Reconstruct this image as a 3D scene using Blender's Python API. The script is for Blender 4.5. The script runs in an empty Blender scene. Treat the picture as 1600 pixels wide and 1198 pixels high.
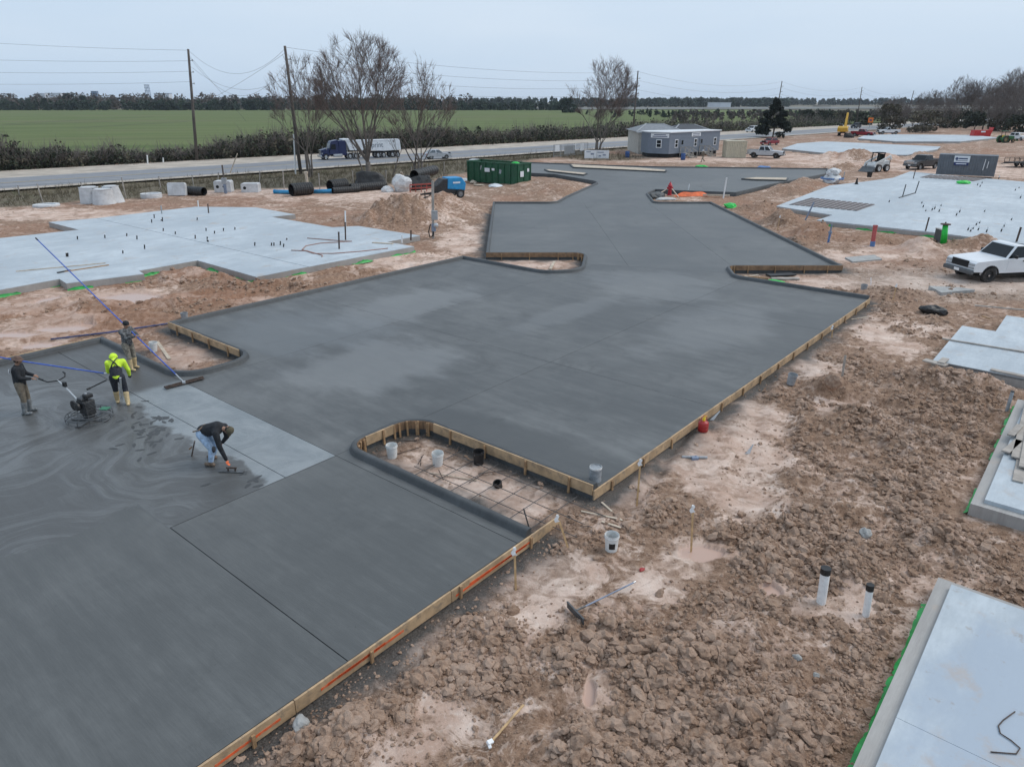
import bpy, bmesh, math, random
import numpy as np
from mathutils import Vector, Matrix
R = math.radians
scene = bpy.context.scene
COL = scene.collection
# ------------------------------------------------------------------ camera
CAM_H = 8.5                      # metres above the fresh paving
FOC = 1109.0                     # focal length in pixels of a 1600 px wide picture
PITCH = math.atan2(441.0, FOC)
cam_d = bpy.data.cameras.new('camera'); cam = bpy.data.objects.new('camera', cam_d); COL.objects.link(cam)
cam.location = (0, 0, CAM_H); cam.rotation_euler = (math.pi/2 - PITCH, 0, 0)
cam_d.sensor_width = 36.0; cam_d.lens = 36.0*FOC/1600.0
cam_d.clip_start = 0.1; cam_d.clip_end = 30000
scene.camera = cam
# ------------------------------------------------------------------ sky and sun: even overcast
SUN_EL, SUN_AZ = R(48), R(75)
world = bpy.data.worlds.new('World'); scene.world = world; world.use_nodes = True
wn = world.node_tree; wn.nodes.clear()
w_out = wn.nodes.new('ShaderNodeOutputWorld')
w_sky = wn.nodes.new('ShaderNodeTexSky'); w_sky.sky_type = 'NISHITA'; w_sky.sun_disc = False
w_sky.sun_elevation = SUN_EL; w_sky.sun_rotation = SUN_AZ; w_sky.dust_density = 3.0; w_sky.air_density = 1.2
w_bg = wn.nodes.new('ShaderNodeBackground'); w_bg.inputs[1].default_value = 0.11
wn.links.new(w_sky.outputs[0], w_bg.inputs[0])
w_tc = wn.nodes.new('ShaderNodeTexCoord')
w_map = wn.nodes.new('ShaderNodeMapping'); w_map.inputs['Scale'].default_value = (1, 1, 5)
wn.links.new(w_tc.outputs['Generated'], w_map.inputs[0])
w_noise = wn.nodes.new('ShaderNodeTexNoise'); w_noise.inputs['Scale'].default_value = 1.6; w_noise.inputs['Detail'].default_value = 5
wn.links.new(w_map.outputs[0], w_noise.inputs[0])
w_ramp = wn.nodes.new('ShaderNodeValToRGB')
w_ramp.color_ramp.elements[0].position = 0.30; w_ramp.color_ramp.elements[0].color = (0.510, 0.650, 0.815, 1)
w_ramp.color_ramp.elements[1].position = 0.72; w_ramp.color_ramp.elements[1].color = (0.620, 0.730, 0.860, 1)
wn.links.new(w_noise.outputs[0], w_ramp.inputs[0])
w_cloud = wn.nodes.new('ShaderNodeBackground'); w_cloud.inputs[1].default_value = 1.0
wn.links.new(w_ramp.outputs[0], w_cloud.inputs[0])
w_mix = wn.nodes.new('ShaderNodeMixShader'); w_mix.inputs[0].default_value = 0.93    # cloud cover over the sky
wn.links.new(w_bg.outputs[0], w_mix.inputs[1]); wn.links.new(w_cloud.outputs[0], w_mix.inputs[2])
wn.links.new(w_mix.outputs[0], w_out.inputs[0])
sun_d = bpy.data.lights.new('sun', 'SUN'); sun_d.energy = 1.5; sun_d.angle = R(38); sun_d.color = (1.0, 0.93, 0.84)
sun = bpy.data.objects.new('sun', sun_d); COL.objects.link(sun)
sun.rotation_euler = (math.pi/2 - SUN_EL, 0, math.pi - SUN_AZ)
scene.view_settings.view_transform = 'Standard'; scene.view_settings.look = 'None'
scene.view_settings.exposure = 0.14; scene.view_settings.gamma = 1.0; scene.view_settings.use_curve_mapping = False
scene.render.engine = 'CYCLES'
scene.cycles.max_bounces = 6; scene.cycles.diffuse_bounces = 3; scene.cycles.transparent_max_bounces = 12

# ------------------------------------------------------------------ survey: picture measurements to metres on the ground
SPt, CPt = math.sin(PITCH), math.cos(PITCH)
def G(x, y, z=0.0):
    u = (x-800)/FOC; v = (y-599)/FOC; t = (CAM_H-z)/(SPt+v*CPt)
    return (u*t, (CPt-v*SPt)*t)
def AT(x, y, Y):
    u = (x-800)/FOC; v = (y-599)/FOC; t = Y/(CPt-v*SPt)
    return (u*t, Y, CAM_H-(SPt+v*CPt)*t)
SA, CA = math.sin(R(40)), math.cos(R(40))
def SW(s1, s2):                  # the paving grid is turned 40 degrees
    return (s1*SA-s2*CA, s1*CA+s2*SA)
def hd(a, b): return math.atan2(b[1]-a[1], b[0]-a[0])
GZ = -0.24                       # bare ground, below the paving

# ------------------------------------------------------------------ materials
MATS = {}
def _base(name):
    m = bpy.data.materials.new(name); m.use_nodes = True
    nt = m.node_tree; b = nt.nodes['Principled BSDF']
    return m, nt, b
def N(nt, t, **kw):
    n = nt.nodes.new(t)
    for k, v in kw.items():
        if hasattr(n, k): setattr(n, k, v)
        else: n.inputs[k.replace('_', ' ')].default_value = v
    return n
def math_n(nt, op, a, b=None, c=None, clamp=False):
    n = nt.nodes.new('ShaderNodeMath'); n.operation = op; n.use_clamp = clamp
    for i, s in enumerate((a, b, c)):
        if s is None: continue
        if isinstance(s, (int, float)): n.inputs[i].default_value = s
        else: nt.links.new(s, n.inputs[i])
    return n.outputs[0]
def mixc(nt, f, a, b, mode='MIX'):
    n = nt.nodes.new('ShaderNodeMix'); n.data_type = 'RGBA'; n.blend_type = mode
    for sock, s in ((n.inputs[0], f), (n.inputs[6], a), (n.inputs[7], b)):
        if isinstance(s, (int, float)): sock.default_value = s
        elif isinstance(s, tuple): sock.default_value = s if len(s) == 4 else (*s, 1)
        else: nt.links.new(s, sock)
    return n.outputs[2]
def noise(nt, vec, scale, detail=4, rough=.6, dist=0):
    n = nt.nodes.new('ShaderNodeTexNoise'); n.inputs['Scale'].default_value = scale
    n.inputs['Detail'].default_value = detail; n.inputs['Roughness'].default_value = rough; n.inputs['Distortion'].default_value = dist
    if vec is not None: nt.links.new(vec, n.inputs['Vector'])
    return n.outputs['Fac']
def ramp(nt, f, p0, p1, c0=(0, 0, 0), c1=(1, 1, 1)):
    n = nt.nodes.new('ShaderNodeMapRange'); n.inputs[1].default_value = p0; n.inputs[2].default_value = p1; n.interpolation_type = 'SMOOTHSTEP'
    nt.links.new(f, n.inputs[0]); return n.outputs[0]
def bump(nt, h, strength, dist=.02):
    n = nt.nodes.new('ShaderNodeBump'); n.inputs['Strength'].default_value = strength; n.inputs['Distance'].default_value = dist
    nt.links.new(h, n.inputs['Height']); return n.outputs[0]
def mat(name, col, rough=.6, metal=0.0, var=.18, scale=6.0, bmp=0.0, spec=.5, dirt=None, dirt_amt=.4, emit=None):
    """plain painted / plastic / wood material with uneven tone, wear and optional mud spatter"""
    if name in MATS: return MATS[name]
    m, nt, b = _base(name)
    tc = N(nt, 'ShaderNodeTexCoord').outputs['Object']
    f = noise(nt, tc, scale, 5, .65)
    lo = tuple(c*(1-var) for c in col); hi = tuple(min(1, c*(1+var)) for c in col)
    c = mixc(nt, ramp(nt, f, .3, .7), lo, hi)
    if dirt:
        f2 = noise(nt, tc, scale*2.3+1, 6, .7)
        c = mixc(nt, math_n(nt, 'MULTIPLY', ramp(nt, f2, .48, .72), dirt_amt), c, dirt)
    nt.links.new(c, b.inputs['Base Color'])
    b.inputs['Roughness'].default_value = rough; b.inputs['Metallic'].default_value = metal
    b.inputs['Specular IOR Level'].default_value = spec
    if bmp:
        nt.links.new(bump(nt, noise(nt, tc, scale*6, 4), bmp, .01), b.inputs['Normal'])
    if emit: b.inputs['Emission Color'].default_value = (*emit, 1); b.inputs['Emission Strength'].default_value = 1
    MATS[name] = m; return m

# ------------------------------------------------------------------ mesh builder
class MB:
    def __init__(s): s.v = []; s.f = []
    def add(s, vs, fs):
        k = len(s.v); s.v.extend([tuple(p) for p in vs]); s.f.extend([tuple(i+k for i in f) for f in fs]); return s
    def box(s, c, d, rz=0.0, rx=0.0, ry=0.0, taper=(1, 1)):
        m = Matrix.Rotation(rz, 3, 'Z') @ Matrix.Rotation(ry, 3, 'Y') @ Matrix.Rotation(rx, 3, 'X')
        vs = []
        for z in (-.5, .5):
            k = taper if z > 0 else (1, 1)
            for x, y in ((-.5, -.5), (.5, -.5), (.5, .5), (-.5, .5)):
                vs.append(Vector(c) + m @ Vector((x*d[0]*k[0], y*d[1]*k[1], z*d[2])))
        return s.add(vs, [(0, 3, 2, 1), (4, 5, 6, 7), (0, 1, 5, 4), (1, 2, 6, 5), (2, 3, 7, 6), (3, 0, 4, 7)])
    def bar(s, a, b, w, h=None, roll=0.0):
        """rectangular bar from a to b"""
        a, b = Vector(a), Vector(b); h = h or w; d = (b-a)
        if d.length < 1e-6: return s
        z = d.normalized(); up = Vector((0, 0, 1)) if abs(z.z) < .95 else Vector((0, 1, 0))
        x = z.cross(up).normalized(); y = x.cross(z)
        if roll: q = Matrix.Rotation(roll, 3, z); x = q @ x; y = q @ y
        vs = [p + x*i*w/2 + y*j*h/2 for p in (a, b) for i, j in ((-1, -1), (1, -1), (1, 1), (-1, 1))]
        return s.add(vs, [(0, 3, 2, 1), (4, 5, 6, 7), (0, 1, 5, 4), (1, 2, 6, 5), (2, 3, 7, 6), (3, 0, 4, 7)])
    def tube(s, pts, rad, n=8, caps=True, flat=1.0):
        pts = [Vector(p) for p in pts]
        if isinstance(rad, (int, float)): rad = [rad]*len(pts)
        vs = []; prev = None
        for i, p in enumerate(pts):
            t = (pts[min(i+1, len(pts)-1)] - pts[max(i-1, 0)])
            t = t.normalized() if t.length > 1e-9 else Vector((0, 0, 1))
            if prev is None:
                up = Vector((0, 0, 1)) if abs(t.z) < .9 else Vector((1, 0, 0)); x = t.cross(up).normalized()
            else:
                x = prev - t*prev.dot(t); x = x.normalized() if x.length > 1e-6 else t.orthogonal().normalized()
            y = t.cross(x); prev = x
            for k in range(n):
                a = 2*math.pi*k/n
                vs.append(p + x*math.cos(a)*rad[i] + y*math.sin(a)*rad[i]*flat)
        fs = []
        for i in range(len(pts)-1):
            for k in range(n):
                a = i*n+k; b = i*n+(k+1) % n
                fs.append((a, b, b+n, a+n))
        if caps:
            fs.append(tuple(range(n-1, -1, -1))); q = (len(pts)-1)*n; fs.append(tuple(range(q, q+n)))
        return s.add(vs, fs)
    def lathe(s, prof, n=16, c=(0, 0, 0), axis='Z', closed=False):
        vs = []; fs = []
        for r, z in prof:
            for k in range(n):
                a = 2*math.pi*k/n; p = (r*math.cos(a), r*math.sin(a), z)
                if axis == 'Y': p = (p[0], p[2], p[1])
                if axis == 'X': p = (p[2], p[0], p[1])
                vs.append((p[0]+c[0], p[1]+c[1], p[2]+c[2]))
        m = len(prof)
        for i in range(m if closed else m-1):
            j = (i+1) % m
            for k in range(n):
                fs.append((i*n+k, i*n+(k+1) % n, j*n+(k+1) % n, j*n+k))
        if not closed:
            if prof[0][0] > 1e-4: fs.append(tuple(range(n-1, -1, -1)))
            if prof[-1][0] > 1e-4: fs.append(tuple(range((m-1)*n, m*n)))
        return s.add(vs, fs)
    def prism(s, poly, z0, z1):
        n = len(poly)
        vs = [(x, y, z0) for x, y in poly] + [(x, y, z1) for x, y in poly]
        return s.add(vs, [tuple(range(n-1, -1, -1)), tuple(range(n, 2*n))] + [(i, (i+1) % n, n+(i+1) % n, n+i) for i in range(n)])
    def side(s, poly, y0, y1, k=1.0, zc=0):
        """profile (x, z) run across from y0 to y1"""
        n = len(poly)
        vs = [(x, y0, z) for x, z in poly] + [(x, y1, z) for x, z in poly]
        return s.add(vs, [tuple(range(n)), tuple(range(2*n-1, n-1, -1))] + [(i, n+i, n+(i+1) % n, (i+1) % n) for i in range(n)])
    def ball(s, c, r, n=10, m=7, sq=0):
        if isinstance(r, (int, float)): r = (r, r, r)
        vs = [(c[0], c[1], c[2]-r[2])]
        for i in range(1, m):
            a = -math.pi/2 + math.pi*i/m
            for k in range(n):
                b = 2*math.pi*k/n
                vs.append((c[0]+r[0]*math.cos(a)*math.cos(b), c[1]+r[1]*math.cos(a)*math.sin(b), c[2]+r[2]*math.sin(a)))
        vs.append((c[0], c[1], c[2]+r[2])); fs = []
        for k in range(n): fs.append((0, 1+(k+1) % n, 1+k))
        for i in range(m-2):
            for k in range(n): fs.append((1+i*n+k, 1+i*n+(k+1) % n, 1+(i+1)*n+(k+1) % n, 1+(i+1)*n+k))
        q = len(vs)-1
        for k in range(n): fs.append((q, 1+(m-2)*n+k, 1+(m-2)*n+(k+1) % n))
        return s.add(vs, fs)
    def build(s, name, m, parent=None, smooth=False, bevel=0.0, fix=True, auto=None):
        me = bpy.data.meshes.new(name); me.from_pydata(s.v, [], s.f)
        if fix:
            bm = bmesh.new(); bm.from_mesh(me); bmesh.ops.recalc_face_normals(bm, faces=bm.faces); bm.to_mesh(me); bm.free()
        if smooth: me.polygons.foreach_set('use_smooth', [True]*len(me.polygons))
        if isinstance(m, str): m = MATS[m]
        me.materials.append(m)
        o = bpy.data.objects.new(name, me); COL.objects.link(o)
        if parent is not None: o.parent = parent
        if bevel:
            b = o.modifiers.new('bevel', 'BEVEL'); b.width = bevel; b.segments = 2; b.limit_method = 'ANGLE'; b.angle_limit = R(40)
        if auto:
            me.polygons.foreach_set('use_smooth', [True]*len(me.polygons))
            me.set_sharp_from_angle(angle=R(auto))
        return o
def tag(o, label=None, cat=None, group=None, kind=None):
    if label: o['label'] = label
    if cat: o['category'] = cat
    if group: o['group'] = group
    if kind: o['kind'] = kind
    return o
def thing(name, label, cat, loc=(0, 0, 0), rz=0.0, group=None, tilt=(0, 0)):
    o = bpy.data.objects.new(name, None); COL.objects.link(o); o.empty_display_size = .3
    o.location = loc; o.rotation_euler = (tilt[0], tilt[1], rz); return tag(o, label, cat, group)
def dup(root, loc=None, rz=None, label=None, group=None, scale=None, top=True):
    r = root.copy(); COL.objects.link(r)
    if loc is not None: r.location = loc
    if rz is not None: r.rotation_euler[2] = rz
    if scale is not None: r.scale = scale if not isinstance(scale, (int, float)) else (scale,)*3
    if label: r['label'] = label
    if group: r['group'] = group
    for ch in [c for c in root.children]:
        c = ch.copy(); COL.objects.link(c); c.parent = r
        for g in [q for q in ch.children]:
            d = g.copy(); COL.objects.link(d); d.parent = c
    return r

# ------------------------------------------------------------------ numpy noise
def _h(ix, iy, seed):
    n = (ix.astype(np.int64)*374761393 + iy.astype(np.int64)*668265263 + seed*982451653) & 0x7fffffff
    n = ((n ^ (n >> 13))*1274126177) & 0x7fffffff
    n = ((n ^ (n >> 16))*2246822519) & 0x7fffffff
    return (n & 0xffffff)/float(0x1000000)
def vnoise(x, y, seed=0):
    ix = np.floor(x); iy = np.floor(y); fx = x-ix; fy = y-iy
    fx = fx*fx*fx*(fx*(fx*6-15)+10); fy = fy*fy*fy*(fy*(fy*6-15)+10)
    a = _h(ix, iy, seed); b = _h(ix+1, iy, seed); c = _h(ix, iy+1, seed); d = _h(ix+1, iy+1, seed)
    return (a*(1-fx)+b*fx)*(1-fy) + (c*(1-fx)+d*fx)*fy
def fbm(x, y, seed=0, o=4, g=.5):
    t = 0; a = 1; n = 0
    for i in range(o):
        t = t + a*vnoise(x*2**i+i*17.3, y*2**i-i*9.1, seed+i); n += a; a *= g
    return t/n
def domes(x, y, seed, dens=1.0):
    """field of rounded lumps, 0..1"""
    ix = np.floor(x); iy = np.floor(y); out = np.zeros_like(x)
    for dx in (-1, 0, 1):
        for dy in (-1, 0, 1):
            cx = ix+dx; cy = iy+dy
            r = .28+.5*_h(cx, cy, seed+3)
            px = cx+.15+.7*_h(cx, cy, seed+1); py = cy+.15+.7*_h(cx, cy, seed+2)
            st = .7+.6*_h(cx, cy, seed+5)
            d2 = ((x-px)*st)**2+((y-py)/st)**2
            k = np.sqrt(np.clip(1-d2/(r*r), 0, 1))*r*(_h(cx, cy, seed+4) < dens)
            out = np.maximum(out, k)
    return out
# ------------------------------------------------------------------ site plan: outlines of paving and pads
def fillet(pts, seg=7):
    """pts: (x, y) or (x, y, r); rounds marked corners of an open run"""
    out = []
    for i, p in enumerate(pts):
        if len(p) < 3 or i in (0, len(pts)-1): out.append((p[0], p[1])); continue
        a, b, c = Vector(pts[i-1][:2]), Vector(p[:2]), Vector(pts[i+1][:2]); r = p[2]
        u = (a-b).normalized(); w = (c-b).normalized(); ang = u.angle(w)
        d = min(r/math.tan(ang/2), (a-b).length*.49, (c-b).length*.49); r = d*math.tan(ang/2)
        t0, t1 = b+u*d, b+w*d; cen = b+(u+w).normalized()*(r/math.sin(ang/2))
        a0 = math.atan2(*(t0-cen).yx); a1 = math.atan2(*(t1-cen).yx); da = (a1-a0+math.pi) % (2*math.pi)-math.pi
        for k in range(seg+1):
            q = a0+da*k/seg; out.append((cen.x+r*math.cos(q), cen.y+r*math.sin(q)))
    return out
def rr(p, r): return (p[0], p[1], r)
RUN = {}
RUN['near_edge'] = [SW(-22, 7.9), SW(10.05, 7.9)]
RUN['kerb_a'] = fillet([SW(10.05, 7.9), rr(SW(10.05, 14.05), .55), rr(SW(12.4, 14.05), .8), SW(12.4, 7.9)])
RUN['main_edge'] = [SW(12.4, 7.9), SW(35.15, 7.9)]
RUN['kerb_b'] = fillet([SW(35.15, 7.9), rr(SW(35.15, 14.4), .8), (11.85, 38.45, .45), (18.1, 38.45)])
RUN['kerb_far_right'] = fillet([(18.1, 38.45), (17.8, 64.9), (12.75, 64.9, .6), rr(G(1012, 304), 1.0), G(1024, 298), G(1060, 300)])
RUN['upper_right'] = [G(1060, 300), G(1150, 303), G(1200, 291), G(1292, 273)]
RUN['upper_far'] = [G(1292, 273), G(1294, 265), G(1180, 263.5), G(1100, 262.5), G(1036, 262), G(960, 260), G(880, 257), G(826, 255)]
RUN['upper_left'] = fillet([G(826, 255), G(822, 272), G(866, 274), rr(G(935, 286), 3), rr(G(884, 309), 3), rr(G(868, 318), 1.2), (-1.7, 64.9)])
RUN['kerb_far_left'] = [(-1.7, 64.9), (-1.55, 42.0)]
RUN['kerb_c'] = fillet([(-1.55, 42.0), (4.3, 42.0, .6), (3.7, 37.6, 1.5), rr(SW(29.65, 22.6), 1.2), SW(29.65, 28.6)])
RUN['kerb_left'] = [SW(29.65, 28.6), SW(12.3, 28.6)]
RUN['kerb_d'] = fillet([SW(12.3, 28.6), rr(SW(12.3, 22.3), .9), rr(SW(9.75, 22.3), .9), SW(9.75, 28.6)])
RUN['left_edge'] = [SW(9.75, 28.6), SW(-22, 28.6)]
PAVE = []
for k in RUN:
    for p in RUN[k]:
        if not PAVE or (Vector(p)-Vector(PAVE[-1])).length > .02: PAVE.append(p)
PZ = .12
def gp(lst, z=PZ): return [G(x, y, z) for x, y in lst]
PADS = {
 'left': gp([(-170, 488), (0, 453), (92, 436), (103, 443), (226, 428), (218, 423), (308, 407), (400, 433), (482, 417), (560, 402), (648, 385), (605, 378), (657, 368), (560, 353), (520, 355), (425, 339), (462, 335), (400, 324), (305, 323), (150, 341), (75, 347), (122, 359), (0, 372), (-170, 392)]),
 'right': gp([(1213, 322), (1301, 336), (1276, 344), (1450, 362), (1600, 381), (1800, 407), (1800, 306), (1600, 284), (1470, 273), (1422, 268), (1395, 278), (1350, 284), (1296, 290)]),
 'east': [SW(27.2, 3.75), SW(27.2, -12), SW(35.5, -12), SW(35.5, 2.6), SW(32.6, 2.6), SW(32.6, 3.75)],
 'mid': [SW(17.3, 1.0), SW(17.3, -12), SW(25.2, -12), SW(25.2, 1.0)],
 'near': [SW(2.0, .98), SW(2.0, -9), SW(13.85, -9), SW(13.85, .98)],
 'far_a': gp([(1222, 232), (1310, 241), (1418, 242), (1465, 233), (1470, 229), (1384, 225), (1290, 221), (1246, 224)]),
 'far_b': gp([(1340, 216), (1400, 221), (1500, 221), (1560, 215), (1520, 211), (1400, 210), (1352, 211)]),
}
def pip(x, y, poly):
    c = np.zeros(x.shape, bool); n = len(poly)
    for i in range(n):
        x0, y0 = poly[i]; x1, y1 = poly[(i+1) % n]
        if y0 == y1: continue
        c ^= ((y0 > y) != (y1 > y)) & (x < (x1-x0)*(y-y0)/(y1-y0)+x0)
    return c
def pdist(x, y, poly, closed=True):
    d = np.full(x.shape, 1e9); n = len(poly)
    for i in range(n if closed else n-1):
        x0, y0 = poly[i]; x1, y1 = poly[(i+1) % n]; ex, ey = x1-x0, y1-y0
        t = np.clip(((x-x0)*ex+(y-y0)*ey)/max(ex*ex+ey*ey, 1e-9), 0, 1)
        d = np.minimum(d, (x-x0-t*ex)**2+(y-y0-t*ey)**2)
    return np.sqrt(d)
def ss(a, b, x):
    t = np.clip((x-a)/(b-a), 0, 1); return t*t*(3-2*t)
def ell(x, y, px, py, rx, ry, z=GZ, soft=.5):
    """soft patch on the ground, given where it lies and how wide it looks"""
    c = G(px, py, z); wx = abs(G(px+rx, py, z)[0]-c[0]); wy = abs(G(px, py-ry, z)[1]-c[1])
    d = np.sqrt(((x-c[0])/wx)**2+((y-c[1])/wy)**2)
    return 1-ss(1-soft, 1+soft, d)
MOUNDS = [  # where, how wide (m), how high (m)
 (640, 345, 3.4, 3.0, 1.3), (695, 332, 3.0, 2.5, 1.1), (590, 350, 2.5, 2, .45), (310, 432, 2.6, 1.2, .30), (360, 440, 2.2, 1.0, .22), (250, 440, 1.6, .8, .16),
 (120, 478, 2.2, .9, .18), (300, 478, 3.5, .5, .16), (420, 450, 4, .5, .15), (200, 500, 3.0, .7, .15),
 (1225, 352, 1.7, 1.8, .75), (1270, 368, 1.6, 1.3, .6), (1215, 378, 1.4, 1.0, .4), (1190, 330, 2.4, 3.0, .4), (1240, 300, 3.0, 5, .5), (1250, 288, 3.0, 3, .5),
 (1440, 392, 1.5, 1.2, .65), (1545, 385, 2.4, 1.0, .55), (1360, 375, 1.6, 1.0, .25), (1500, 400, 3.0, .7, .25),
 (1335, 250, 6, 2.5, 1.0), (1300, 247, 4, 2, .7), (1380, 252, 4, 2, .7), (1430, 245, 6, 5, .6), (1500, 235, 10, 4, .5), (1320, 264, 3, 1.6, .6),
 (1405, 462, 2.0, 1.0, .20), (1340, 475, 1.2, .8, .18),
 (1300, 608, .9, .6, .30), (1500, 610, 2.2, .8, .32), (1420, 600, 1.5, .7, .22), (1330, 660, 1.8, .9, .22), (1440, 700, 1.5, .9, .24), (1400, 760, 1.5, .9, .18),
 (1300, 800, 1.5, .7, .20), (1480, 850, 1.0, .7, .16), (1250, 745, .9, .6, .12), (1150, 1000, 1.2, .6, .14), (1200, 1120, 1.2, .5, .16), (1060, 1040, .8, .4, .08),
 (760, 985, .7, .4, .10), (640, 1080, .6, .3, .05), (960, 990, .5, .25, .08), (1330, 900, .8, .5, .14), (540, 1150, .5, .3, .08), (880, 300, 5, 4, .35), (850, 292, 5, 5, .4)]
SAND = [(1160, 690, 75, 45), (1145, 760, 62, 50), (1180, 640, 50, 30), (1080, 865, 55, 32), (1060, 700, 60, 30), (1000, 700, 60, 22), (960, 770, 45, 15),
 (1290, 968, 52, 26), (1395, 532, 45, 20), (1350, 510, 40, 15), (905, 1095, 34, 34), (690, 1120, 45, 40), (850, 930, 70, 36), (900, 900, 75, 26), (990, 940, 60, 30), (640, 1160, 60, 30), (1045, 905, 50, 22), (700, 760, 110, 50), (640, 735, 40, 20), (810, 780, 50, 20), (1260, 570, 40, 20),
 (1200, 935, 34, 16), (1300, 640, 40, 12), (200, 466, 70, 14), (60, 520, 70, 22), (110, 500, 60, 12), (330, 540, 50, 25), (30, 480, 50, 12), (70, 466, 28, 9), (440, 470, 60, 8),
 (1420, 395, 60, 10), (1340, 402, 60, 8), (1480, 440, 120, 12), (1280, 445, 60, 10), (1560, 448, 60, 8), (560, 300, 140, 12), (450, 296, 120, 10), (840, 410, 60, 10),
 (1100, 248, 160, 5), (1300, 255, 60, 7), (960, 250, 100, 3), (1240, 246, 60, 6), (1500, 262, 120, 12), (720, 375, 30, 20), (650, 410, 80, 12), (100, 335, 160, 8)]
CLODS = [(650, 345, 90, 16), (600, 352, 60, 8), (560, 345, 50, 6), (1000, 690, 60, 25), (930, 830, 60, 30), (1050, 820, 40, 30), (720, 1060, 90, 40), (880, 1000, 60, 40), (700, 960, 60, 30), (1130, 560, 40, 14), (1180, 520, 40, 14), (500, 1190, 60, 40), (950, 1150, 80, 50), (1350, 690, 200, 130), (1460, 760, 130, 110), (1200, 1040, 230, 130), (1250, 850, 150, 60), (1500, 640, 110, 40), (1320, 590, 90, 40), (1100, 1130, 160, 80),
 (760, 990, 100, 55), (1230, 560, 60, 25), (590, 1150, 70, 60), (1010, 1010, 90, 60), (1340, 480, 90, 40), (860, 860, 40, 15), (980, 760, 50, 18), (1110, 640, 60, 16),
 (310, 430, 90, 20), (120, 480, 120, 16), (300, 480, 120, 12), (430, 450, 120, 10), (250, 440, 80, 12), (1240, 360, 60, 36), (1440, 390, 60, 20), (1540, 388, 90, 14), (1240, 295, 60, 22), (1190, 325, 50, 20), (1340, 248, 80, 10), (1400, 420, 140, 12), (1450, 455, 140, 12)]
PUDDLE = [(205, 466, 55, 8), (72, 470, 20, 7), (25, 522, 40, 6), (105, 512, 40, 5), (1088, 868, 34, 16), (1198, 930, 20, 10), (905, 1095, 14, 20), (60, 540, 30, 4)]
ROAD_A, ROAD_B = np.array(G(0, 285, 0)), np.array(G(1340, 200.5, 0))
ROAD_D = (ROAD_B-ROAD_A)/np.linalg.norm(ROAD_B-ROAD_A); ROAD_N = np.array([-ROAD_D[1], ROAD_D[0]])
def road_off(x, y): return (x-ROAD_A[0])*ROAD_N[0]+(y-ROAD_A[1])*ROAD_N[1]
def edges(x, y):
    inp = pip(x, y, PAVE); dp = pdist(x, y, PAVE)
    sd = np.where(inp, -dp, dp); pd = np.full(x.shape, 1e9)
    for k, p in PADS.items():
        i = pip(x, y, p); d = pdist(x, y, p); pd = np.minimum(pd, np.where(i, -d, d))
    return sd, pd
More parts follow.
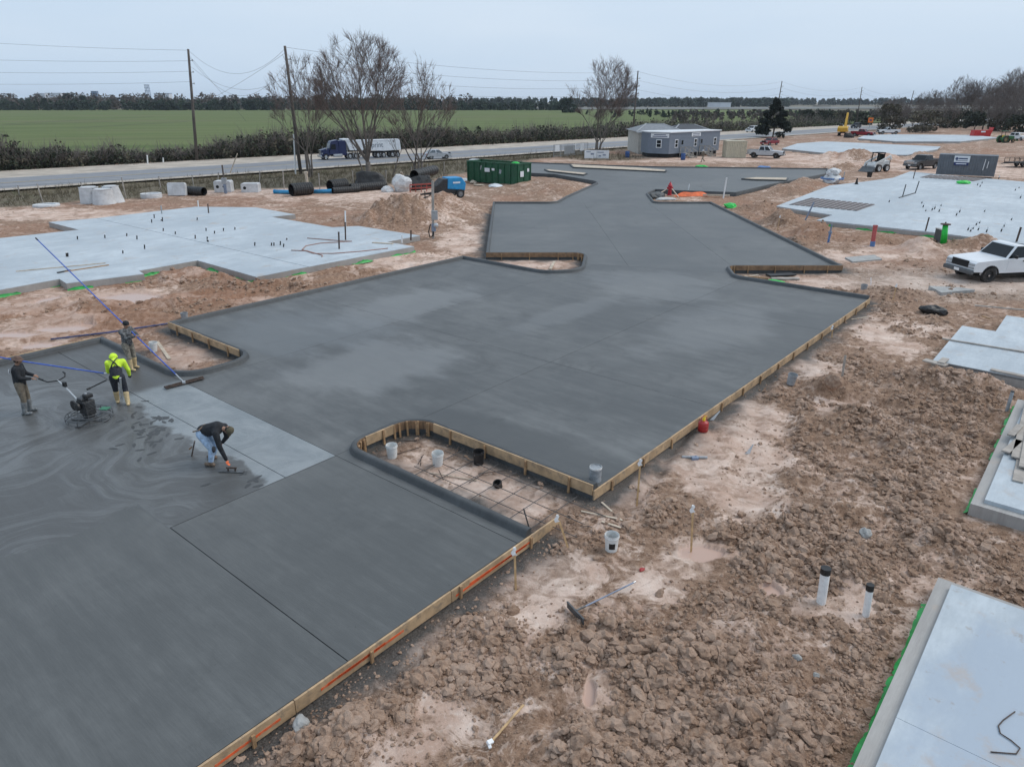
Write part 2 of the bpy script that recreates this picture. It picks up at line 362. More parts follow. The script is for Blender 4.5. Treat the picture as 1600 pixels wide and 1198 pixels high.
def terrain(x, y, pre=None):
    x = np.asarray(x, float); y = np.asarray(y, float)
    sd, pd = pre if pre is not None else edges(x, y)
    sand = np.zeros(x.shape); clod = np.zeros(x.shape)
    wob = (fbm(x*.9, y*.9, 5, 4)-.5)
    for e in SAND: sand = np.maximum(sand, ell(x+wob*1.6, y+wob*1.6, *e))
    for e in CLODS: clod = np.maximum(clod, ell(x+wob*1.2, y-wob*1.2, *e))
    base = fbm(x*.35, y*.35, 41, 3)
    sand = np.clip(sand*(.72+.85*fbm(x*1.3, y*1.3, 12, 4))+.5*ss(.55, .75, base), 0, 1)
    clod = np.clip(clod*(.6+.8*fbm(x*.8, y*.8, 22, 3)), 0, 1)*(1-.85*np.clip(sand*1.2-.2, 0, 1))
    ed = ss(.15, .9, sd)*ss(.1, .7, pd)             # trampled flat next to forms and pads
    clod = clod*(.15+.85*ed)*(.30+.70*ss(.36, .58, fbm(x*.55+9, y*.55, 71, 4)))
    far = 1-ss(60, 110, y)
    z = GZ + .10*(fbm(x*.25, y*.25, 3, 3)-.5)*ed + .10*(fbm(x*1.1, y*1.1, 7, 4)-.5)*ed*(1-.7*sand)
    for px, py, rx, ry, h in MOUNDS:
        c = G(px, py, GZ); q = ((x-c[0]-wob*rx*.5)/rx)**2+((y-c[1]-wob*ry*.5)/ry)**2
        z = z + h*(1.75 if c[1] < 36 else 1.5)*np.exp(-q*1.6)*(.75+.5*fbm(x*1.4, y*1.4, 37, 3))*ss(.1, 1.1, sd)*ss(.1, .9, pd)
    jx = .5*(fbm(x*7, y*7, 301, 3)-.5); jy = .5*(fbm(x*7+40, y*7, 302, 3)-.5)      # breaks the lumps' outlines
    d1 = domes(x*3.4+wob*.6+jx, y*3.4-wob*.5+jy, 100, .5); d2 = domes(x*7.5+wob+jx*1.5, y*7.5+3+jy*1.5, 200, .6); d3 = domes(x*15+wob*2+jx*2, y*15+7+jy*2, 300, .7); d4 = domes(x*30, y*30+1, 400, .7)
    lump = .085*d1*ss(.4, .85, clod)*ss(.45, .6, fbm(x*.9, y*.9, 19, 2))+.062*d2+.052*d3+.030*d4+.05*(fbm(x*14, y*14, 303, 4)-.5)
    rid = 1-np.abs(2*fbm(x*.62, y*.62, 43, 3)-1)
    z = z + far*lump*clod*1.15 + far*clod*ed*ss(.25, 1.2, pd)*(.26*(rid-.72)+.16*(fbm(x*1.3, y*1.3, 45, 3)-.5))
    rough = far*(1-clod)*(1-.8*sand)
    z = z + rough*(.034*d3*ss(.4, .6, fbm(x*1.7, y*1.7, 77, 3))+.016*d4+.055*domes(x*3.7, y*3.7, 500, .25)*ed+.035*(fbm(x*3, y*3, 61, 4)-.5))
    z = z + far*(1-.5*sand)*(.030*(fbm(x*6, y*6, 8, 4)-.5)+.05*(fbm(x*2.1, y*2.1, 9, 3)-.5)*ed)
    # footprints and wheel ruts
    for (a, b, w, dep) in RUTS:
        d = pdist(x+wob*.35, y+wob*.35, [a, b], False)
        z = z - 1.5*dep*np.exp(-(d/w)**2)*far + dep*.7*np.exp(-((d-w*2)/w)**2)*far*(.4+fbm(x*3, y*3, 31, 3))
    slur = np.exp(-(np.clip(sd, 0, None)/(.24+.70*fbm(x*1.1, y*1.1, 55, 3)))**2)*(sd > -.3)
    slur = np.clip(slur*1.7*(.25+fbm(x*2.6, y*2.6, 56, 4)), 0, 1)*(y < 60)
    z = z - .05*np.exp(-((np.clip(sd, 0, None))/.22)**2)*(sd > 0)
    pudl = np.zeros(x.shape)
    for e in PUDDLE: pudl = np.maximum(pudl, ell(x+wob*.8, y+wob*.8, *e, soft=.25))
    z = np.where(pudl > .5, GZ-.035+.02*(1-pudl), z)
    off = road_off(x, y)
    vin = pip(x, y, VERGE); vd = pdist(x, y, VERGE); vsd = np.where(vin, vd, -vd)
    grass = ss(-.6, 1.4, vsd+5*(fbm(x*.3, y*.3, 91, 4)-.5))*(off < 6)
    g2 = ell(x, y, 940, 246, 70, 5)*.8; grass = np.maximum(grass, g2*(off > -34))
    # verge dips to a ditch
    z = z - .45*np.exp(-((off+11)/2.5)**2)*grass
    inn = (sd < -.12-.004*y) | (pd < -.12-.002*y)
    z = np.where(inn, -.62, z)
    red = np.clip(ss(.0, 1, .9-(x+14)/12)*(y < 55)*.8+.8*ss(25, 40, y)*ss(.45, .7, fbm(x*.2, y*.2, 15, 3)), 0, 1)
    grav = ell(x+wob, y+wob, 1520, 440, 220, 24)*.8
    return dict(z=z, sand=sand*(1-grass), clod=clod, red=red, wet=np.maximum(slur, 0), grass=grass, puddle=pudl, gravel=grav, sd=sd, pd=pd, off=off)
VERGE = [G(*p, GZ) for p in ((-400, 350), (0, 326), (130, 316), (230, 308), (330, 299), (450, 294), (600, 291), (690, 280), (735, 266), (830, 250), (985, 232), (985, 223), (800, 238), (400, 262), (0, 288), (-400, 312))]
RUTS = []
for a, b, w, dep in [((240, 450), (700, 395), .22, .10), ((140, 490), (560, 420), .25, .14), ((160, 505), (640, 415), .25, .12), ((0, 500), (220, 460), .25, .08), ((0, 540), (250, 500), .2, .06),
                     ((1200, 590), (1150, 800), .3, .05), ((1250, 580), (1190, 790), .3, .05), ((800, 1198), (1000, 960), .12, .04), ((1300, 640), (1600, 700), .25, .08), ((1270, 620), (1590, 660), .22, .07),
                     ((1330, 425), (1600, 440), .3, .08), ((1330, 455), (1600, 470), .3, .06), ((1150, 1198), (1280, 1060), .14, .06), ((1100, 640), (980, 800), .16, .05)]:
    RUTS.append((G(*a, GZ), G(*b, GZ), w, dep))
def zat(x, y):
    t = terrain(np.array([x]), np.array([y])); return float(t['z'][0])
def ground(px, py, dz=0.0):
    """point on the ground where the picture shows (px, py)"""
    z = GZ
    for _ in range(2):
        x, y = G(px, py, z); z = max(zat(x, y), -.4) if y < 140 else GZ
    x, y = G(px, py, z)
    return (x, y, z+dz)

# ------------------------------------------------------------------ ground material
def ground_material():
    m, nt, b = _base('bare_earth'); L = nt.links
    pos = N(nt, 'ShaderNodeNewGeometry').outputs['Position']
    def at(n): 
        a = nt.nodes.new('ShaderNodeAttribute'); a.attribute_name = n; return a.outputs['Fac']
    n1 = noise(nt, pos, .9, 6, .65); n2 = noise(nt, pos, 5.5, 6, .7); n3 = noise(nt, pos, 30, 5, .7); n4 = noise(nt, pos, .22, 4, .6)
    sm = noise(nt, pos, 1.5, 9, .72, 1.2); sm2 = noise(nt, pos, .45, 6, .65, .8)
    brown = mixc(nt, ramp(nt, n2, .32, .70), (.155, .089, .056), (.375, .245, .168))
    brown = mixc(nt, math_n(nt, 'MULTIPLY', ramp(nt, n3, .48, .75), .6), brown, (.52, .37, .27))
    brown = mixc(nt, math_n(nt, 'MULTIPLY', ramp(nt, noise(nt, pos, 11, 5, .75), .55, .72), .55), brown, (.105, .062, .042))
    tan = mixc(nt, ramp(nt, n1, .35, .7), (.51, .350, .270), (.77, .610, .515))
    tan = mixc(nt, math_n(nt, 'MULTIPLY', ramp(nt, n3, .54, .78), .55), tan, (.31, .20, .145))
    tan = mixc(nt, math_n(nt, 'MULTIPLY', ramp(nt, n2, .52, .74), .6), tan, (.78, .665, .58))
    s = math_n(nt, 'ADD', math_n(nt, 'MULTIPLY', at('sand'), 1.0), math_n(nt, 'MULTIPLY', math_n(nt, 'SUBTRACT', ramp(nt, sm, .42, .60), .5), .95))
    s = math_n(nt, 'ADD', s, math_n(nt, 'MULTIPLY', math_n(nt, 'SUBTRACT', ramp(nt, sm2, .40, .62), .45), .55))
    s = math_n(nt, 'ADD', s, math_n(nt, 'MULTIPLY', math_n(nt, 'SUBTRACT', n2, .5), 1.0))
    s = math_n(nt, 'SUBTRACT', s, math_n(nt, 'MULTIPLY', at('clod'), .24), clamp=True)
    c = mixc(nt, s, brown, tan)
    c = mixc(nt, math_n(nt, 'MULTIPLY', at('red'), math_n(nt, 'MULTIPLY', ramp(nt, n4, .3, .6), .6)), c, mixc(nt, n2, (.20, .085, .045), (.40, .22, .14)))
    c = mixc(nt, math_n(nt, 'MULTIPLY', at('gravel'), ramp(nt, n3, .35, .65)), c, (.44, .38, .33))
    gr = mixc(nt, ramp(nt, n3, .3, .7), (.085, .070, .045), (.205, .170, .118))
    gr = mixc(nt, math_n(nt, 'MULTIPLY', ramp(nt, n1, .52, .68), .6), gr, (.070, .095, .030))
    c = mixc(nt, at('grass'), c, gr)
    c = mixc(nt, math_n(nt, 'MULTIPLY', at('wet'), .93), c, mixc(nt, ramp(nt, n3, .4, .7), (.045, .045, .044), (.125, .12, .112)))
    c = mixc(nt, at('puddle'), c, (.50, .34, .27))
    L.new(c, b.inputs['Base Color'])
    rg = math_n(nt, 'SUBTRACT', .92, math_n(nt, 'MULTIPLY', at('puddle'), .72)); rg = math_n(nt, 'SUBTRACT', rg, math_n(nt, 'MULTIPLY', at('wet'), .25))
    L.new(rg, b.inputs['Roughness']); b.inputs['Specular IOR Level'].default_value = .35
    hh = math_n(nt, 'ADD', math_n(nt, 'MULTIPLY', n3, .6), math_n(nt, 'MULTIPLY', noise(nt, pos, 85, 4, .7), .35))
    bp = nt.nodes.new('ShaderNodeBump'); bp.inputs['Distance'].default_value = .035
    L.new(math_n(nt, 'SUBTRACT', 1.0, math_n(nt, 'MULTIPLY', at('puddle'), .99)), bp.inputs['Strength'])
    L.new(hh, bp.inputs['Height']); L.new(bp.outputs[0], b.inputs['Normal'])
    MATS['bare_earth'] = m; return m
ground_material()
# ------------------------------------------------------------------ ground mesh: finer where it is nearer
xs = np.arange(-190, 1791, 2.2)
ys = np.concatenate([np.arange(1330, 700, -1.7), np.arange(700, 400, -1.25), np.arange(400, 250, -1.0), np.arange(250, 196, -1.5)])
PX, PY = np.meshgrid(xs, ys)
u = (PX-800)/FOC; v = (PY-599)/FOC; t = (CAM_H-GZ)/(SPt+v*CPt)
GX, GY = u*t, (CPt-v*SPt)*t
ny, nx = GX.shape
SD, PD = edges(GX, GY)
keep = ~((SD < -.35-.012*GY) | (PD < -.35-.012*GY))
ev = keep.copy(); ev[1:] |= keep[:-1]; ev[:-1] |= keep[1:]; ev[:, 1:] |= keep[:, :-1]; ev[:, :-1] |= keep[:, 1:]
ev2 = ev.copy(); ev2[1:] |= ev[:-1]; ev2[:-1] |= ev[1:]; ev2[:, 1:] |= ev[:, :-1]; ev2[:, :-1] |= ev[:, 1:]
T_ = terrain(GX[ev2], GY[ev2], (SD[ev2], PD[ev2])); T = {}
for k in T_:
    T[k] = np.zeros(GX.shape); T[k][ev2] = T_[k]
idx = np.arange(nx*ny).reshape(ny, nx)
kq = (keep[:-1, :-1] | keep[1:, :-1] | keep[1:, 1:] | keep[:-1, 1:])
quads = np.stack([idx[:-1, :-1], idx[:-1, 1:], idx[1:, 1:], idx[1:, :-1]], -1)[kq]
used = np.zeros(nx*ny, bool); used[quads.ravel()] = True
remap = np.cumsum(used)-1; quads = remap[quads]
co = np.stack([GX.ravel(), GY.ravel(), T['z'].ravel()], -1)[used]
def np_mesh(name, co, quads, k=4):
    me = bpy.data.meshes.new(name); me.vertices.add(len(co)); me.vertices.foreach_set('co', np.ascontiguousarray(co, np.float32).ravel())
    nq = len(quads); me.loops.add(nq*k); me.loops.foreach_set('vertex_index', np.ascontiguousarray(quads, np.int32).ravel())
    me.polygons.add(nq); me.polygons.foreach_set('loop_start', np.arange(0, nq*k, k, dtype=np.int32))
    me.update(calc_edges=True); me.validate(); return me
me = np_mesh('ground', co, quads)
me.polygons.foreach_set('use_smooth', np.ones(len(quads), bool))
for k in ('sand', 'clod', 'red', 'wet', 'grass', 'puddle', 'gravel'):
    a = me.attributes.new(k, 'FLOAT', 'POINT'); a.data.foreach_set('value', np.ascontiguousarray(T[k].ravel()[used], np.float32))
me.materials.append(MATS['bare_earth'])
go = bpy.data.objects.new('ground', me); COL.objects.link(go); tag(go, kind='structure')

# far land under everything, to the horizon
mat('far_land', (.115, .105, .070), .95, var=.3, scale=.01)
MB().add([(-5000, -200, -.66), (5000, -200, -.66), (5000, 5600, -.66), (-5000, 5600, -.66)], [(0, 1, 2, 3)]).build('terrain', 'far_land', fix=False)['kind'] = 'structure'

# ------------------------------------------------------------------ loose clods of earth (uncountable)
def clod_variants(n=8):
    out = []
    rng = random.Random(5)
    for i in range(n):
        bm = bmesh.new(); bmesh.ops.create_icosphere(bm, subdivisions=2, radius=1)
        k = Vector((rng.uniform(-9, 9), rng.uniform(-9, 9), rng.uniform(-9, 9)))
        from mathutils import noise as mn
        for v_ in bm.verts:
            p = v_.co.copy(); f = 1+.50*mn.noise(p*1.1+k)+.42*mn.noise(p*2.4+k)+.22*mn.noise(p*5+k)
            v_.co = p*f; v_.co.z *= .72
        me = bpy.data.meshes.new('clod'); bm.to_mesh(me); bm.free(); me.materials.append(MATS['clod_earth']); out.append(me)
    return out
def clod_material():
    m, nt, b = _base('clod_earth')
    pos = N(nt, 'ShaderNodeNewGeometry').outputs['Position']
    oi = N(nt, 'ShaderNodeObjectInfo').outputs['Random']
    n2 = noise(nt, pos, 12, 5, .7); sm = noise(nt, pos, 1.5, 9, .72, 1.2)
    c = mixc(nt, ramp(nt, n2, .3, .7), (.152, .088, .056), (.380, .250, .172))
    k = math_n(nt, 'ADD', math_n(nt, 'MULTIPLY', oi, .55), math_n(nt, 'MULTIPLY', ramp(nt, sm, .42, .62), .45))
    c = mixc(nt, math_n(nt, 'MULTIPLY', k, .75), c, (.53, .39, .305))
    nt.links.new(c, b.inputs['Base Color']); b.inputs['Roughness'].default_value = .95; b.inputs['Specular IOR Level'].default_value = .25
    nt.links.new(bump(nt, noise(nt, pos, 60, 4, .7), .7, .03), b.inputs['Normal'])
    MATS['clod_earth'] = m
clod_material()
def gn_scatter(name, pts, rots, scl, variants, kind_label):
    """one 'stuff' object that scatters small pieces over points"""
    me = bpy.data.meshes.new(name); me.vertices.add(len(pts)); me.vertices.foreach_set('co', np.ascontiguousarray(pts, np.float32).ravel())
    a = me.attributes.new('rot', 'FLOAT_VECTOR', 'POINT'); a.data.foreach_set('vector', np.ascontiguousarray(rots, np.float32).ravel())
    a = me.attributes.new('scl', 'FLOAT_VECTOR', 'POINT'); a.data.foreach_set('vector', np.ascontiguousarray(scl, np.float32).ravel())
    o = bpy.data.objects.new(name, me); COL.objects.link(o)
    ng = bpy.data.node_groups.new(name+'_nodes', 'GeometryNodeTree')
    ng.interface.new_socket('Geometry', in_out='INPUT', socket_type='NodeSocketGeometry'); ng.interface.new_socket('Geometry', in_out='OUTPUT', socket_type='NodeSocketGeometry')
    gi = ng.nodes.new('NodeGroupInput'); gou = ng.nodes.new('NodeGroupOutput')
    col = bpy.data.collections.new(name+'_pieces')
    for i, vm in enumerate(variants):
        q = bpy.data.objects.new(name+'_piece', vm); col.objects.link(q)
    ci = ng.nodes.new('GeometryNodeCollectionInfo'); ci.inputs[0].default_value = col; ci.inputs[1].default_value = True; ci.inputs[2].default_value = True
    ip = ng.nodes.new('GeometryNodeInstanceOnPoints'); ip.inputs['Pick Instance'].default_value = True
    rv = ng.nodes.new('FunctionNodeRandomValue'); rv.data_type = 'INT'; rv.inputs[4].default_value = 0; rv.inputs[5].default_value = len(variants)-1
    ar = ng.nodes.new('GeometryNodeInputNamedAttribute'); ar.data_type = 'FLOAT_VECTOR'; ar.inputs[0].default_value = 'rot'
    asn = ng.nodes.new('GeometryNodeInputNamedAttribute'); asn.data_type = 'FLOAT_VECTOR'; asn.inputs[0].default_value = 'scl'
    l = ng.links
    l.new(gi.outputs[0], ip.inputs['Points']); l.new(ci.outputs[0], ip.inputs['Instance']); l.new(rv.outputs[2], ip.inputs['Instance Index'])
    l.new(ar.outputs[0], ip.inputs['Rotation']); l.new(asn.outputs[0], ip.inputs['Scale']); l.new(ip.outputs[0], gou.inputs[0])
    md = o.modifiers.new('scatter', 'NODES'); md.node_group = ng
    return tag(o, kind_label, None, None, 'stuff')
rng = np.random.default_rng(3)
cx = []; 
n = 135000
px = rng.uniform(-60, 1660, n); py = 440+(1260-440)*rng.uniform(0, 1, n)**.9
far_n = 9000
px = np.concatenate([px, rng.uniform(-60, 1660, far_n)]); py = np.concatenate([py, rng.uniform(325, 470, far_n)])
uu = (px-800)/FOC; vv = (py-599)/FOC; tt = (CAM_H-GZ)/(SPt+vv*CPt); X, Y = uu*tt, (CPt-vv*SPt)*tt
e_ = edges(X, Y); k_ = (e_[0] > .1) & (e_[1] > .08); X, Y, px = X[k_], Y[k_], px[k_]; tc_ = terrain(X, Y, (e_[0][k_], e_[1][k_]))
prob = np.clip(tc_['clod']*1.0+.30*(1-tc_['sand'])*fbm(X*.9, Y*.9, 88, 3)+.03, .01, 1)*(tc_['sd'] > .12)*(tc_['pd'] > .1)*(tc_['puddle'] < .1)*(tc_['grass'] < .3)
ok = rng.uniform(0, 1, len(px)) < prob
X, Y, Z, cl = X[ok], Y[ok], tc_['z'][ok], tc_['clod'][ok]
sz = np.exp(rng.normal(0, .62, len(X)))*(.011+.019*cl)*(1+Y/60); sz = np.clip(sz, .007, .115)
scl = np.stack([sz*rng.uniform(.8, 1.4, len(X)), sz, sz*rng.uniform(.7, 1.1, len(X))], -1)
rot = np.stack([rng.normal(0, .4, len(X)), rng.normal(0, .4, len(X)), rng.uniform(0, 6.28, len(X))], -1)
gn_scatter('earth_clods', np.stack([X, Y, Z+sz*.15], -1), rot, scl, clod_variants(), 'loose brown clods strewn over the churned bare earth')
# ------------------------------------------------------------------ concrete materials
def s_coords(nt):
    pos = N(nt, 'ShaderNodeNewGeometry').outputs['Position']
    mp = nt.nodes.new('ShaderNodeMapping'); mp.vector_type = 'POINT'; mp.inputs['Rotation'].default_value = (0, 0, -R(50))
    nt.links.new(pos, mp.inputs[0])            # x' runs along s1, y' along s2
    return pos, mp.outputs[0]
def sxyz(nt, v):
    n = nt.nodes.new('ShaderNodeSeparateXYZ'); nt.links.new(v, n.inputs[0]); return n.outputs
def scaled(nt, v, s):
    mp = nt.nodes.new('ShaderNodeMapping'); mp.inputs['Scale'].default_value = s; nt.links.new(v, mp.inputs[0]); return mp.outputs[0]
def patch(nt, v, cx, cy, rx, ry, wob, soft=.35):
    """soft irregular patch in plan"""
    o = sxyz(nt, v)
    dx = math_n(nt, 'DIVIDE', math_n(nt, 'SUBTRACT', o[0], cx), rx); dy = math_n(nt, 'DIVIDE', math_n(nt, 'SUBTRACT', o[1], cy), ry)
    d = math_n(nt, 'SQRT', math_n(nt, 'ADD', math_n(nt, 'MULTIPLY', dx, dx), math_n(nt, 'MULTIPLY', dy, dy)))
    d = math_n(nt, 'ADD', d, math_n(nt, 'MULTIPLY', math_n(nt, 'SUBTRACT', wob, .5), 2.2))
    n = nt.nodes.new('ShaderNodeMapRange'); n.interpolation_type = 'SMOOTHSTEP'; n.inputs[1].default_value = 1+soft; n.inputs[2].default_value = 1-soft
    nt.links.new(d, n.inputs[0]); return n.outputs[0]
def concrete(name, dark, light, streak=(1, 14, 1), rot=0, patches=(), wet=None, tooled=False, dirt=0):
    m, nt, b = _base(name); L = nt.links
    pos, s = s_coords(nt)
    if rot: s = pos
    big = noise(nt, s, .16, 5, .6); mid = noise(nt, s, .9, 5, .65, .6); fine = noise(nt, s, 22, 4, .7)
    st = noise(nt, scaled(nt, s, streak), .55, 5, .6); st2 = noise(nt, scaled(nt, s, tuple(k*3.5 for k in streak)), 1.2, 3, .6)
    f = math_n(nt, 'ADD', math_n(nt, 'MULTIPLY', big, .9), math_n(nt, 'MULTIPLY', mid, .45)); f = math_n(nt, 'ADD', f, math_n(nt, 'MULTIPLY', st, .58))
    f = math_n(nt, 'ADD', f, math_n(nt, 'MULTIPLY', math_n(nt, 'SUBTRACT', st2, .5), .35)); f = ramp(nt, f, .74, 1.34)
    c = mixc(nt, f, dark, light)
    c = mixc(nt, math_n(nt, 'MULTIPLY', ramp(nt, fine, .55, .8), .18), c, light)
    c = mixc(nt, math_n(nt, 'MULTIPLY', ramp(nt, noise(nt, pos, 70, 2), .68, .74), .35), c, tuple(k*.5 for k in dark))
    if dark[0] < .1 and not dirt:
        bl_ = noise(nt, s, .42, 7, .7, 1.0); c = mixc(nt, math_n(nt, 'MULTIPLY', ramp(nt, bl_, .54, .70), .55), c, tuple(k*.86 for k in dark))
        sp2 = noise(nt, pos, 9, 1, .5); c = mixc(nt, math_n(nt, 'MULTIPLY', ramp(nt, sp2, .80, .82), .8), c, (.02, .02, .02))
    for (cx, cy, rx, ry, col, amt) in patches:
        p = patch(nt, s, cx, cy, rx, ry, noise(nt, scaled(nt, s, tuple(.3+.7*k/max(streak) for k in streak)), .8, 6, .65))
        c = mixc(nt, math_n(nt, 'MULTIPLY', p, amt), c, col)
    rough = math_n(nt, 'ADD', .50, math_n(nt, 'MULTIPLY', f, .22))
    hgt = math_n(nt, 'ADD', math_n(nt, 'MULTIPLY', st2, .6), math_n(nt, 'MULTIPLY', fine, .5)); bs = .10
    if tooled:                      # power trowel swirls in the still wet area
        o = sxyz(nt, s); wob = noise(nt, s, .55, 5, .65, .4)
        # region s2 > ~14.2 with a wandering near border, short of the pale bull floated strip
        wob2 = noise(nt, s, .5, 1, .5)
        a = ramp(nt, math_n(nt, 'ADD', math_n(nt, 'SUBTRACT', o[1], 15.4), math_n(nt, 'MULTIPLY', math_n(nt, 'SUBTRACT', wob, .5), 2.4)), -.08, .08)
        inr = math_n(nt, 'MULTIPLY', ramp(nt, o[0], 5.2, 5.25), ramp(nt, o[1], 13.97, 13.99)); a = math_n(nt, 'MULTIPLY', math_n(nt, 'MAXIMUM', a, inr), ramp(nt, o[1], 13.97, 13.99))
        g = nt.nodes.new('ShaderNodeNewGeometry')
        tot = None
        for (qx, qy, sc, ph) in ((-1.5, 19.5, .55, 0), (8.6, 17.2, .60, 2), (4.4, 22.5, .50, 1), (2.5, 13.2, .6, 3)):
            dx = math_n(nt, 'SUBTRACT', o[0], qx); dy = math_n(nt, 'SUBTRACT', o[1], qy)
            d = math_n(nt, 'SQRT', math_n(nt, 'ADD', math_n(nt, 'MULTIPLY', dx, dx), math_n(nt, 'MULTIPLY', dy, dy)))
            cmb = nt.nodes.new('ShaderNodeCombineXYZ'); L.new(math_n(nt, 'ADD', math_n(nt, 'MULTIPLY', d, sc*1.7), math_n(nt, 'MULTIPLY', wob2, 2.6)), cmb.inputs[0])
            L.new(math_n(nt, 'ADD', math_n(nt, 'MULTIPLY', math_n(nt, 'ARCTAN2', dy, dx), .40), ph*7.1), cmb.inputs[1]); L.new(math_n(nt, 'MULTIPLY', wob2, .8), cmb.inputs[2])
            r_ = noise(nt, cmb.outputs[0], 2.6, 4, .6)
            w_ = ramp(nt, d, 7.0, 3.0); r_ = math_n(nt, 'MULTIPLY', r_, w_)
            tot = r_ if tot is None else math_n(nt, 'MAXIMUM', tot, r_)
        sw = ramp(nt, tot, .36, .66)
        swc = mixc(nt, sw, (.078, .078, .076), (.128, .132, .132))
        swc = mixc(nt, math_n(nt, 'MULTIPLY', ramp(nt, mid, .48, .72), .40), swc, (.088, .090, .091))
        c = mixc(nt, a, c, swc)
        hgt = math_n(nt, 'ADD', hgt, math_n(nt, 'MULTIPLY', math_n(nt, 'MULTIPLY', sw, a), 2.2)); bs = .28
        pale = math_n(nt, 'MULTIPLY', ramp(nt, math_n(nt, 'ADD', o[0], math_n(nt, 'MULTIPLY', math_n(nt, 'SUBTRACT', wob, .5), 1.6)), 7.55, 7.75), ramp(nt, math_n(nt, 'SUBTRACT', 22.6, math_n(nt, 'ADD', o[1], math_n(nt, 'MULTIPLY', wob, .8))), -.3, .3))
        pale = math_n(nt, 'MULTIPLY', pale, ramp(nt, o[1], 13.98, 14.02))
        pc = mixc(nt, ramp(nt, mid, .35, .65), (.185, .205, .215), (.255, .275, .285))
        c = mixc(nt, pale, c, pc)
        rough = math_n(nt, 'SUBTRACT', rough, math_n(nt, 'MULTIPLY', a, .16))
    if dirt:
        dn = noise(nt, pos, .8, 7, .7)
        c = mixc(nt, math_n(nt, 'MULTIPLY', ramp(nt, dn, .56, .70), dirt), c, (.42, .33, .26))
        c = mixc(nt, math_n(nt, 'MULTIPLY', ramp(nt, noise(nt, pos, 2.5, 7, .75), .60, .68), dirt), c, (.28, .22, .17))
    L.new(c, b.inputs['Base Color']); L.new(rough, b.inputs['Roughness']); b.inputs['Specular IOR Level'].default_value = .45
    L.new(bump(nt, hgt, bs, .02), b.inputs['Normal'])
    MATS[name] = m; return m
LT = (.245, .253, .256)
concrete('concrete_near', (.083, .086, .085), (.138, .143, .142), streak=(9, .6, 1), tooled=True)
concrete('concrete_main', (.079, .082, .082), (.164, .170, .170), streak=(6, .7, 1), patches=[(20.5, 23.5, 4.2, 1.7, LT, .45), (14.6, 18.6, 3.2, 2.2, LT, .42), (15.5, 23.6, 2.8, 3.0, (.16, .172, .18), .5), (26.5, 11.5, 4.0, 1.8, LT, .28), (31, 17, 3, 3, LT, .30), (24.5, 17.2, 3.5, .8, LT, .25), (13.3, 11, .9, 3.2, (.062, .066, .068), .6)])
concrete('concrete_far', (.085, .089, .089), (.168, .174, .175), streak=(.5, 5, 1), rot=1)
concrete('concrete_joint', (.026, .027, .028), (.055, .058, .060))
concrete('concrete_kerb', (.046, .049, .051), (.098, .104, .108), streak=(3, 3, 1))
concrete('concrete_pad', (.37, .415, .45), (.55, .60, .635), streak=(1, 3, 1), patches=[(10.2, -1.35, 3.7, 1.9, (.33, .39, .465), .8)], dirt=.5)
concrete('concrete_pad_edge', (.30, .285, .27), (.44, .425, .405), dirt=.5)
# ------------------------------------------------------------------ paving cut into panels at its joints
def cut_panels(poly, lines):
    """split a polygon by lines: (point, direction, test) – only pieces whose centre passes the test are cut"""
    def make(pts):
        bm = bmesh.new(); f = bm.faces.new([bm.verts.new((x, y, 0)) for x, y in pts]); f.normal_update()
        if f.normal.z < 0: f.normal_flip()
        return bm
    polys = [poly]
    for (p, d, test) in lines:
        nxt = []
        for pl in polys:
            cx = sum(q[0] for q in pl)/len(pl); cy = sum(q[1] for q in pl)/len(pl)
            if test and not test(pl): nxt.append(pl); continue
            bm = make(pl)
            bmesh.ops.bisect_plane(bm, geom=bm.verts[:]+bm.edges[:]+bm.faces[:], plane_co=(*p, 0), plane_no=(-d[1], d[0], 0), dist=1e-4)
            for f in bm.faces: nxt.append([(v_.co.x, v_.co.y) for v_ in f.verts])
            bm.free()
        polys = nxt
    return polys
def to_s(p): return (p[0]*SA+p[1]*CA, -p[0]*CA+p[1]*SA)
def cen_s(pl): 
    q = [to_s(p) for p in pl]; return (min(a[0] for a in q)+max(a[0] for a in q))/2, (min(a[1] for a in q)+max(a[1] for a in q))/2
def cen_w(pl): return (min(a[0] for a in pl)+max(a[0] for a in pl))/2, (min(a[1] for a in pl)+max(a[1] for a in pl))/2
E1, E2 = (SA, CA), (-CA, SA)
tipC, tipB = (4.1, 39.6), (11.9, 37.2)
near_t = lambda pl: max(to_s(p)[0] for p in pl) < 12.6
main_t = lambda pl: min(to_s(p)[0] for p in pl) > 9.4 and max(p[1] for p in pl) < 42.3 and max(to_s(p)[0] for p in pl) < 38
far_t = lambda pl: min(p[1] for p in pl) > 37 and max(p[1] for p in pl) < 66
up_t = lambda pl: max(p[1] for p in pl) > 66
lines = [(tipC, (tipB[0]-tipC[0], tipB[1]-tipC[1]), None), (SW(9.6, 0), E2, lambda pl: min(to_s(p)[0] for p in pl) < 9), ((0, 65.2), (1, 0), lambda pl: max(p[1] for p in pl) > 60),
 (SW(5.25, 0), E2, near_t), (SW(0, 13.98), E1, near_t), (SW(8.1, 0), E2, lambda pl: near_t(pl) and min(to_s(p)[1] for p in pl) > 13.9),
 (SW(0, 14.0), E1, main_t), (SW(18.8, 0), E2, main_t), (SW(28.75, 0), E2, main_t), (SW(0, 21.8), E1, main_t),
 ((0, 51.6), (1, 0), far_t), ((6.45, 0), (0, 1), far_t), ((12.2, 0), (0, 1), far_t), ((0, 78), (1, 0), up_t), ((0, 90), (1, 0), up_t), ((20, 0), (0, 1), up_t), ((38, 0), (0, 1), up_t)]
panels = cut_panels(PAVE, lines)
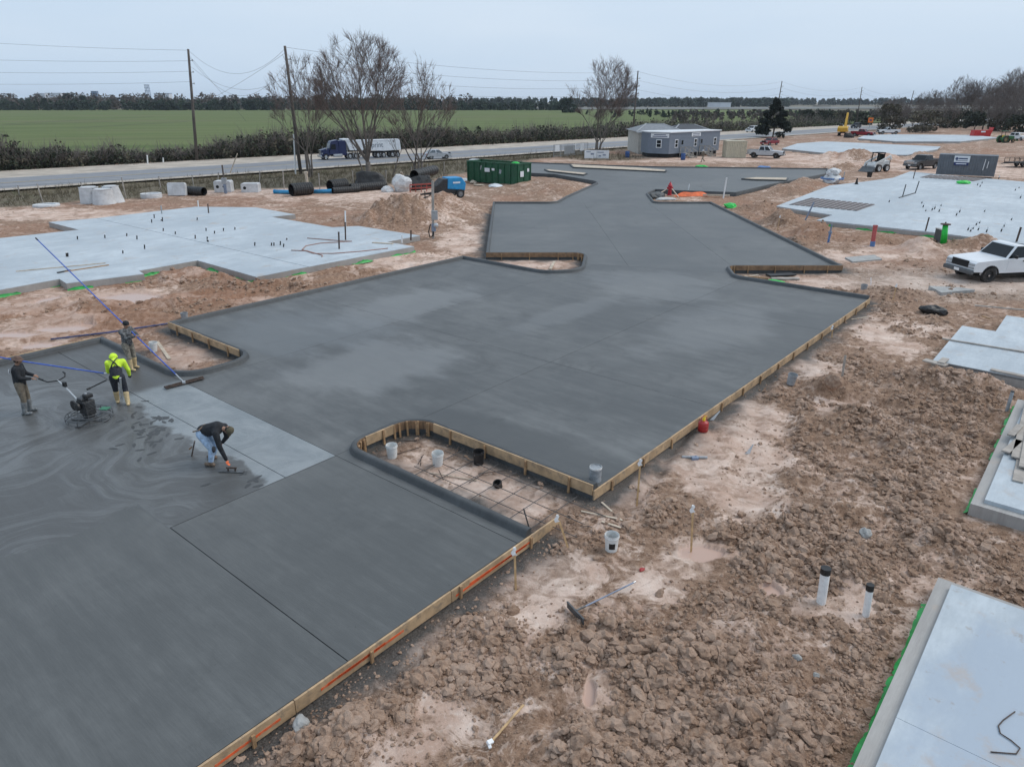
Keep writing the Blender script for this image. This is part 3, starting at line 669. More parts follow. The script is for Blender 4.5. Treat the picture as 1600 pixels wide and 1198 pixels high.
def merge(ps):
    bm = bmesh.new()
    for pl in ps: bm.faces.new([bm.verts.new((x, y, 0)) for x, y in pl])
    bmesh.ops.remove_doubles(bm, verts=bm.verts[:], dist=.003); bmesh.ops.dissolve_faces(bm, faces=bm.faces[:])
    out = [[(v_.co.x, v_.co.y) for v_ in f.verts] for f in bm.faces]; bm.free(); return out
wetp = [pl for pl in panels if near_t(pl) and (max(to_s(p)[0] for p in pl) < 5.3 or (max(to_s(p)[0] for p in pl) < 8.2 and min(to_s(p)[1] for p in pl) > 13.9))]
panels = [pl for pl in panels if pl not in wetp]+merge(wetp)
def inset_face(pts, w):
    bm = bmesh.new(); f = bm.faces.new([bm.verts.new((x, y, 0)) for x, y in pts]); f.normal_update()
    if f.normal.z < 0: f.normal_flip()
    bmesh.ops.inset_region(bm, faces=[f], thickness=w, use_even_offset=True, use_boundary=True)
    out = [(v_.co.x, v_.co.y) for v_ in f.verts]; bm.free(); return out
MB().add([(x, y, -.014) for x, y in PAVE], [tuple(range(len(PAVE)))]).build('paving', 'concrete_joint')
pave_o = bpy.data.objects['paving']; tag(pave_o, kind='structure')
for pl in panels:
    a = abs(sum(pl[i][0]*pl[(i+1) % len(pl)][1]-pl[(i+1) % len(pl)][0]*pl[i][1] for i in range(len(pl))))/2
    if a < .05: continue
    s1, s2 = cen_s(pl); wx, wy = cen_w(pl)
    mm = 'concrete_near' if max(to_s(p)[0] for p in pl) < 12.6 and wy < 45 and min(to_s(p)[0] for p in pl) < 9.4 else ('concrete_far' if wy > 40 or (min(p[1] for p in pl) > 37) else 'concrete_main')
    q = inset_face(pl, .010 if mm == 'concrete_near' else .006)
    n = len(q)
    mb = MB(); mb.add([(x, y, 0) for x, y in q]+[(x, y, -.013) for x, y in q], [tuple(range(n))]+[(i, (i+1) % n, n+(i+1) % n, n+i) for i in range(n)])
    mb.build('slab_panel', mm, pave_o)
# ------------------------------------------------------------------ kerbs
area = sum(PAVE[i][0]*PAVE[(i+1) % len(PAVE)][1]-PAVE[(i+1) % len(PAVE)][0]*PAVE[i][1] for i in range(len(PAVE)))
INS = 1 if area > 0 else -1
def offs(pts, i, t):
    a = Vector(pts[max(i-1, 0)]); b = Vector(pts[i]); c = Vector(pts[min(i+1, len(pts)-1)])
    n1 = Vector((-(b-a).y, (b-a).x)) if (b-a).length > 1e-6 else None; n2 = Vector((-(c-b).y, (c-b).x)) if (c-b).length > 1e-6 else None
    n1 = n1.normalized() if n1 else n2.normalized(); n2 = n2.normalized() if n2 else n1
    n = (n1+n2).normalized(); k = 1/max(.4, n.dot(n1))
    return b+n*(t*k*INS)
def sweep(pts, prof, name, m, parent=None, smooth=True):
    mb = MB(); k = len(prof); vs = []; fs = []
    for i in range(len(pts)):
        for (t_, z) in prof:
            p = offs(pts, i, t_); vs.append((p.x, p.y, z))
    for i in range(len(pts)-1):
        for j in range(k-1): fs.append((i*k+j, i*k+j+1, (i+1)*k+j+1, (i+1)*k+j))
    fs.append(tuple(range(k))); fs.append(tuple(range((len(pts)-1)*k, len(pts)*k)))
    mb.add(vs, fs); return mb.build(name, m, parent, auto=50 if smooth else None)
KP = [(-.002, -.30), (-.002, .140), (.012, .155), (.10, .157), (.135, .145), (.160, .10), (.180, .03), (.20, .004)]
def dens(pts, step=1.5):
    out = []
    for a, b in zip(pts, pts[1:]):
        n = max(1, int((Vector(b)-Vector(a)).length/step))
        out += [(a[0]+(b[0]-a[0])*k/n, a[1]+(b[1]-a[1])*k/n) for k in range(n)]
    return out+[pts[-1]]
for k in ('kerb_a', 'kerb_b', 'kerb_far_right', 'upper_right', 'upper_left', 'upper_far', 'kerb_far_left', 'kerb_c', 'kerb_left', 'kerb_d'):
    sweep(dens(RUN[k]), KP, 'kerb', 'concrete_kerb')['kind'] = 'structure'
sweep(dens(RUN['left_edge']), KP, 'kerb', 'concrete_kerb')['kind'] = 'structure'
# ------------------------------------------------------------------ house pads
def pad(name, label, poly, z0, z1, ledge=None, lines=(), gap=.008):
    t = thing(name, label, 'foundation', (0, 0, 0), 0, 'house foundation slabs')
    pieces = cut_panels(poly, lines)
    if ledge:
        MB().prism(poly, z0, ledge[1]).build('brick_ledge', 'concrete_pad_edge', t)
        pieces = cut_panels(inset_face(poly, ledge[0]), lines); zb = ledge[1]-.01
    else: zb = z0
    if len(poly) > 3 and not ledge:
        MB().prism(inset_face(poly, .02), z0, z1-.02).build('slab_core', 'concrete_pad_edge', t)
    for q in pieces:
        q = inset_face(q, gap)
        n = len(q); ztop = z1
        MB().prism(q, zb if ledge else z1-.10, ztop).build('slab_panel', 'concrete_pad', t)
    return t
padL = pad('foundation_slab', 'broad pale foundation slab left of the fresh paving, behind the workers', PADS['left'], -.6, PZ, lines=[(G(150, 341, PZ), tuple(Vector(G(482, 417, PZ))-Vector(G(150, 341, PZ))), None), (G(0, 505, PZ), tuple(Vector(G(330, 408, PZ))-Vector(G(75, 480, PZ))), lambda pl: False)], gap=.03)
padR = pad('foundation_slab', 'large pale foundation slab with dark striped panels beside the grey container', PADS['right'], -.6, PZ, lines=[(G(1296, 290, PZ), tuple(Vector(G(1420, 296, PZ))-Vector(G(1296, 290, PZ))), lambda pl: False)])
padE = pad('foundation_slab', 'pale foundation slab at right edge below the white pickup', PADS['east'], -.6, PZ, lines=[(SW(30.2, 0), E2, None)], gap=.02)
padM = pad('foundation_slab', 'foundation slab at right edge carrying the grey lumber stack', PADS['mid'], -.6, PZ+.03, ledge=(.22, .06))
padN = pad('foundation_slab', 'bluish foundation slab in the bottom right corner with bent rebar', PADS['near'], -.6, PZ+.03, ledge=(.24, .05), lines=[(SW(9.6, 0), E2, None)], gap=.004)
padA = pad('foundation_slab', 'far foundation slab in front of the red pickup', PADS['far_a'], -.6, .1)
padB = pad('foundation_slab', 'farthest foundation slab beside the red dumpster', PADS['far_b'], -.6, .1)
# ------------------------------------------------------------------ timber forms
mat('form_wood', (.46, .315, .185), .75, var=.25, scale=2.0, dirt=(.10, .10, .098), dirt_amt=.6, bmp=.2)
mat('form_wood_dark', (.26, .155, .085), .8, var=.3, scale=3.0, dirt=(.09, .088, .085), dirt_amt=.6)
mat('stake_wood', (.36, .22, .115), .8, var=.3, scale=5.0, dirt=(.12, .10, .085), dirt_amt=.4)
mat('orange_paint', (.75, .115, .03), .7, var=.2, scale=4, dirt=(.40, .28, .17), dirt_amt=.6)
def form(label, pts, top, depth, board_len=3.6, thick=.04, stake_gap=1.2, dark=False, out=1, seed=0, paint=None, cleat=False):
    """form boards nailed to stakes along the outside of a run"""
    rn = random.Random(seed)
    t = thing('wooden_form', label, 'formwork', (0, 0, 0), 0, 'timber forms round the fresh concrete')
    tot = 0
    for a, b in zip(pts, pts[1:]):
        a, b = Vector(a), Vector(b); d = (b-a); L = d.length; d = d/L; nrm = Vector((-d.y, d.x))*(-INS)*out
        n = max(1, round(L/board_len)); bl = L/n; ang = math.atan2(d.y, d.x)
        for k in range(n):
            c = a+d*(bl*(k+.5))+nrm*(thick/2+.004+rn.uniform(0, .006)); dz = rn.uniform(-.008, .006)
            MB().box((c.x, c.y, top-depth/2+dz), (bl-.012, thick, depth), ang+rn.uniform(-.0015, .0015)).build('board', 'form_wood_dark' if dark else 'form_wood', t, bevel=.004)
            if paint and paint[0] <= (k+.5)/n <= paint[1]:
                c2 = c+nrm*(thick/2+.003)
                for q in range(3):
                    c3 = c2+d*rn.uniform(-bl*.3, bl*.3); MB().box((c3.x, c3.y, top-depth*rn.uniform(.35, .6)), (bl*rn.uniform(.3, .6), .004, .045), ang, 0, rn.uniform(-.02, .02)).build('paint_stripe', 'orange_paint', t)
        m = max(1, int(L/stake_gap))
        for k in range(m):
            c = a+d*(L*(k+.5)/m+rn.uniform(-.1, .1))+nrm*(thick+.012+.022); h = depth+.28; z = top-.02+rn.uniform(-.03, .03)
            MB().box((c.x, c.y, z-h/2), (.055, .04, h), ang+rn.uniform(-.1, .1), rn.uniform(-.04, .04), rn.uniform(-.04, .04)).build('stake', 'stake_wood', t)
    return t
form('form boards with orange paint along the near edge of the fresh paving', [SW(-6, 7.9), SW(11.0, 7.9)], .004, .25, seed=1, paint=(.45, 1), stake_gap=1.9)
form('long form boards along the edge of the main paving beside churned earth', [SW(12.36, 7.9), SW(35.2, 7.9)], .006, .25, seed=2, stake_gap=1.5)
def part_run(k, a, b): return RUN[k][a:b]
ka = RUN['kerb_a']
form('form boards around the planter pocket holding white buckets', [ka[-2], ka[-1]], .150, .27, seed=3, stake_gap=1.15)
form('short form boards bent round the tip of the planter pocket with buckets', [ka[8], ka[9]], .150, .27, seed=5, stake_gap=.8)
for seg, sd_, lab in ((ka[1:9], 6, 'curved dark form at the near tip of the planter pocket with buckets'), (ka[9:17], 7, 'curved dark form at the far tip of the planter pocket with buckets')):
    form(lab, seg, .148, .25, board_len=.5, thick=.014, stake_gap=.24, dark=True, seed=sd_)
kd = RUN['kerb_d']
form('form boards of the planter pocket behind the worker with the long pole', [kd[0], kd[1]], .150, .27, seed=8, stake_gap=1.2)
kc = RUN['kerb_c']
form('form board across the small dirt island in the paving centre', [kc[0], kc[1]], .150, .27, seed=9, stake_gap=1.4, dark=True)
form('curved dark form at the tip of the central dirt island', kc[1:8], .148, .25, board_len=.5, thick=.014, stake_gap=.3, dark=True, seed=10)
kb = RUN['kerb_b']
form('form board across the right dirt island with green scrap', [kb[-2], kb[-1]], .150, .27, seed=11, stake_gap=1.4, dark=True)
form('curved dark form at the tip of the right dirt island', kb[9:-1], .148, .25, board_len=.5, thick=.014, stake_gap=.3, dark=True, seed=12)
form('weathered form boards at the left edge behind the workers', [SW(9.7, 28.6), SW(-4, 28.6)], .165, .27, seed=13, stake_gap=1.6, paint=(.2, .45))
# ------------------------------------------------------------------ people
mat('skin', (.33, .185, .125), .6, var=.1, scale=20)
mat('black_cloth', (.018, .020, .024), .9, var=.35, scale=9, bmp=.3)
mat('olive_cloth', (.165, .135, .100), .9, var=.3, scale=8, bmp=.3, dirt=(.20, .18, .16))
mat('hi_vis', (.62, .86, .05), .8, var=.15, scale=8, bmp=.25)
mat('navy_cloth', (.020, .023, .032), .9, var=.35, scale=8, bmp=.3, dirt=(.11, .11, .11), dirt_amt=.35)
mat('camo_cloth', (.105, .108, .112), .9, var=.75, scale=14, bmp=.3)
mat('camo_pants', (.23, .205, .165), .9, var=.5, scale=14, bmp=.3, dirt=(.12, .12, .12))
mat('denim', (.36, .48, .64), .9, var=.3, scale=7, bmp=.3, dirt=(.20, .22, .25), dirt_amt=.6)
mat('grey_rubber', (.17, .18, .185), .5, var=.3, scale=9, dirt=(.30, .30, .30))
mat('tan_boot', (.56, .42, .225), .6, var=.2, scale=9, dirt=(.22, .20, .18))
mat('brown_boot', (.16, .11, .075), .7, var=.3, scale=9, dirt=(.14, .14, .14))
mat('brown_felt', (.135, .085, .068), .9, var=.2, scale=15)
mat('olive_cap', (.095, .080, .050), .9, var=.2, scale=15)
mat('orange_glove', (.70, .16, .06), .7, var=.2, scale=15)
mat('white_print', (.7, .72, .74), .8, var=.1)
mat('reflective', (.62, .64, .65), .45, var=.1)
mat('knee_pad', (.05, .052, .06), .7, var=.2)
mat('hair', (.02, .015, .012), .8, var=.2, scale=20)
def V(*a): return Vector(a)
def remeshed(mb, voxel, name, m, parent, smooth_it=6):
    me = bpy.data.meshes.new(name); me.from_pydata(mb.v, [], mb.f)
    bm = bmesh.new(); bm.from_mesh(me); bmesh.ops.recalc_face_normals(bm, faces=bm.faces); bm.to_mesh(me); bm.free()
    o = bpy.data.objects.new(name, me); COL.objects.link(o)
    r = o.modifiers.new('r', 'REMESH'); r.mode = 'VOXEL'; r.voxel_size = voxel
    s = o.modifiers.new('s', 'SMOOTH'); s.iterations = smooth_it; s.factor = .5
    dg = bpy.context.evaluated_depsgraph_get(); me2 = bpy.data.meshes.new_from_object(o.evaluated_get(dg))
    o.modifiers.clear(); o.data = me2; me2.materials.clear(); me2.materials.append(MATS[m] if isinstance(m, str) else m)
    me2.polygons.foreach_set('use_smooth', [True]*len(me2.polygons)); o.parent = parent; me2.name = name
    return o
def limb(mb, pts, rad, n=10):
    for p, r in zip(pts, rad): mb.ball(p, r, 10, 7)
    for i in range(len(pts)-1): mb.tube([pts[i], pts[i+1]], [rad[i], rad[i+1]], n)
def hand(mb, wr, d, up, side):
    """palm with four fingers and a thumb, slightly curled"""
    d = d.normalized(); up = (up-d*up.dot(d)).normalized(); lat = d.cross(up)*side
    pc = wr+d*.05
    for k in (-1, 0, 1): mb.ball(pc+lat*k*.022, (.03, .03, .026), 8, 5)
    for k, ln in ((-1.5, .062), (-.5, .076), (.5, .080), (1.5, .072)):
        a = wr+d*.085+lat*k*.019; b = a+d*ln*.5-up*.012; c = b+d*ln*.25-up*ln*.42
        mb.tube([a-d*.02, a, b, c], [.010, .0105, .0095, .007], 6)
    a = wr+d*.03+lat*.035; b = a+lat*.022+d*.030-up*.01; c = b+d*.03-up*.012
    mb.tube([a-lat*.02, a, b, c], [.013, .013, .011, .008], 6)
def person(label, loc, rz, J, top, legs, boots, hat, group='workers on the site', glove=None, tall=False, bib=None):
    t = thing('person', label, 'person', loc, rz, group)
    J = {k: Vector(v_) for k, v_ in J.items()}
    pel, che, neck, head = J['pel'], J['che'], J['neck'], J['head']
    b = MB()
    hd_ = (head-neck).normalized(); f = J['face'].normalized(); f = (f-hd_*f.dot(hd_)).normalized(); lat = f.cross(hd_)
    b.ball(head, (.078, .078, .105), 14, 10); b.ball(head+f*.028-hd_*.02, (.070, .070, .085), 12, 8)
    b.ball(head+f*.040-hd_*.075, .042, 8, 6)                                   # jaw
    b.tube([head+f*.092+hd_*.01, head+f*.118-hd_*.028, head+f*.092-hd_*.04], [.010, .017, .012], 6)   # nose
    for s in (-1, 1):
        b.ball(head+lat*s*.082-hd_*.012-f*.005, (.014, .020, .030), 6, 5)       # ears
        b.ball(head+f*.086+lat*s*.032+hd_*.012, .012, 6, 4)                    # brow over the eye
    limb(b, [neck-hd_*.06, head-hd_*.06], [.062, .055])
    limb(b, [pel, (pel+che)/2, che], [.130, .130, .145])
    for s in 'LR':
        limb(b, [che+(J['sh'+s]-che)*.55, J['sh'+s], J['el'+s], J['wr'+s]], [.085, .062, .043, .030])
        limb(b, [pel+(J['hip'+s]-pel)*.6, J['hip'+s], J['kn'+s], J['an'+s]], [.115, .095, .060, .045])
    body = remeshed(b, .013, 'body', 'skin', t)
    h = MB()
    for s, sg in (('L', 1), ('R', -1)):
        if glove: h = MB()
        hand(h, J['wr'+s], J['wr'+s]-J['el'+s] if 'hd'+s not in J else J['hd'+s], J.get('up'+s, Vector((0, 0, 1)) if abs((J['wr'+s]-J['el'+s]).normalized().z) < .8 else f), sg)
        if glove: remeshed(h, .008, 'glove', glove, t, 1)
    if not glove:
        hm = bpy.data.meshes.new('hand'); hm.from_pydata(h.v, [], h.f)
        bm = bmesh.new(); bm.from_mesh(body.data); bm.from_mesh(hm); bm.to_mesh(body.data); bm.free()
        body.data.polygons.foreach_set('use_smooth', [True]*len(body.data.polygons))
    # clothes
    c = MB(); mid = (pel+che)/2
    limb(c, [pel+(che-pel)*.02, mid, che, neck-hd_*.075], [.165, .165, .172, .095])
    for s in 'LR':
        limb(c, [che+(J['sh'+s]-che)*.5, J['sh'+s], (J['sh'+s]+J['el'+s])/2, J['el'+s], J['el'+s]+(J['wr'+s]-J['el'+s])*.92], [.125, .092, .076, .066, .048])
    tp = remeshed(c, .016, 'jacket', top, t, 4)
    c = MB()
    limb(c, [pel, pel+(che-pel)*.12], [.158, .160])
    for s in 'LR':
        k = J['kn'+s]; a = J['an'+s]; hp = J['hip'+s]
        e1, e2 = (.25, .42) if tall else (.55, .85)
        limb(c, [pel+(hp-pel)*.6, hp, (hp+k)/2, k, k+(a-k)*e1, k+(a-k)*e2], [.140, .120, .102, .080, .076, .068])
    remeshed(c, .016, 'trousers', legs, t, 4)
    for s in 'LR':
        a = J['an'+s]; k = J['kn'+s]; td = J.get('toe'+s, f).copy(); td.z = 0; td.normalize(); sd = Vector((-td.y, td.x, 0)); fl = Vector((0, 0, max(0, a.z-.09)))
        c = MB(); limb(c, [a+(k-a)*.68, a+(k-a)*.3, a], [.082 if tall else .06, .072 if tall else .06, .064])
        for q, rr_ in ((-.06, .052), (.02, .055), (.09, .056), (.15, .050)): c.ball(a+td*q-Vector((0, 0, .045)), (rr_, rr_, .045), 8, 6)
        bo = remeshed(c, .013, 'boot', boots, t, 3)
    # headgear
    if hat:
        kind, hm_ = hat; c = MB()
        q = hd_.to_track_quat('Z', 'Y').to_matrix()
        def place(vs): return [head+q @ Vector(p) for p in vs]
        tmp = MB()
        if kind == 'hardhat': tmp.lathe([(.150, .035), (.150, .045), (.125, .055), (.118, .10), (.085, .145), (.0, .160)], 16)
        elif kind == 'hood': tmp.lathe([(.10, -.08), (.118, -.02), (.118, .05), (.09, .11), (.0, .135)], 14)
        elif kind == 'brim': tmp.lathe([(.155, .030), (.155, .038), (.098, .045), (.096, .10), (.07, .125), (.0, .13)], 16)
        else: tmp.lathe([(.098, .0), (.100, .05), (.085, .10), (.05, .125), (0, .130)], 14)
        c.add(place(tmp.v), tmp.f)
        if kind == 'cap':
            c.add([head+p for p in (f*.07+lat*.075+hd_*.045, f*.07-lat*.075+hd_*.045, f*.175-lat*.05+hd_*.03, f*.175+lat*.05+hd_*.03, f*.07+lat*.075+hd_*.033, f*.07-lat*.075+hd_*.033, f*.175-lat*.05+hd_*.02, f*.175+lat*.05+hd_*.02)],
                  [(0, 1, 2, 3), (7, 6, 5, 4), (0, 4, 5, 1), (1, 5, 6, 2), (2, 6, 7, 3), (3, 7, 4, 0)])
        c.build('cap' if kind in ('cap', 'beanie', 'brim') else kind, hm_, t, smooth=True)
        if kind in ('cap', 'hardhat', 'brim'):
            hr = MB(); tmp = MB().lathe([(.078, -.05), (.090, .0), (.088, .045)], 12); hr.add([head-f*.012+q @ Vector(p) for p in tmp.v], tmp.f); hr.build('hair', 'hair', t, smooth=True)
    bd = (che-pel).normalized(); bk = J.get('back', -f).normalized(); bk = (bk-bd*bk.dot(bd)).normalized(); bl = bd.cross(bk)
    if bib:      # overalls: waist panel and crossed back straps
        c = MB(); limb(c, [pel+bd*.02, pel+bd*.20], [.172, .175]); remeshed(c, .016, 'bib', bib, t, 3)
        for s in (-1, 1):
            MB().tube([pel+bd*.20+bk*.165+bl*s*.10, pel+bd*.34+bk*.190+bl*s*.03, pel+bd*.46+bk*.175-bl*s*.07, pel+bd*.54+bk*.09-bl*s*.11], .022, 6, flat=.5).build('strap', bib, t, smooth=True)
    return t, J
def P(loc, rz, p):      # local -> world
    c, s = math.cos(rz), math.sin(rz); return Vector((loc[0]+p[0]*c-p[1]*s, loc[1]+p[0]*s+p[1]*c, loc[2]+p[2]))
# -- worker standing at the trowel handle (faces right)
l1 = (*G(44, 645), 0)
person('worker in black jacket and brown hat standing behind the power trowel', l1, R(15), dict(
 pel=(0, 0, .95), che=(.03, 0, 1.32), neck=(.05, 0, 1.50), head=(.09, 0, 1.63), face=(1, 0, -.25),
 shL=(.04, .19, 1.42), elL=(.10, .24, 1.16), wrL=(.34, .14, 1.10), shR=(.04, -.19, 1.42), elR=(.10, -.24, 1.16), wrR=(.34, -.10, 1.08),
 hipL=(0, .10, .90), knL=(.04, .13, .50), anL=(.02, .14, .09), hipR=(0, -.10, .90), knR=(.03, -.13, .50), anR=(-.02, -.15, .09)),
 'black_cloth', 'olive_cloth', 'grey_rubber', ('brim', 'brown_felt'), tall=True)
MB().box((-.155, -.08, 1.34), (.012, .15, .11), .2).build('back_print', 'white_print', bpy.data.objects['person'])
# -- hi-vis worker bending (seen from behind)
l2 = (*G(192, 632), 0)
person('bending worker in yellow high visibility jacket and black overalls', l2, R(112), dict(
 pel=(0, 0, .93), che=(.25, .02, 1.20), neck=(.37, .03, 1.33), head=(.47, .05, 1.36), face=(.75, .1, -.7), back=(-.5, 0, .8),
 shL=(.28, .20, 1.26), elL=(.36, .25, .98), wrL=(.52, .16, .84), shR=(.28, -.20, 1.26), elR=(.30, -.29, .98), wrR=(.42, -.28, .76),
 hipL=(0, .10, .89), knL=(.16, .13, .50), anL=(.22, .15, .09), hipR=(0, -.10, .89), knR=(.06, -.14, .49), anR=(-.10, -.16, .09)),
 'hi_vis', 'navy_cloth', 'tan_boot', ('hood', 'hi_vis'), bib='navy_cloth', glove='knee_pad', tall=True)
# -- worker guiding the bull float pole (faces right)
l3 = (*G(207, 576), 0)
person('worker in grey camouflage hoodie and black beanie holding the blue pole', l3, R(-18), dict(
 pel=(0, 0, .93), che=(.04, 0, 1.28), neck=(.07, 0, 1.45), head=(.10, .01, 1.58), face=(1, -.15, -.30),
 shL=(.05, .19, 1.38), elL=(.20, .26, 1.16), wrL=(.43, .14, 1.12), shR=(.05, -.19, 1.38), elR=(.22, -.22, 1.18), wrR=(.45, -.06, 1.22),
 hipL=(0, .10, .88), knL=(.05, .12, .49), anL=(.0, .13, .09), hipR=(0, -.10, .88), knR=(.09, -.13, .49), anR=(.12, -.15, .09)),
 'camo_cloth', 'camo_pants', 'tan_boot', ('beanie', 'black_cloth'), tall=True)
# -- stooping finisher (faces right)
l4 = (*G(330, 722), 0)
pw, J4 = person('stooping worker in black shirt and jeans finishing concrete with a hand trowel', l4, R(-14), dict(
 pel=(-.08, 0, .86), che=(.34, 0, 1.00), neck=(.52, 0, 1.00), head=(.66, 0, .98), face=(.5, 0, -1), back=(0, 0, 1),
 shL=(.42, .18, .96), elL=(.40, .24, .66), wrL=(.28, .18, .50), shR=(.42, -.18, .94), elR=(.52, -.24, .60), wrR=(.62, -.20, .24), hdR=(.25, 0, -1),
 hipL=(-.08, .10, .82), knL=(.10, .17, .48), anL=(-.06, .19, .09), hipR=(-.08, -.10, .82), knR=(.20, -.15, .47), anR=(.14, -.18, .09)),
 'black_cloth', 'denim', 'brown_boot', ('cap', 'olive_cap'), glove='orange_glove')
for s in 'LR':
    k = J4['kn'+s]; MB().ball(k+Vector((.062, 0, 0)), (.035, .065, .09), 8, 6).build('knee_pad', 'knee_pad', pw, smooth=True)
c = MB().tube([(-.24+.0, .16, .90), (-.05, .185, .97), (.0, 0, 1.05), (-.05, -.185, .97), (-.24, -.16, .90)], .018, 6); c.build('tool_belt', 'brown_boot', pw)
# far walking person with white helmet
lf = (*G(1098, 253, GZ), GZ)
person('distant person in brown vest and white hard hat walking past the site office', lf, R(200), dict(
 pel=(0, 0, .93), che=(.05, 0, 1.30), neck=(.07, 0, 1.48), head=(.10, 0, 1.61), face=(1, 0, -.1),
 shL=(.05, .19, 1.40), elL=(-.08, .24, 1.14), wrL=(.05, .22, .92), shR=(.05, -.19, 1.40), elR=(.16, -.24, 1.14), wrR=(.34, -.20, 1.0),
 hipL=(0, .10, .88), knL=(.22, .11, .50), anL=(.32, .11, .09), hipR=(0, -.10, .88), knR=(-.04, -.11, .48), anR=(-.36, -.11, .13)),
 'olive_cloth', 'camo_pants', 'brown_boot', ('hardhat', 'white_print'), group=None)
# ------------------------------------------------------------------ tools on the fresh concrete
mat('blue_pole', (.045, .115, .50), .4, var=.15, scale=4, dirt=(.35, .38, .45), dirt_amt=.3)
mat('bare_metal', (.52, .53, .54), .4, metal=.6, var=.15, scale=5)
mat('float_wood', (.060, .038, .028), .7, var=.3, scale=5, dirt=(.15, .15, .15), dirt_amt=.5)
mat('black_plastic', (.016, .016, .017), .5, var=.3, scale=6)
mat('black_engine', (.022, .022, .024), .45, var=.4, scale=12, dirt=(.16, .16, .155), dirt_amt=.5)
mat('steel_grey', (.11, .115, .12), .5, metal=.5, var=.3, scale=8, dirt=(.16, .16, .155), dirt_amt=.5)
mat('green_paint', (.03, .19, .10), .5, var=.2, scale=8, dirt=(.15, .15, .15), dirt_amt=.5)
# bull float
bl = Vector((*G(288, 601), .03)); hnd = P(l3, R(-18), (.47, .04, 1.16))
dirp = (hnd-bl)
bf = thing('bull_float', 'bull float with long blue pole held by the worker in camouflage', 'bull float', (0, 0, 0))
a = Vector((*G(258, 608), .05)); b_ = Vector((*G(318, 592), .05))
MB().bar(a, b_, .20, .035).bar(a+Vector((0, 0, .035)), b_+Vector((0, 0, .035)), .07, .04).build('float_blade', 'float_wood', bf, bevel=.01)
br = bl+Vector((0, 0, .06))
tube_end = None
MB().tube([br, br+dirp.normalized()*.45], .017, 8).box(tuple(br), (.09, .09, .06), .3).build('bracket', 'bare_metal', bf)
# the pole passes the hands and runs on up and back
def proj(p):
    y = p.y*CPt-(p.z-CAM_H)*SPt; up = p.y*SPt+(p.z-CAM_H)*CPt
    return 800+FOC*p.x/y, 599-FOC*up/y
pole_dir = (hnd-br)
best = None
for Lk in np.linspace(3, 9, 61):
    q = proj(br+pole_dir.normalized()*Lk)
    if best is None or abs(q[0]-60) < best[0]: best = (abs(q[0]-60), Lk)
Lp = best[1]
MB().tube([br+pole_dir.normalized()*.40, br+pole_dir.normalized()*(Lp*.5)+Vector((0, 0, -.02)), br+pole_dir.normalized()*Lp], .021, 8).build('pole', 'blue_pole', bf, smooth=True)
MB().tube([br+pole_dir.normalized()*Lp, br+pole_dir.normalized()*(Lp+.16)], .026, 8).build('pole_cap', 'black_plastic', bf)
# second pole held level by the bending worker
pb = thing('blue_pole', 'level blue float pole running out of the picture behind the man in brown hat', 'pole', (0, 0, 0))
p0 = Vector(AT(163, 583, 20.0)); p1 = Vector(AT(-60, 548, 20.9))
MB().tube([p0, (p0+p1)/2+Vector((0, 0, -.03)), p1], .022, 8).build('shaft', 'blue_pole', pb, smooth=True)
MB().tube([p0, p0+(p0-p1).normalized()*.10], .025, 8).build('end_cap', 'bare_metal', pb)
# pole lying on the earth
pl_ = thing('blue_pole', 'dull blue pole lying on the mud behind the curb', 'pole', (0, 0, 0))
q = [Vector(ground(80, 533, .08)), Vector(ground(170, 522, .07)), Vector(ground(262, 508, .07))]
mat('dull_blue', (.035, .055, .16), .6, var=.4, scale=3, dirt=(.30, .24, .2), dirt_amt=.6)
MB().tube(q, .035, 8).build('shaft', 'dull_blue', pl_, smooth=True)
MB().tube([q[2], q[2]+(q[2]-q[1]).normalized()*.5], .03, 8).build('end_piece', 'bare_metal', pl_)
# power trowel
pt = thing('power_trowel', 'walk-behind power trowel with black engine and guard rings', 'power trowel', (*G(141, 656), 0), R(150))
for r_, z in ((.60, .07), (.60, .20), (.45, .21), (.28, .22)):
    MB().tube([(r_*math.cos(k*math.pi/14), r_*math.sin(k*math.pi/14), z) for k in range(29)], .012, 6, caps=False).build('guard_ring', 'steel_grey', pt, smooth=True)
for k in range(12):
    a_ = k*math.pi/6; MB().bar((.60*math.cos(a_), .60*math.sin(a_), .06), (.60*math.cos(a_), .60*math.sin(a_), .21), .014).bar((.1*math.cos(a_), .1*math.sin(a_), .225), (.6*math.cos(a_), .6*math.sin(a_), .205), .014).build('guard_bar', 'steel_grey', pt)
for k in range(4):
    a_ = k*math.pi/2+.4; MB().box((.34*math.cos(a_), .34*math.sin(a_), .02), (.40, .16, .012), a_, .08).build('trowel_blade', 'steel_grey', pt)
MB().box((0, 0, .30), (.34, .28, .16)).lathe([(.16, .10), (.16, .24)], 12).build('gearbox', 'black_engine', pt, bevel=.015)
eng = MB().box((.02, 0, .50), (.36, .34, .26)).box((.05, .05, .66), (.24, .22, .10)).build('engine', 'black_engine', pt, bevel=.03)
for k in range(5): MB().box((-.17+.0, 0, .42+.04*k), (.035, .28, .012)).build('cooling_fin', 'steel_grey', eng)
MB().lathe([(.10, .0), (.12, .02), (.12, .07), (.05, .09)], 14, (.02, .205, .50), 'Y').build('recoil_starter', 'black_plastic', eng)
MB().box((-.05, -.06, .745), (.20, .22, .12)).build('fuel_tank', 'black_plastic', pt, bevel=.03)
MB().tube([(-.05, -.02, .80), (-.05, -.02, .83)], .03, 10).build('fuel_cap', 'bare_metal', pt)
MB().tube([(.20, -.1, .52), (.28, -.12, .54), (.28, -.05, .66)], .035, 8).build('muffler', 'steel_grey', pt)
MB().tube([(.24, .20, .48), (.24, .24, .48)], .15, 14).build('wheel_guard', 'black_plastic', pt)
MB().box((-.10, -.42, .225), (.24, .22, .02), .4).build('green_plate', 'green_paint', pt)
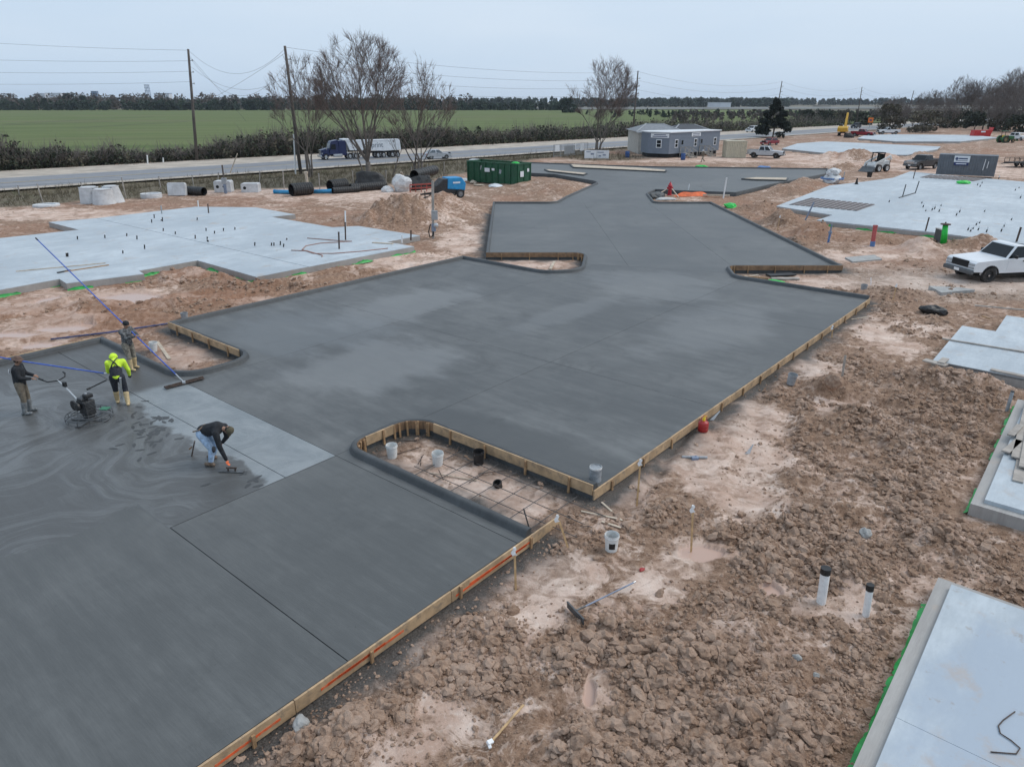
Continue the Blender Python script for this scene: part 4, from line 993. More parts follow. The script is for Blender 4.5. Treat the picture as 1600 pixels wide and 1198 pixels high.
MB().tube([(.16, 0, .36), (.55, 0, .62), (.95, .0, .86), (1.25, 0, .98)], [.024, .022, .020, .020], 8).build('handle_shaft', 'bare_metal', pt)
MB().tube([(.95, 0, .86), (.93, 0, .98)], .05, 8).box((.90, 0, .92), (.10, .07, .14)).build('throttle_box', 'black_plastic', pt)
MB().tube([(1.40, -.32, 1.06), (1.30, -.25, 1.0), (1.22, 0, .97), (1.30, .25, 1.0), (1.52, .32, 1.06)], .020, 8).build('handle_bar', 'black_plastic', pt)
MB().tube([(1.40, -.32, 1.06), (1.50, -.33, 1.08)], .026, 8).build('grip', 'black_plastic', pt)
MB().tube([(1.42, .30, 1.05), (1.56, .33, 1.08)], .026, 8).build('grip', 'black_plastic', pt)
bh = thing('float_handle', 'dark rod between the power trowel and the bending worker', 'tool handle', (0, 0, 0))
MB().tube([AT(139, 607, 19.4), AT(166, 594, 20.0)], .02, 7).build('rod', 'black_plastic', bh)
MB().tube([AT(136, 608.5, 19.35), AT(141, 606, 19.45)], .03, 7).build('grip', 'black_plastic', bh)
sc = thing('straightedge', 'light wooden batten leaning at the bending worker', 'straightedge', (0, 0, 0))
MB().bar((*G(190, 622), .02), AT(188, 590, 18.9), .05, .02).build('batten', 'reflective', sc)
# hand trowel under the stooping worker
ht = thing('hand_trowel', 'black hand float under the orange gloves of the stooping worker', 'trowel', (*G(362, 737), .0), R(-4))
MB().box((0, 0, .02), (.62, .12, .015)).build('blade', 'steel_grey', ht, bevel=.004)
MB().bar((-.08, 0, .03), (-.08, 0, .10), .03).bar((.10, 0, .03), (.10, 0, .10), .03).bar((-.12, 0, .11), (.14, 0, .11), .035).build('handle', 'float_wood', ht)
kf = thing('hand_float', 'wooden float standing on edge behind the stooping worker', 'trowel', (*G(304, 712), 0), R(105))
MB().box((0, 0, .21), (.10, .03, .42), 0, R(18)).build('blade', 'float_wood', kf, bevel=.005)
MB().bar((0, .02, .26), (0, .10, .20), .03).build('handle', 'form_wood_dark', kf)
# shoe prints pressed into the unfinished concrete
mat('print_wet', (.050, .051, .052), .5, var=.2)
rn = random.Random(4); pr = MB()
for k in range(62):
    x, y = rn.gauss(232, 22), rn.gauss(672, 18)
    if k > 48: x, y = rn.uniform(320, 410), rn.uniform(738, 760)
    if k > 56: x, y = rn.uniform(235, 262), rn.uniform(648, 656)
    c_ = G(x, y); a_ = rn.uniform(0, 6.28); pts = []
    for q in range(10):
        th = 2*math.pi*q/10; r1 = .13; r2 = .045+.012*math.cos(th)
        pts.append((c_[0]+r1*math.cos(th)*math.cos(a_)-r2*math.sin(th)*math.sin(a_), c_[1]+r1*math.cos(th)*math.sin(a_)+r2*math.sin(th)*math.cos(a_), .003+.0004*k/10))
    pr.add(pts, [tuple(range(10))])
o = pr.build('shoe_prints', 'print_wet'); tag(o, 'dark shoe prints in the wet concrete by the stooping worker', None, None, 'stuff')
# ------------------------------------------------------------------ small site objects
MUD = (.33, .24, .18)
mat('white_plastic', (.70, .71, .70), .45, var=.08, scale=5, dirt=MUD, dirt_amt=.35)
mat('grey_plastic', (.33, .35, .37), .5, var=.2, scale=5, dirt=MUD, dirt_amt=.3)
mat('grey_cylinder', (.30, .32, .34), .45, var=.35, scale=5, dirt=(.12, .12, .12), dirt_amt=.6)
mat('concrete_grey', (.36, .36, .35), .85, var=.18, scale=3, dirt=(.22, .2, .18), dirt_amt=.4, bmp=.2)
mat('red_can', (.36, .018, .020), .35, var=.15, scale=8, dirt=MUD, dirt_amt=.2)
mat('yellow_plastic', (.75, .50, .02), .5, var=.1)
mat('lath_wood', (.50, .33, .17), .8, var=.25, scale=6)
mat('flag_white', (.80, .80, .80), .7, var=.08)
mat('pvc_white', (.78, .79, .79), .35, var=.06, scale=4, dirt=MUD, dirt_amt=.25)
mat('rusty_steel', (.075, .052, .042), .8, var=.4, scale=12)
mat('grey_rebar', (.085, .080, .078), .7, var=.3, scale=12)
mat('green_plastic', (.015, .50, .06), .5, var=.2, scale=5)
mat('membrane_green', (.02, .33, .06), .45, var=.3, scale=3)
mat('grey_lumber', (.36, .325, .29), .85, var=.22, scale=3, bmp=.2)
mat('pale_lumber', (.50, .42, .33), .85, var=.2, scale=3)
mat('mint_inside', (.55, .66, .55), .6, var=.1)
mat('lead_blue', (.20, .24, .32), .5, var=.2)
mat('pipe_red', (.42, .09, .09), .5, var=.2)
mat('pipe_blue', (.10, .20, .42), .5, var=.2)
mat('grey_stone', (.34, .335, .32), .9, var=.2, scale=6, bmp=.3)
def bucket(label, px, py, m, h=.37, r=.15, fill=None, tilt=(0, 0), z=None, band=None, group='buckets on the site', rz=0):
    p = ground(px, py) if z is None else (*G(px, py, z), z)
    t = thing('bucket', label, 'bucket', p, rz, group, tilt)
    MB().lathe([(r*.84, 0), (r, h), (r*.97, h), (r*.82, .012), (0, .012)], 20).build('pail', m, t, auto=40)
    MB().lathe([(r*1.0, h*.84), (r*1.05, h*.85), (r*1.05, h*.88), (r*1.0, h*.89)], 20, closed=True).build('rim_band', m, t, smooth=True)
    MB().tube([(r*1.03*math.cos(a), r*1.03*math.sin(a)*.35-r*.9*math.sin(a)*.3, h*.86-.22*math.sin(a)*.6) for a in np.linspace(0, math.pi, 9)], .004, 5).build('bail_handle', 'bare_metal', t)
    if fill: MB().lathe([(0, h*.45), (r*.9, h*.45)], 16).build('contents', fill, t)
    if band:
        n = 8; a0, a1 = band[1]
        vs = []; 
        for k in range(n+1):
            a = a0+(a1-a0)*k/n; 
            for zz in (h*.22, h*.60):
                rr_ = r*(.84+.16*zz/h)+.003; vs.append((rr_*math.cos(a), rr_*math.sin(a), zz))
        MB().add(vs, [(2*k, 2*k+2, 2*k+3, 2*k+1) for k in range(n)]).build('printed_label', band[0], t)
    return t
bucket('white bucket nearest the tip of the planter pocket', 613, 714, 'white_plastic', rz=.4)
bucket('white mud-splashed bucket in the middle of the planter pocket', 684, 726, 'white_plastic', rz=1.4, tilt=(.05, -.06))
bucket('black bucket in the planter pocket', 748, 724, 'black_plastic', rz=.9)
bucket('white bucket with black label and mint interior on the bare earth', 955, 858, 'white_plastic', fill='mint_inside', band=('black_plastic', (-2.1, -1.15)), rz=0)
bucket('grey bucket on the earth beside the long form boards', 1235, 600, 'grey_plastic', tilt=(.06, .1), fill='grey_plastic')
bucket('translucent grey bucket near the corner of the main paving', 1349, 455, 'grey_plastic', h=.34)
bucket('white bucket beside the worker holding the blue pole', 240, 549, 'white_plastic', tilt=(-.05, .1))
bucket('grey bucket standing on the curb at the far left of the paving', 289, 499, 'grey_plastic', h=.3)
bucket('black bucket at the edge of the large right foundation slab', 1358, 277, 'black_plastic', z=.0, h=.6, r=.3)
# concrete test cylinder mould on the slab corner
t = thing('test_cylinder', 'grey cylinder mould standing on the corner of the main paving', 'cylinder', (*G(930, 750), 0))
MB().lathe([(.145, 0), (.145, .36), (.135, .37), (.135, .355), (0, .355)], 20).build('mould', 'grey_cylinder', t, auto=40)
MB().lathe([(.150, .33), (.153, .335), (.153, .372), (.148, .375)], 20, closed=True).build('rim', 'white_plastic', t)
# pipe stub in the pocket
p = ground(779, 760)
t = thing('pipe_stub', 'short black pipe stub poking from the planter pocket', 'pipe', p, 0, None, (R(18), R(-12)))
MB().lathe([(.10, -.15), (.10, .16), (.085, .16), (.085, -.05), (0, -.05)], 18).build('pipe', 'black_plastic', t, auto=40)
MB().lathe([(.105, .10), (.115, .11), (.115, .15), (.105, .16)], 18, closed=True).build('collar', 'rusty_steel', t)
# red gas can
t = thing('gas_can', 'red metal safety gas can with yellow handle beside the form boards', 'gas can', ground(1098, 673), R(30))
MB().lathe([(.13, 0), (.145, .015), (.145, .26), (.13, .285), (.06, .32), (.045, .325), (0, .325)], 22).build('can', 'red_can', t, auto=50)
for z in (.09, .18): MB().lathe([(.145, z), (.150, z+.006), (.145, z+.012)], 22).build('rib', 'red_can', t, smooth=True)
MB().lathe([(.045, .32), (.045, .40), (.035, .42), (0, .42)], 12).build('spout', 'yellow_plastic', t, auto=40)
MB().tube([(-.11, 0, .30), (-.10, 0, .44), (0, 0, .48), (.10, 0, .44), (.11, 0, .30)], .010, 7).build('handle', 'red_can', t)
MB().box((.03, 0, .45), (.12, .04, .025), 0, 0, .2).build('trigger', 'yellow_plastic', t, bevel=.006)
# survey laths with white flags
def lath(label, px, py, topx, topy, flag=True, m='lath_wood', w=.04, group='survey laths in the bare earth'):
    p = ground(px, py, -.05)
    tp = AT(topx, topy, p[1]+.02)
    t = thing('survey_lath', label, 'stake', p, 0, group)
    q = Vector(tp)-Vector(p)
    MB().bar((0, 0, 0), q, w, .014, .3).build('lath', m, t)
    if flag:
        r_ = random.Random(px); vs = []; n = 5
        for k in range(n+1):
            a = k/n; vs += [(q.x+.012+.02*math.sin(7*a)+.03*a, q.y-.015-.03*a*r_.random(), q.z+.03-.16*a), (q.x-.05+.02*math.sin(6*a+1), q.y-.02, q.z+.01-.17*a)]
        MB().add(vs, [(2*k, 2*k+1, 2*k+3, 2*k+2) for k in range(n)]).build('flag', 'flag_white', t)
        MB().tube([q+Vector((0, 0, -.03)), q+Vector((0, 0, .01))], .028, 6).build('knot', 'flag_white', t)
    return t
lath('leaning lath with white flag below the corner of the main paving', 995, 790, 1001, 718)
lath('tall lath with white flag standing in the pale sandy earth', 1080, 862, 1083, 790)
lath('lath with white flag standing just outside the orange painted form', 806, 922, 804, 856)
lath('leaning lath with white flag at the mouth of the planter pocket', 890, 860, 871, 805)
lath('small lath with white flag beside the far end of the long form boards', 1300, 527, 1301, 509)
lath('thin lath near the black sack', 1396, 467, 1401, 444)
lath('lath standing by the dirt heap at the right curb', 1215, 358, 1219, 337)
lath('white tipped marker stick near the translucent bucket', 1361, 445, 1361, 434, flag=False, m='flag_white')
lath('grey square stake leaning in the churned earth', 1316, 588, 1321, 555, flag=False, m='grey_lumber', w=.09, group=None)
lath('rusty steel stake at the mouth of the planter pocket', 828, 826, 818, 794, flag=False, m='grey_rebar', w=.03, group=None)
t = thing('survey_lath', 'fallen lath with white flag lying in the foreground earth', 'stake', (0, 0, 0), 0, 'survey laths in the bare earth')
a, b = Vector(ground(768, 1162, .05)), Vector(ground(818, 1105, .06)); MB().bar(a, b, .035, .014).build('lath', 'lath_wood', t)
MB().box(tuple(a+Vector((-.02, -.02, .015))), (.10, .07, .05), .7, .3, .2).box(tuple(a+Vector((-.03, -.06, .0))), (.05, .10, .03), .3, .3, -.3).build('flag', 'flag_white', t, bevel=.01)
def stick(name, label, cat, a, b, w=.05, h=.02, m='pale_lumber', dz=.03, group=None):
    o = MB().bar(ground(*a, dz), ground(*b, dz), w, h).build(name, m, bevel=.004); return tag(o, label, cat, group)
stick('batten', 'upper batten of the crossed laths near the labelled bucket', 'batten', (940, 786), (972, 815))
stick('batten', 'lower batten of the crossed laths near the labelled bucket', 'batten', (908, 800), (966, 812))
stick('batten', 'short pale batten just above the labelled bucket', 'batten', (940, 816), (970, 826))
stick('batten', 'thin batten lying across the rebar in the planter pocket', 'batten', (672, 740), (745, 752), .03)
stick('batten', 'bent pale batten beside the end of the long form boards', 'batten', (1330, 500), (1356, 496), .05)
stick('board', 'short grey board in the pocket near the blue pole worker', 'board', (246, 535), (265, 562), .12, .03, 'pale_lumber')
stick('board', 'short board lying in the central dirt island', 'board', (860, 423), (866, 411), .16, .03, 'pale_lumber', .1)
# concrete rake
t = thing('concrete_rake', 'grey come-along rake lying on the foreground earth', 'rake', (0, 0, 0))
a, b, c_ = Vector(ground(886, 950, .09)), Vector(ground(912, 978, .09)), Vector(ground(900, 963, .10)); e = Vector(ground(989, 918, .12))
d = (b-a).normalized()
MB().bar(a, b, .012, .13).bar(a+Vector((0, 0, .06)), b+Vector((0, 0, .06)), .03, .02).build('blade', 'steel_grey', t)
MB().tube([c_+Vector((0, 0, .04)), c_+(e-c_)*.15+Vector((0, 0, .03))], .018, 8).build('socket', 'steel_grey', t)
MB().tube([c_+(e-c_)*.1+Vector((0, 0, .03)), e], .016, 8).build('handle', 'lead_blue', t)
MB().tube([e, e+(e-c_).normalized()*.06], .018, 8).build('end_cap', 'bare_metal', t)
# margin trowels and a grey valve key
for (px, py, qx, qy, lab) in ((1112, 657, 1125, 642, 'grey trowel leaning on the form boards next to the gas can'), (1168, 710, 1177, 694, 'grey trowel stuck in the pale sandy earth')):
    t = thing('trowel', lab, 'trowel', (0, 0, 0)); a, b = Vector(ground(px, py, .02)), Vector(ground(px, py, .02)); b = Vector(AT(qx, qy, a.y+.08))
    MB().add([a+Vector((-.06, 0, 0)), a+Vector((.06, 0, 0)), b+Vector((.012, 0, 0)), b+Vector((-.012, 0, 0)), a+Vector((-.06, .012, 0)), a+Vector((.06, .012, 0)), b+Vector((.012, .012, 0)), b+Vector((-.012, .012, 0))], [(0, 1, 2, 3), (7, 6, 5, 4), (0, 4, 5, 1), (1, 5, 6, 2), (2, 6, 7, 3), (3, 7, 4, 0)]).build('blade', 'bare_metal', t)
    MB().bar(a+Vector((0, .01, .02)), a+Vector((0, .12, -.01)), .03).build('handle', 'black_plastic', t)
t = thing('saw_fitting', 'grey green clamp lying on the earth below the gas can', 'clamp', ground(1085, 716, .04), R(-3))
MB().tube([(-.33, 0, 0), (.33, 0, 0)], .035, 8).build('tube', 'grey_plastic', t)
MB().box((0, -.03, -.01), (.18, .14, .08), .2).tube([(.03, 0, .03), (.05, -.10, .0)], .03, 7).build('clamp_body', 'lead_blue', t, bevel=.01)
# capped white standpipes
for (bx, by, tx, ty, r_, lab) in ((1283, 941, 1291.5, 888, .085, 'taller white standpipe with black cap in the foreground earth'), (1353, 961, 1361, 914, .062, 'thinner white standpipe with black cap next to the foundation slab')):
    p = Vector(ground(bx, by, -.05)); q = Vector(AT(tx, ty, p.y)) - p; q.y = .02
    t = thing('standpipe', lab, 'pipe', p, 0, 'white standpipes in the foreground'); q2 = q*(1-.09/q.length)
    MB().tube([(0, 0, 0), q2*.5, q2], r_, 20).build('pipe', 'pvc_white', t, auto=40)
    MB().tube([q2-q.normalized()*.03, q], r_*1.1, 20).build('cap', 'black_plastic', t, auto=40)
# stone lumps and scraps
def stone(label, px, py, s, m='grey_stone', name='stone', cat='stone'):
    from mathutils import noise as mn
    bm = bmesh.new(); bmesh.ops.create_icosphere(bm, subdivisions=3, radius=1); k = Vector((px*.1, py*.1, 0))
    for v_ in bm.verts:
        q = v_.co.copy(); v_.co = q*(1+.35*mn.noise(q*1.2+k)+.15*mn.noise(q*3+k)); v_.co.x *= s[0]; v_.co.y *= s[1]; v_.co.z *= s[2]
    me = bpy.data.meshes.new(name); bm.to_mesh(me); bm.free(); me.materials.append(MATS[m]); o = bpy.data.objects.new(name, me); COL.objects.link(o)
    o.location = ground(px, py, s[2]*.3); o.rotation_euler[2] = px; return tag(o, label, cat)
stone('angular grey concrete chunk among the brown clods', 1352, 836, (.15, .12, .12))
stone('pale rounded lump lying at the foot of the near form', 470, 1133, (.16, .12, .09), 'concrete_grey')
stone('small grey lump left of the standpipes', 1275, 1055, (.06, .05, .04))
stone('small pale lump below the standpipes', 1246, 1028, (.08, .06, .05))
stone('tall brown earth block by the grey stake', 1303, 600, (.26, .22, .24), 'clod_earth', 'earth_block', 'clod')
stone('brown earth block lying on the pale slab at right', 1520, 572, (.22, .18, .17), 'clod_earth', 'earth_block', 'clod')
o = stone('crumpled black plastic sack on the bare earth near the white pickup', 1457, 489, (.52, .34, .26), 'black_plastic', 'plastic_sack', 'sack')
o = stone('tiny red rag on the foreground earth', 1003, 890, (.07, .04, .03), 'red_can', 'rag', 'rag')
# lumber stack on the right slab
rn = random.Random(8)
zp = PZ+.03
def plank(label, a, b, w, z, th=.04, m='grey_lumber', group='grey planks on the right slabs'):
    a = Vector((*G(*a, z), z)); b = Vector((*G(*b, z), z)); o = MB().bar(a, b, w, th).build('plank', m, bevel=.004); return tag(o, label, 'plank', group)
plank('bottom plank of the lumber stack on the right slab', (1590, 752), (1612, 640), .22, zp+.025)
plank('middle plank of the lumber stack on the right slab', (1587, 715), (1608, 630), .20, zp+.07)
plank('top plank of the lumber stack on the right slab', (1600, 730), (1622, 610), .22, zp+.115)
plank('short upper offcut leaning out of the lumber stack', (1579, 680), (1594, 664), .16, zp+.11)
plank('short lower offcut leaning out of the lumber stack', (1571, 706), (1592, 688), .18, zp+.07)
for lab, a, b, w, z, m in (
 ('grey board on the upper right slab near its left edge', (1444, 562), (1479, 571), .30, PZ+.03, 'grey_lumber'),
 ('second thin board beside the left edge of the upper right slab', (1470, 567), (1478, 560), .22, PZ+.075, 'grey_lumber'),
 ('dark edged board along the front of the upper right slab', (1548, 577), (1620, 592), .20, PZ+.03, 'grey_lumber'),
 ('long timber across the middle of the upper right slab', (1472, 529), (1620, 553), .07, PZ+.03, 'grey_lumber'),
 ('thin strip along the back of the upper right slab', (1523, 477), (1640, 488), .07, PZ+.03, 'grey_lumber'),
 ('brown scrap strip on the upper right slab', (1534, 494), (1547, 498), .05, PZ+.02, 'stake_wood'),
 ('long dark timber on the left slab near its front edge', (90, 426), (170, 414), .10, PZ+.02, 'stake_wood'),
 ('thin timber on the left slab running to the notch', (25, 424), (165, 411), .06, PZ+.02, 'pale_lumber'),
 ('short dark board on the left slab front', (90, 426), (110, 422), .16, PZ+.03, 'black_plastic'),
 ('timber strip at the far right end of the left slab', (582, 379), (614, 381), .16, PZ+.03, 'pale_lumber'),
 ('pale batten strip along the left end of the large right slab', (1270, 299), (1300, 293), .12, .02, 'pale_lumber'),
 ('grey batten lying past the left end of the large right slab', (1286, 297), (1312, 292), .10, .02, 'grey_lumber')):
    plank(lab, a, b, w, z, .05, m, 'loose boards on the slabs')
# bent rebar on the corner slab
zr = PZ+.045
pts = [(1586, 1111), (1568, 1124), (1560, 1133), (1563, 1145), (1580, 1156), (1594, 1168), (1588, 1177), (1548, 1174)]
o = MB().tube([(*G(x, y, zr), zr) for x, y in pts], .009, 7).build('bent_rebar', 'rusty_steel', smooth=True); tag(o, 'bent rusty rebar lying on the bluish corner slab', 'rebar')
pts = [(1500, 345), (1520, 350)]
# red hose loops on left slab
mat('red_wire', (.34, .17, .13), .7, var=.2)
pts = [(480, 372), (530, 376), (550, 377), (500, 380), (478, 384), (472, 390), (490, 396), (520, 396), (560, 393), (606, 388)]
o = MB().tube([(*G(x, y, PZ+.03), PZ+.03) for x, y in pts], .025, 6).build('hose', 'red_wire', smooth=True); tag(o, 'thin reddish hose looped on the left foundation slab', 'hose')
pts = [(455, 391), (480, 392), (504, 399), (503, 401)]
o = MB().tube([(*G(x, y, PZ+.03), PZ+.03) for x, y in pts], .025, 6).build('hose', 'red_wire', smooth=True); tag(o, 'short reddish hose piece on the left foundation slab', 'hose')
# rebar grid in the pocket
t = thing('rebar_mat', 'dark rebar grid on the earth of the planter pocket', 'rebar', (0, 0, 0))
for k in range(3):
    s1 = 10.75+.55*k; a, b = SW(s1, 7.2), SW(s1, 12.3); MB().tube([(*a, zat(*a)+.05), (*((Vector(a)+Vector(b))/2), GZ+.07), (*b, max(zat(*b), -.3)+.05)], .010, 5).build('bar', 'grey_rebar', t)
for k in range(7):
    s2 = 8.2+.62*k; a, b = SW(10.35, s2), SW(12.2, s2); MB().tube([(*a, GZ+.06), (*b, GZ+.07)], .010, 5).build('bar', 'grey_rebar', t)
for k in range(9):
    a = SW(random.Random(k).uniform(10.5, 12.1), random.Random(k+50).uniform(10.5, 13.4)); an = random.Random(k+9).uniform(0, 3.1)
    b = (a[0]+.8*math.cos(an), a[1]+.5*math.sin(an)); MB().tube([(*a, GZ+.05), (*b, GZ+.06)], .012, 5).build('bar', 'rusty_steel', t)
# green membrane peeking from under the slabs
def membrane(label, pts, z0, z1, m='membrane_green', cover=.55):
    """ragged green sheet lapping out from under a slab edge, in torn lengths"""
    rn = random.Random(int(abs(pts[0][0])*10)); pts = dens(pts, .16); vs = []; fs = []; k = 0; on_ = True; prev = None; ph = rn.uniform(0, 9)
    for i, p in enumerate(pts):
        a = Vector(pts[max(i-1, 0)]); b = Vector(pts[min(i+1, len(pts)-1)]); d = (b-a).normalized(); n = Vector((d.y, -d.x)); q = Vector(p)
        f = .5+.5*math.sin(i*.35+ph)*math.sin(i*.11+ph*2)+rn.uniform(-.12, .12)
        h = (z1-z0)*max(0, min(1, (f-(1-cover))*1.6+.12)) if cover < .7 else (z1-z0)*(.42+.28*math.sin(i*.09+ph)+.12*math.sin(i*.31)+rn.uniform(-.05, .05))
        w = .015+.03*rn.random()
        vs += [(q.x+n.x*.010, q.y+n.y*.010, z0+h), (q.x+n.x*w, q.y+n.y*w, z0+h*.45), (q.x+n.x*(w+.03+.05*f), q.y+n.y*(w+.03+.05*f), z0-.01)]
        if h > .015 and prev == i-1 and i > 0:
            for j in range(2): fs.append((3*(i-1)+j, 3*(i-1)+j+1, 3*i+j+1, 3*i+j))
        if h > .015: prev = i
    o = MB().add(vs, fs).build('vapour_barrier', m); return tag(o, label, 'membrane', 'green membranes under the slabs')
pl = PADS['left']
membrane('green membrane along the front of the left slab, left of the blue pole', pl[0:4], GZ, -.06)
membrane('green membrane along the stepped front of the left slab behind the pole', pl[3:5], GZ, -.08)
membrane('green membrane at the notch of the left slab', pl[5:8], GZ, -.06)
membrane('long green membrane along the right front of the left slab', pl[7:11], GZ, -.06)
pr_ = PADS['right']; membrane('green membrane under the front of the large right slab', pr_[2:5], GZ, -.06)
pn = [SW(13.85, .98), SW(8.0, .98)]; membrane('green membrane along the left side of the bottom right slab', [SW(8.0, .98), SW(13.2, .98)][::-1], GZ+.02, -.12, cover=.85)
membrane('green membrane along the left side of the slab with lumber', [SW(17.3, 1.0), SW(25.2, 1.0)][::-1], GZ+.03, -.12, cover=.8)
membrane('green membrane along the left side of the upper right slab', [SW(27.2, 3.75), SW(31.5, 3.75)][::-1], GZ+.03, -.10, cover=.6)
# grey pipe stake by the lumber slab
t = thing('pipe_stake', 'grey pipe stake leaning at the corner of the lumber slab', 'stake', ground(1573, 642, -.05)); q = Vector(AT(1582, 612, t.location[1])) - t.location
MB().tube([(0, 0, 0), q], .05, 10).build('pipe', 'grey_plastic', t); MB().tube([q, q*1.04], .052, 10).build('cap', 'black_plastic', t)
# ------------------------------------------------------------------ road, shoulders, field
def road_pt(s, off, z): 
    p = ROAD_A+ROAD_D*s+ROAD_N*off; return (p[0], p[1], z)
def asphalt():
    m, nt, b = _base('asphalt'); pos = N(nt, 'ShaderNodeNewGeometry').outputs['Position']
    mp = nt.nodes.new('ShaderNodeMapping'); mp.inputs['Rotation'].default_value = (0, 0, -math.atan2(ROAD_D[1], ROAD_D[0])); nt.links.new(pos, mp.inputs[0])
    st = noise(nt, scaled(nt, mp.outputs[0], (.02, 1, 1)), 1.1, 4, .6); f = noise(nt, pos, .6, 5, .7)
    c = mixc(nt, ramp(nt, st, .35, .65), (.150, .156, .172), (.255, .262, .282)); c = mixc(nt, math_n(nt, 'MULTIPLY', ramp(nt, f, .45, .7), .35), c, (.30, .295, .29))
    nt.links.new(c, b.inputs['Base Color']); b.inputs['Roughness'].default_value = .75; MATS['asphalt'] = m
asphalt()
mat('road_shoulder', (.43, .375, .315), .95, var=.22, scale=.35)
mat('paint_white', (.60, .60, .58), .8, var=.15, scale=.5)
mat('paint_yellow', (.55, .40, .10), .8, var=.15, scale=.5)
S0, S1 = -70, 620
def strip(name, o0, o1, z, m, kind='structure', s0=S0, s1=S1, n=60):
    vs = []; 
    for k in range(n+1):
        s = s0+(s1-s0)*k/n; w = .25*math.sin(k*1.7)*(kind == 'x')
        vs += [road_pt(s, o0+w, z), road_pt(s, o1-w, z)]
    o = MB().add(vs, [(2*k, 2*k+2, 2*k+3, 2*k+1) for k in range(n)]).build(name, m, fix=False); o['kind'] = 'structure'; return o
o_near = float(road_off(*G(0, 293))); o_far = float(road_off(*G(0, 277))); o_sh = float(road_off(*G(0, 266)))
W_ = o_far-o_near
strip('road_shoulder', o_near-2.0, o_sh+.3, -.125, 'road_shoulder')
strip('road', o_near, o_far, -.118, 'asphalt')
mid_o = (o_near+o_far)/2
strip('road_marking', mid_o-.16, mid_o-.06, -.113, 'paint_yellow'); strip('road_marking', mid_o+.06, mid_o+.16, -.113, 'paint_yellow')
strip('road_marking', o_near+.35, o_near+.47, -.113, 'paint_white'); strip('road_marking', o_far-.47, o_far-.35, -.113, 'paint_white')
def field_mat():
    m, nt, b = _base('field_green'); pos = N(nt, 'ShaderNodeNewGeometry').outputs['Position']
    mp = nt.nodes.new('ShaderNodeMapping'); mp.inputs['Rotation'].default_value = (0, 0, R(-12)); nt.links.new(pos, mp.inputs[0])
    a = noise(nt, scaled(nt, mp.outputs[0], (.25, 1, 1)), .018, 6, .6); f = noise(nt, scaled(nt, mp.outputs[0], (.1, 1, 1)), .12, 5, .65); s = noise(nt, pos, 1.4, 4, .7)
    c = mixc(nt, ramp(nt, f, .35, .65), (.092, .128, .040), (.145, .172, .064))
    c = mixc(nt, math_n(nt, 'MULTIPLY', ramp(nt, a, .50, .68), .65), c, (.150, .138, .075)); c = mixc(nt, math_n(nt, 'MULTIPLY', ramp(nt, s, .4, .7), .35), c, (.075, .095, .032))
    nt.links.new(c, b.inputs['Base Color']); b.inputs['Roughness'].default_value = .95; b.inputs['Specular IOR Level'].default_value = .2; MATS['field_green'] = m
field_mat()
def fld(name, lst, z, m): 
    o = MB().add([(*p, z) for p in lst], [tuple(range(len(lst)))]).build(name, m, fix=False); o['kind'] = 'structure'; return o
fld('field', [road_pt(-70, o_sh+4, 0)[:2], road_pt(560, o_sh+4, 0)[:2], (330, 620), (240, 800), (-760, 800), (-700, 120)], -.06, 'field_green')
mat('scrub_land', (.145, .125, .085), .95, var=.35, scale=.05); mat('plough_line', (.055, .058, .030), .95, var=.2, scale=.3)
fld('far_scrub', [(-2600, 801), (2600, 801), (2600, 5200), (-2600, 5200)], -.40, 'scrub_land')
# furrow lines and a ditch in the field
for (a, b) in (((8, 194), (240, 182.5)), ((118, 200), (292, 190.5)), ((0, 196), (180, 190))):
    p, q = Vector((*G(*a, -.06), -.03)), Vector((*G(*b, -.06), -.03)); n_ = (q-p).cross(Vector((0, 0, 1))).normalized()*1.0
    MB().add([p-n_, q-n_, q+n_, p+n_], [(0, 1, 2, 3)]).build('furrow', 'plough_line', fix=False)['kind'] = 'structure'
# ------------------------------------------------------------------ foliage cards
mat('leaf_dark', (.030, .037, .020), .8, var=.55, scale=.5); mat('leaf_olive', (.085, .074, .050), .85, var=.5, scale=.5); mat('leaf_far', (.045, .062, .045), .9, var=.45, scale=.06)
mat('twig_grey', (.165, .140, .130), .9, var=.35, scale=1.0); mat('bark', (.135, .115, .100), .95, var=.35, scale=1.5, bmp=.4); mat('twig_brown', (.165, .125, .112), .9, var=.3, scale=1)
mat('leaf_juniper', (.012, .018, .011), .85, var=.5, scale=1)
def cards(cen, rad, per, size, rng, squash=1.0):
    """leaf clumps: small random faces spread through each clump's volume"""
    n = len(cen)*per
    c = np.repeat(np.asarray(cen, float), per, 0); r = np.repeat(np.asarray(rad, float), per, 0)
    d = rng.normal(size=(n, 3)); d /= np.linalg.norm(d, axis=1)[:, None]
    p = c+d*r*(rng.uniform(.25, 1, n)**.6)[:, None]
    a = rng.normal(size=(n, 3)); a /= np.linalg.norm(a, axis=1)[:, None]
    b = np.cross(a, rng.normal(size=(n, 3))); b /= np.linalg.norm(b, axis=1)[:, None]
    s = (size*np.exp(rng.normal(0, .35, n)))[:, None]
    co = np.stack([p-a*s, p+b*s*.55, p+a*s, p-b*s*.55], 1).reshape(-1, 3)
    q = np.arange(n*4).reshape(-1, 4); return co, q
def np_obj(name, co, q, m, parent=None):
    me = np_mesh(name, co, q, q.shape[1]); me.materials.append(MATS[m] if isinstance(m, str) else m); o = bpy.data.objects.new(name, me); COL.objects.link(o)
    if parent: o.parent = parent
    return o
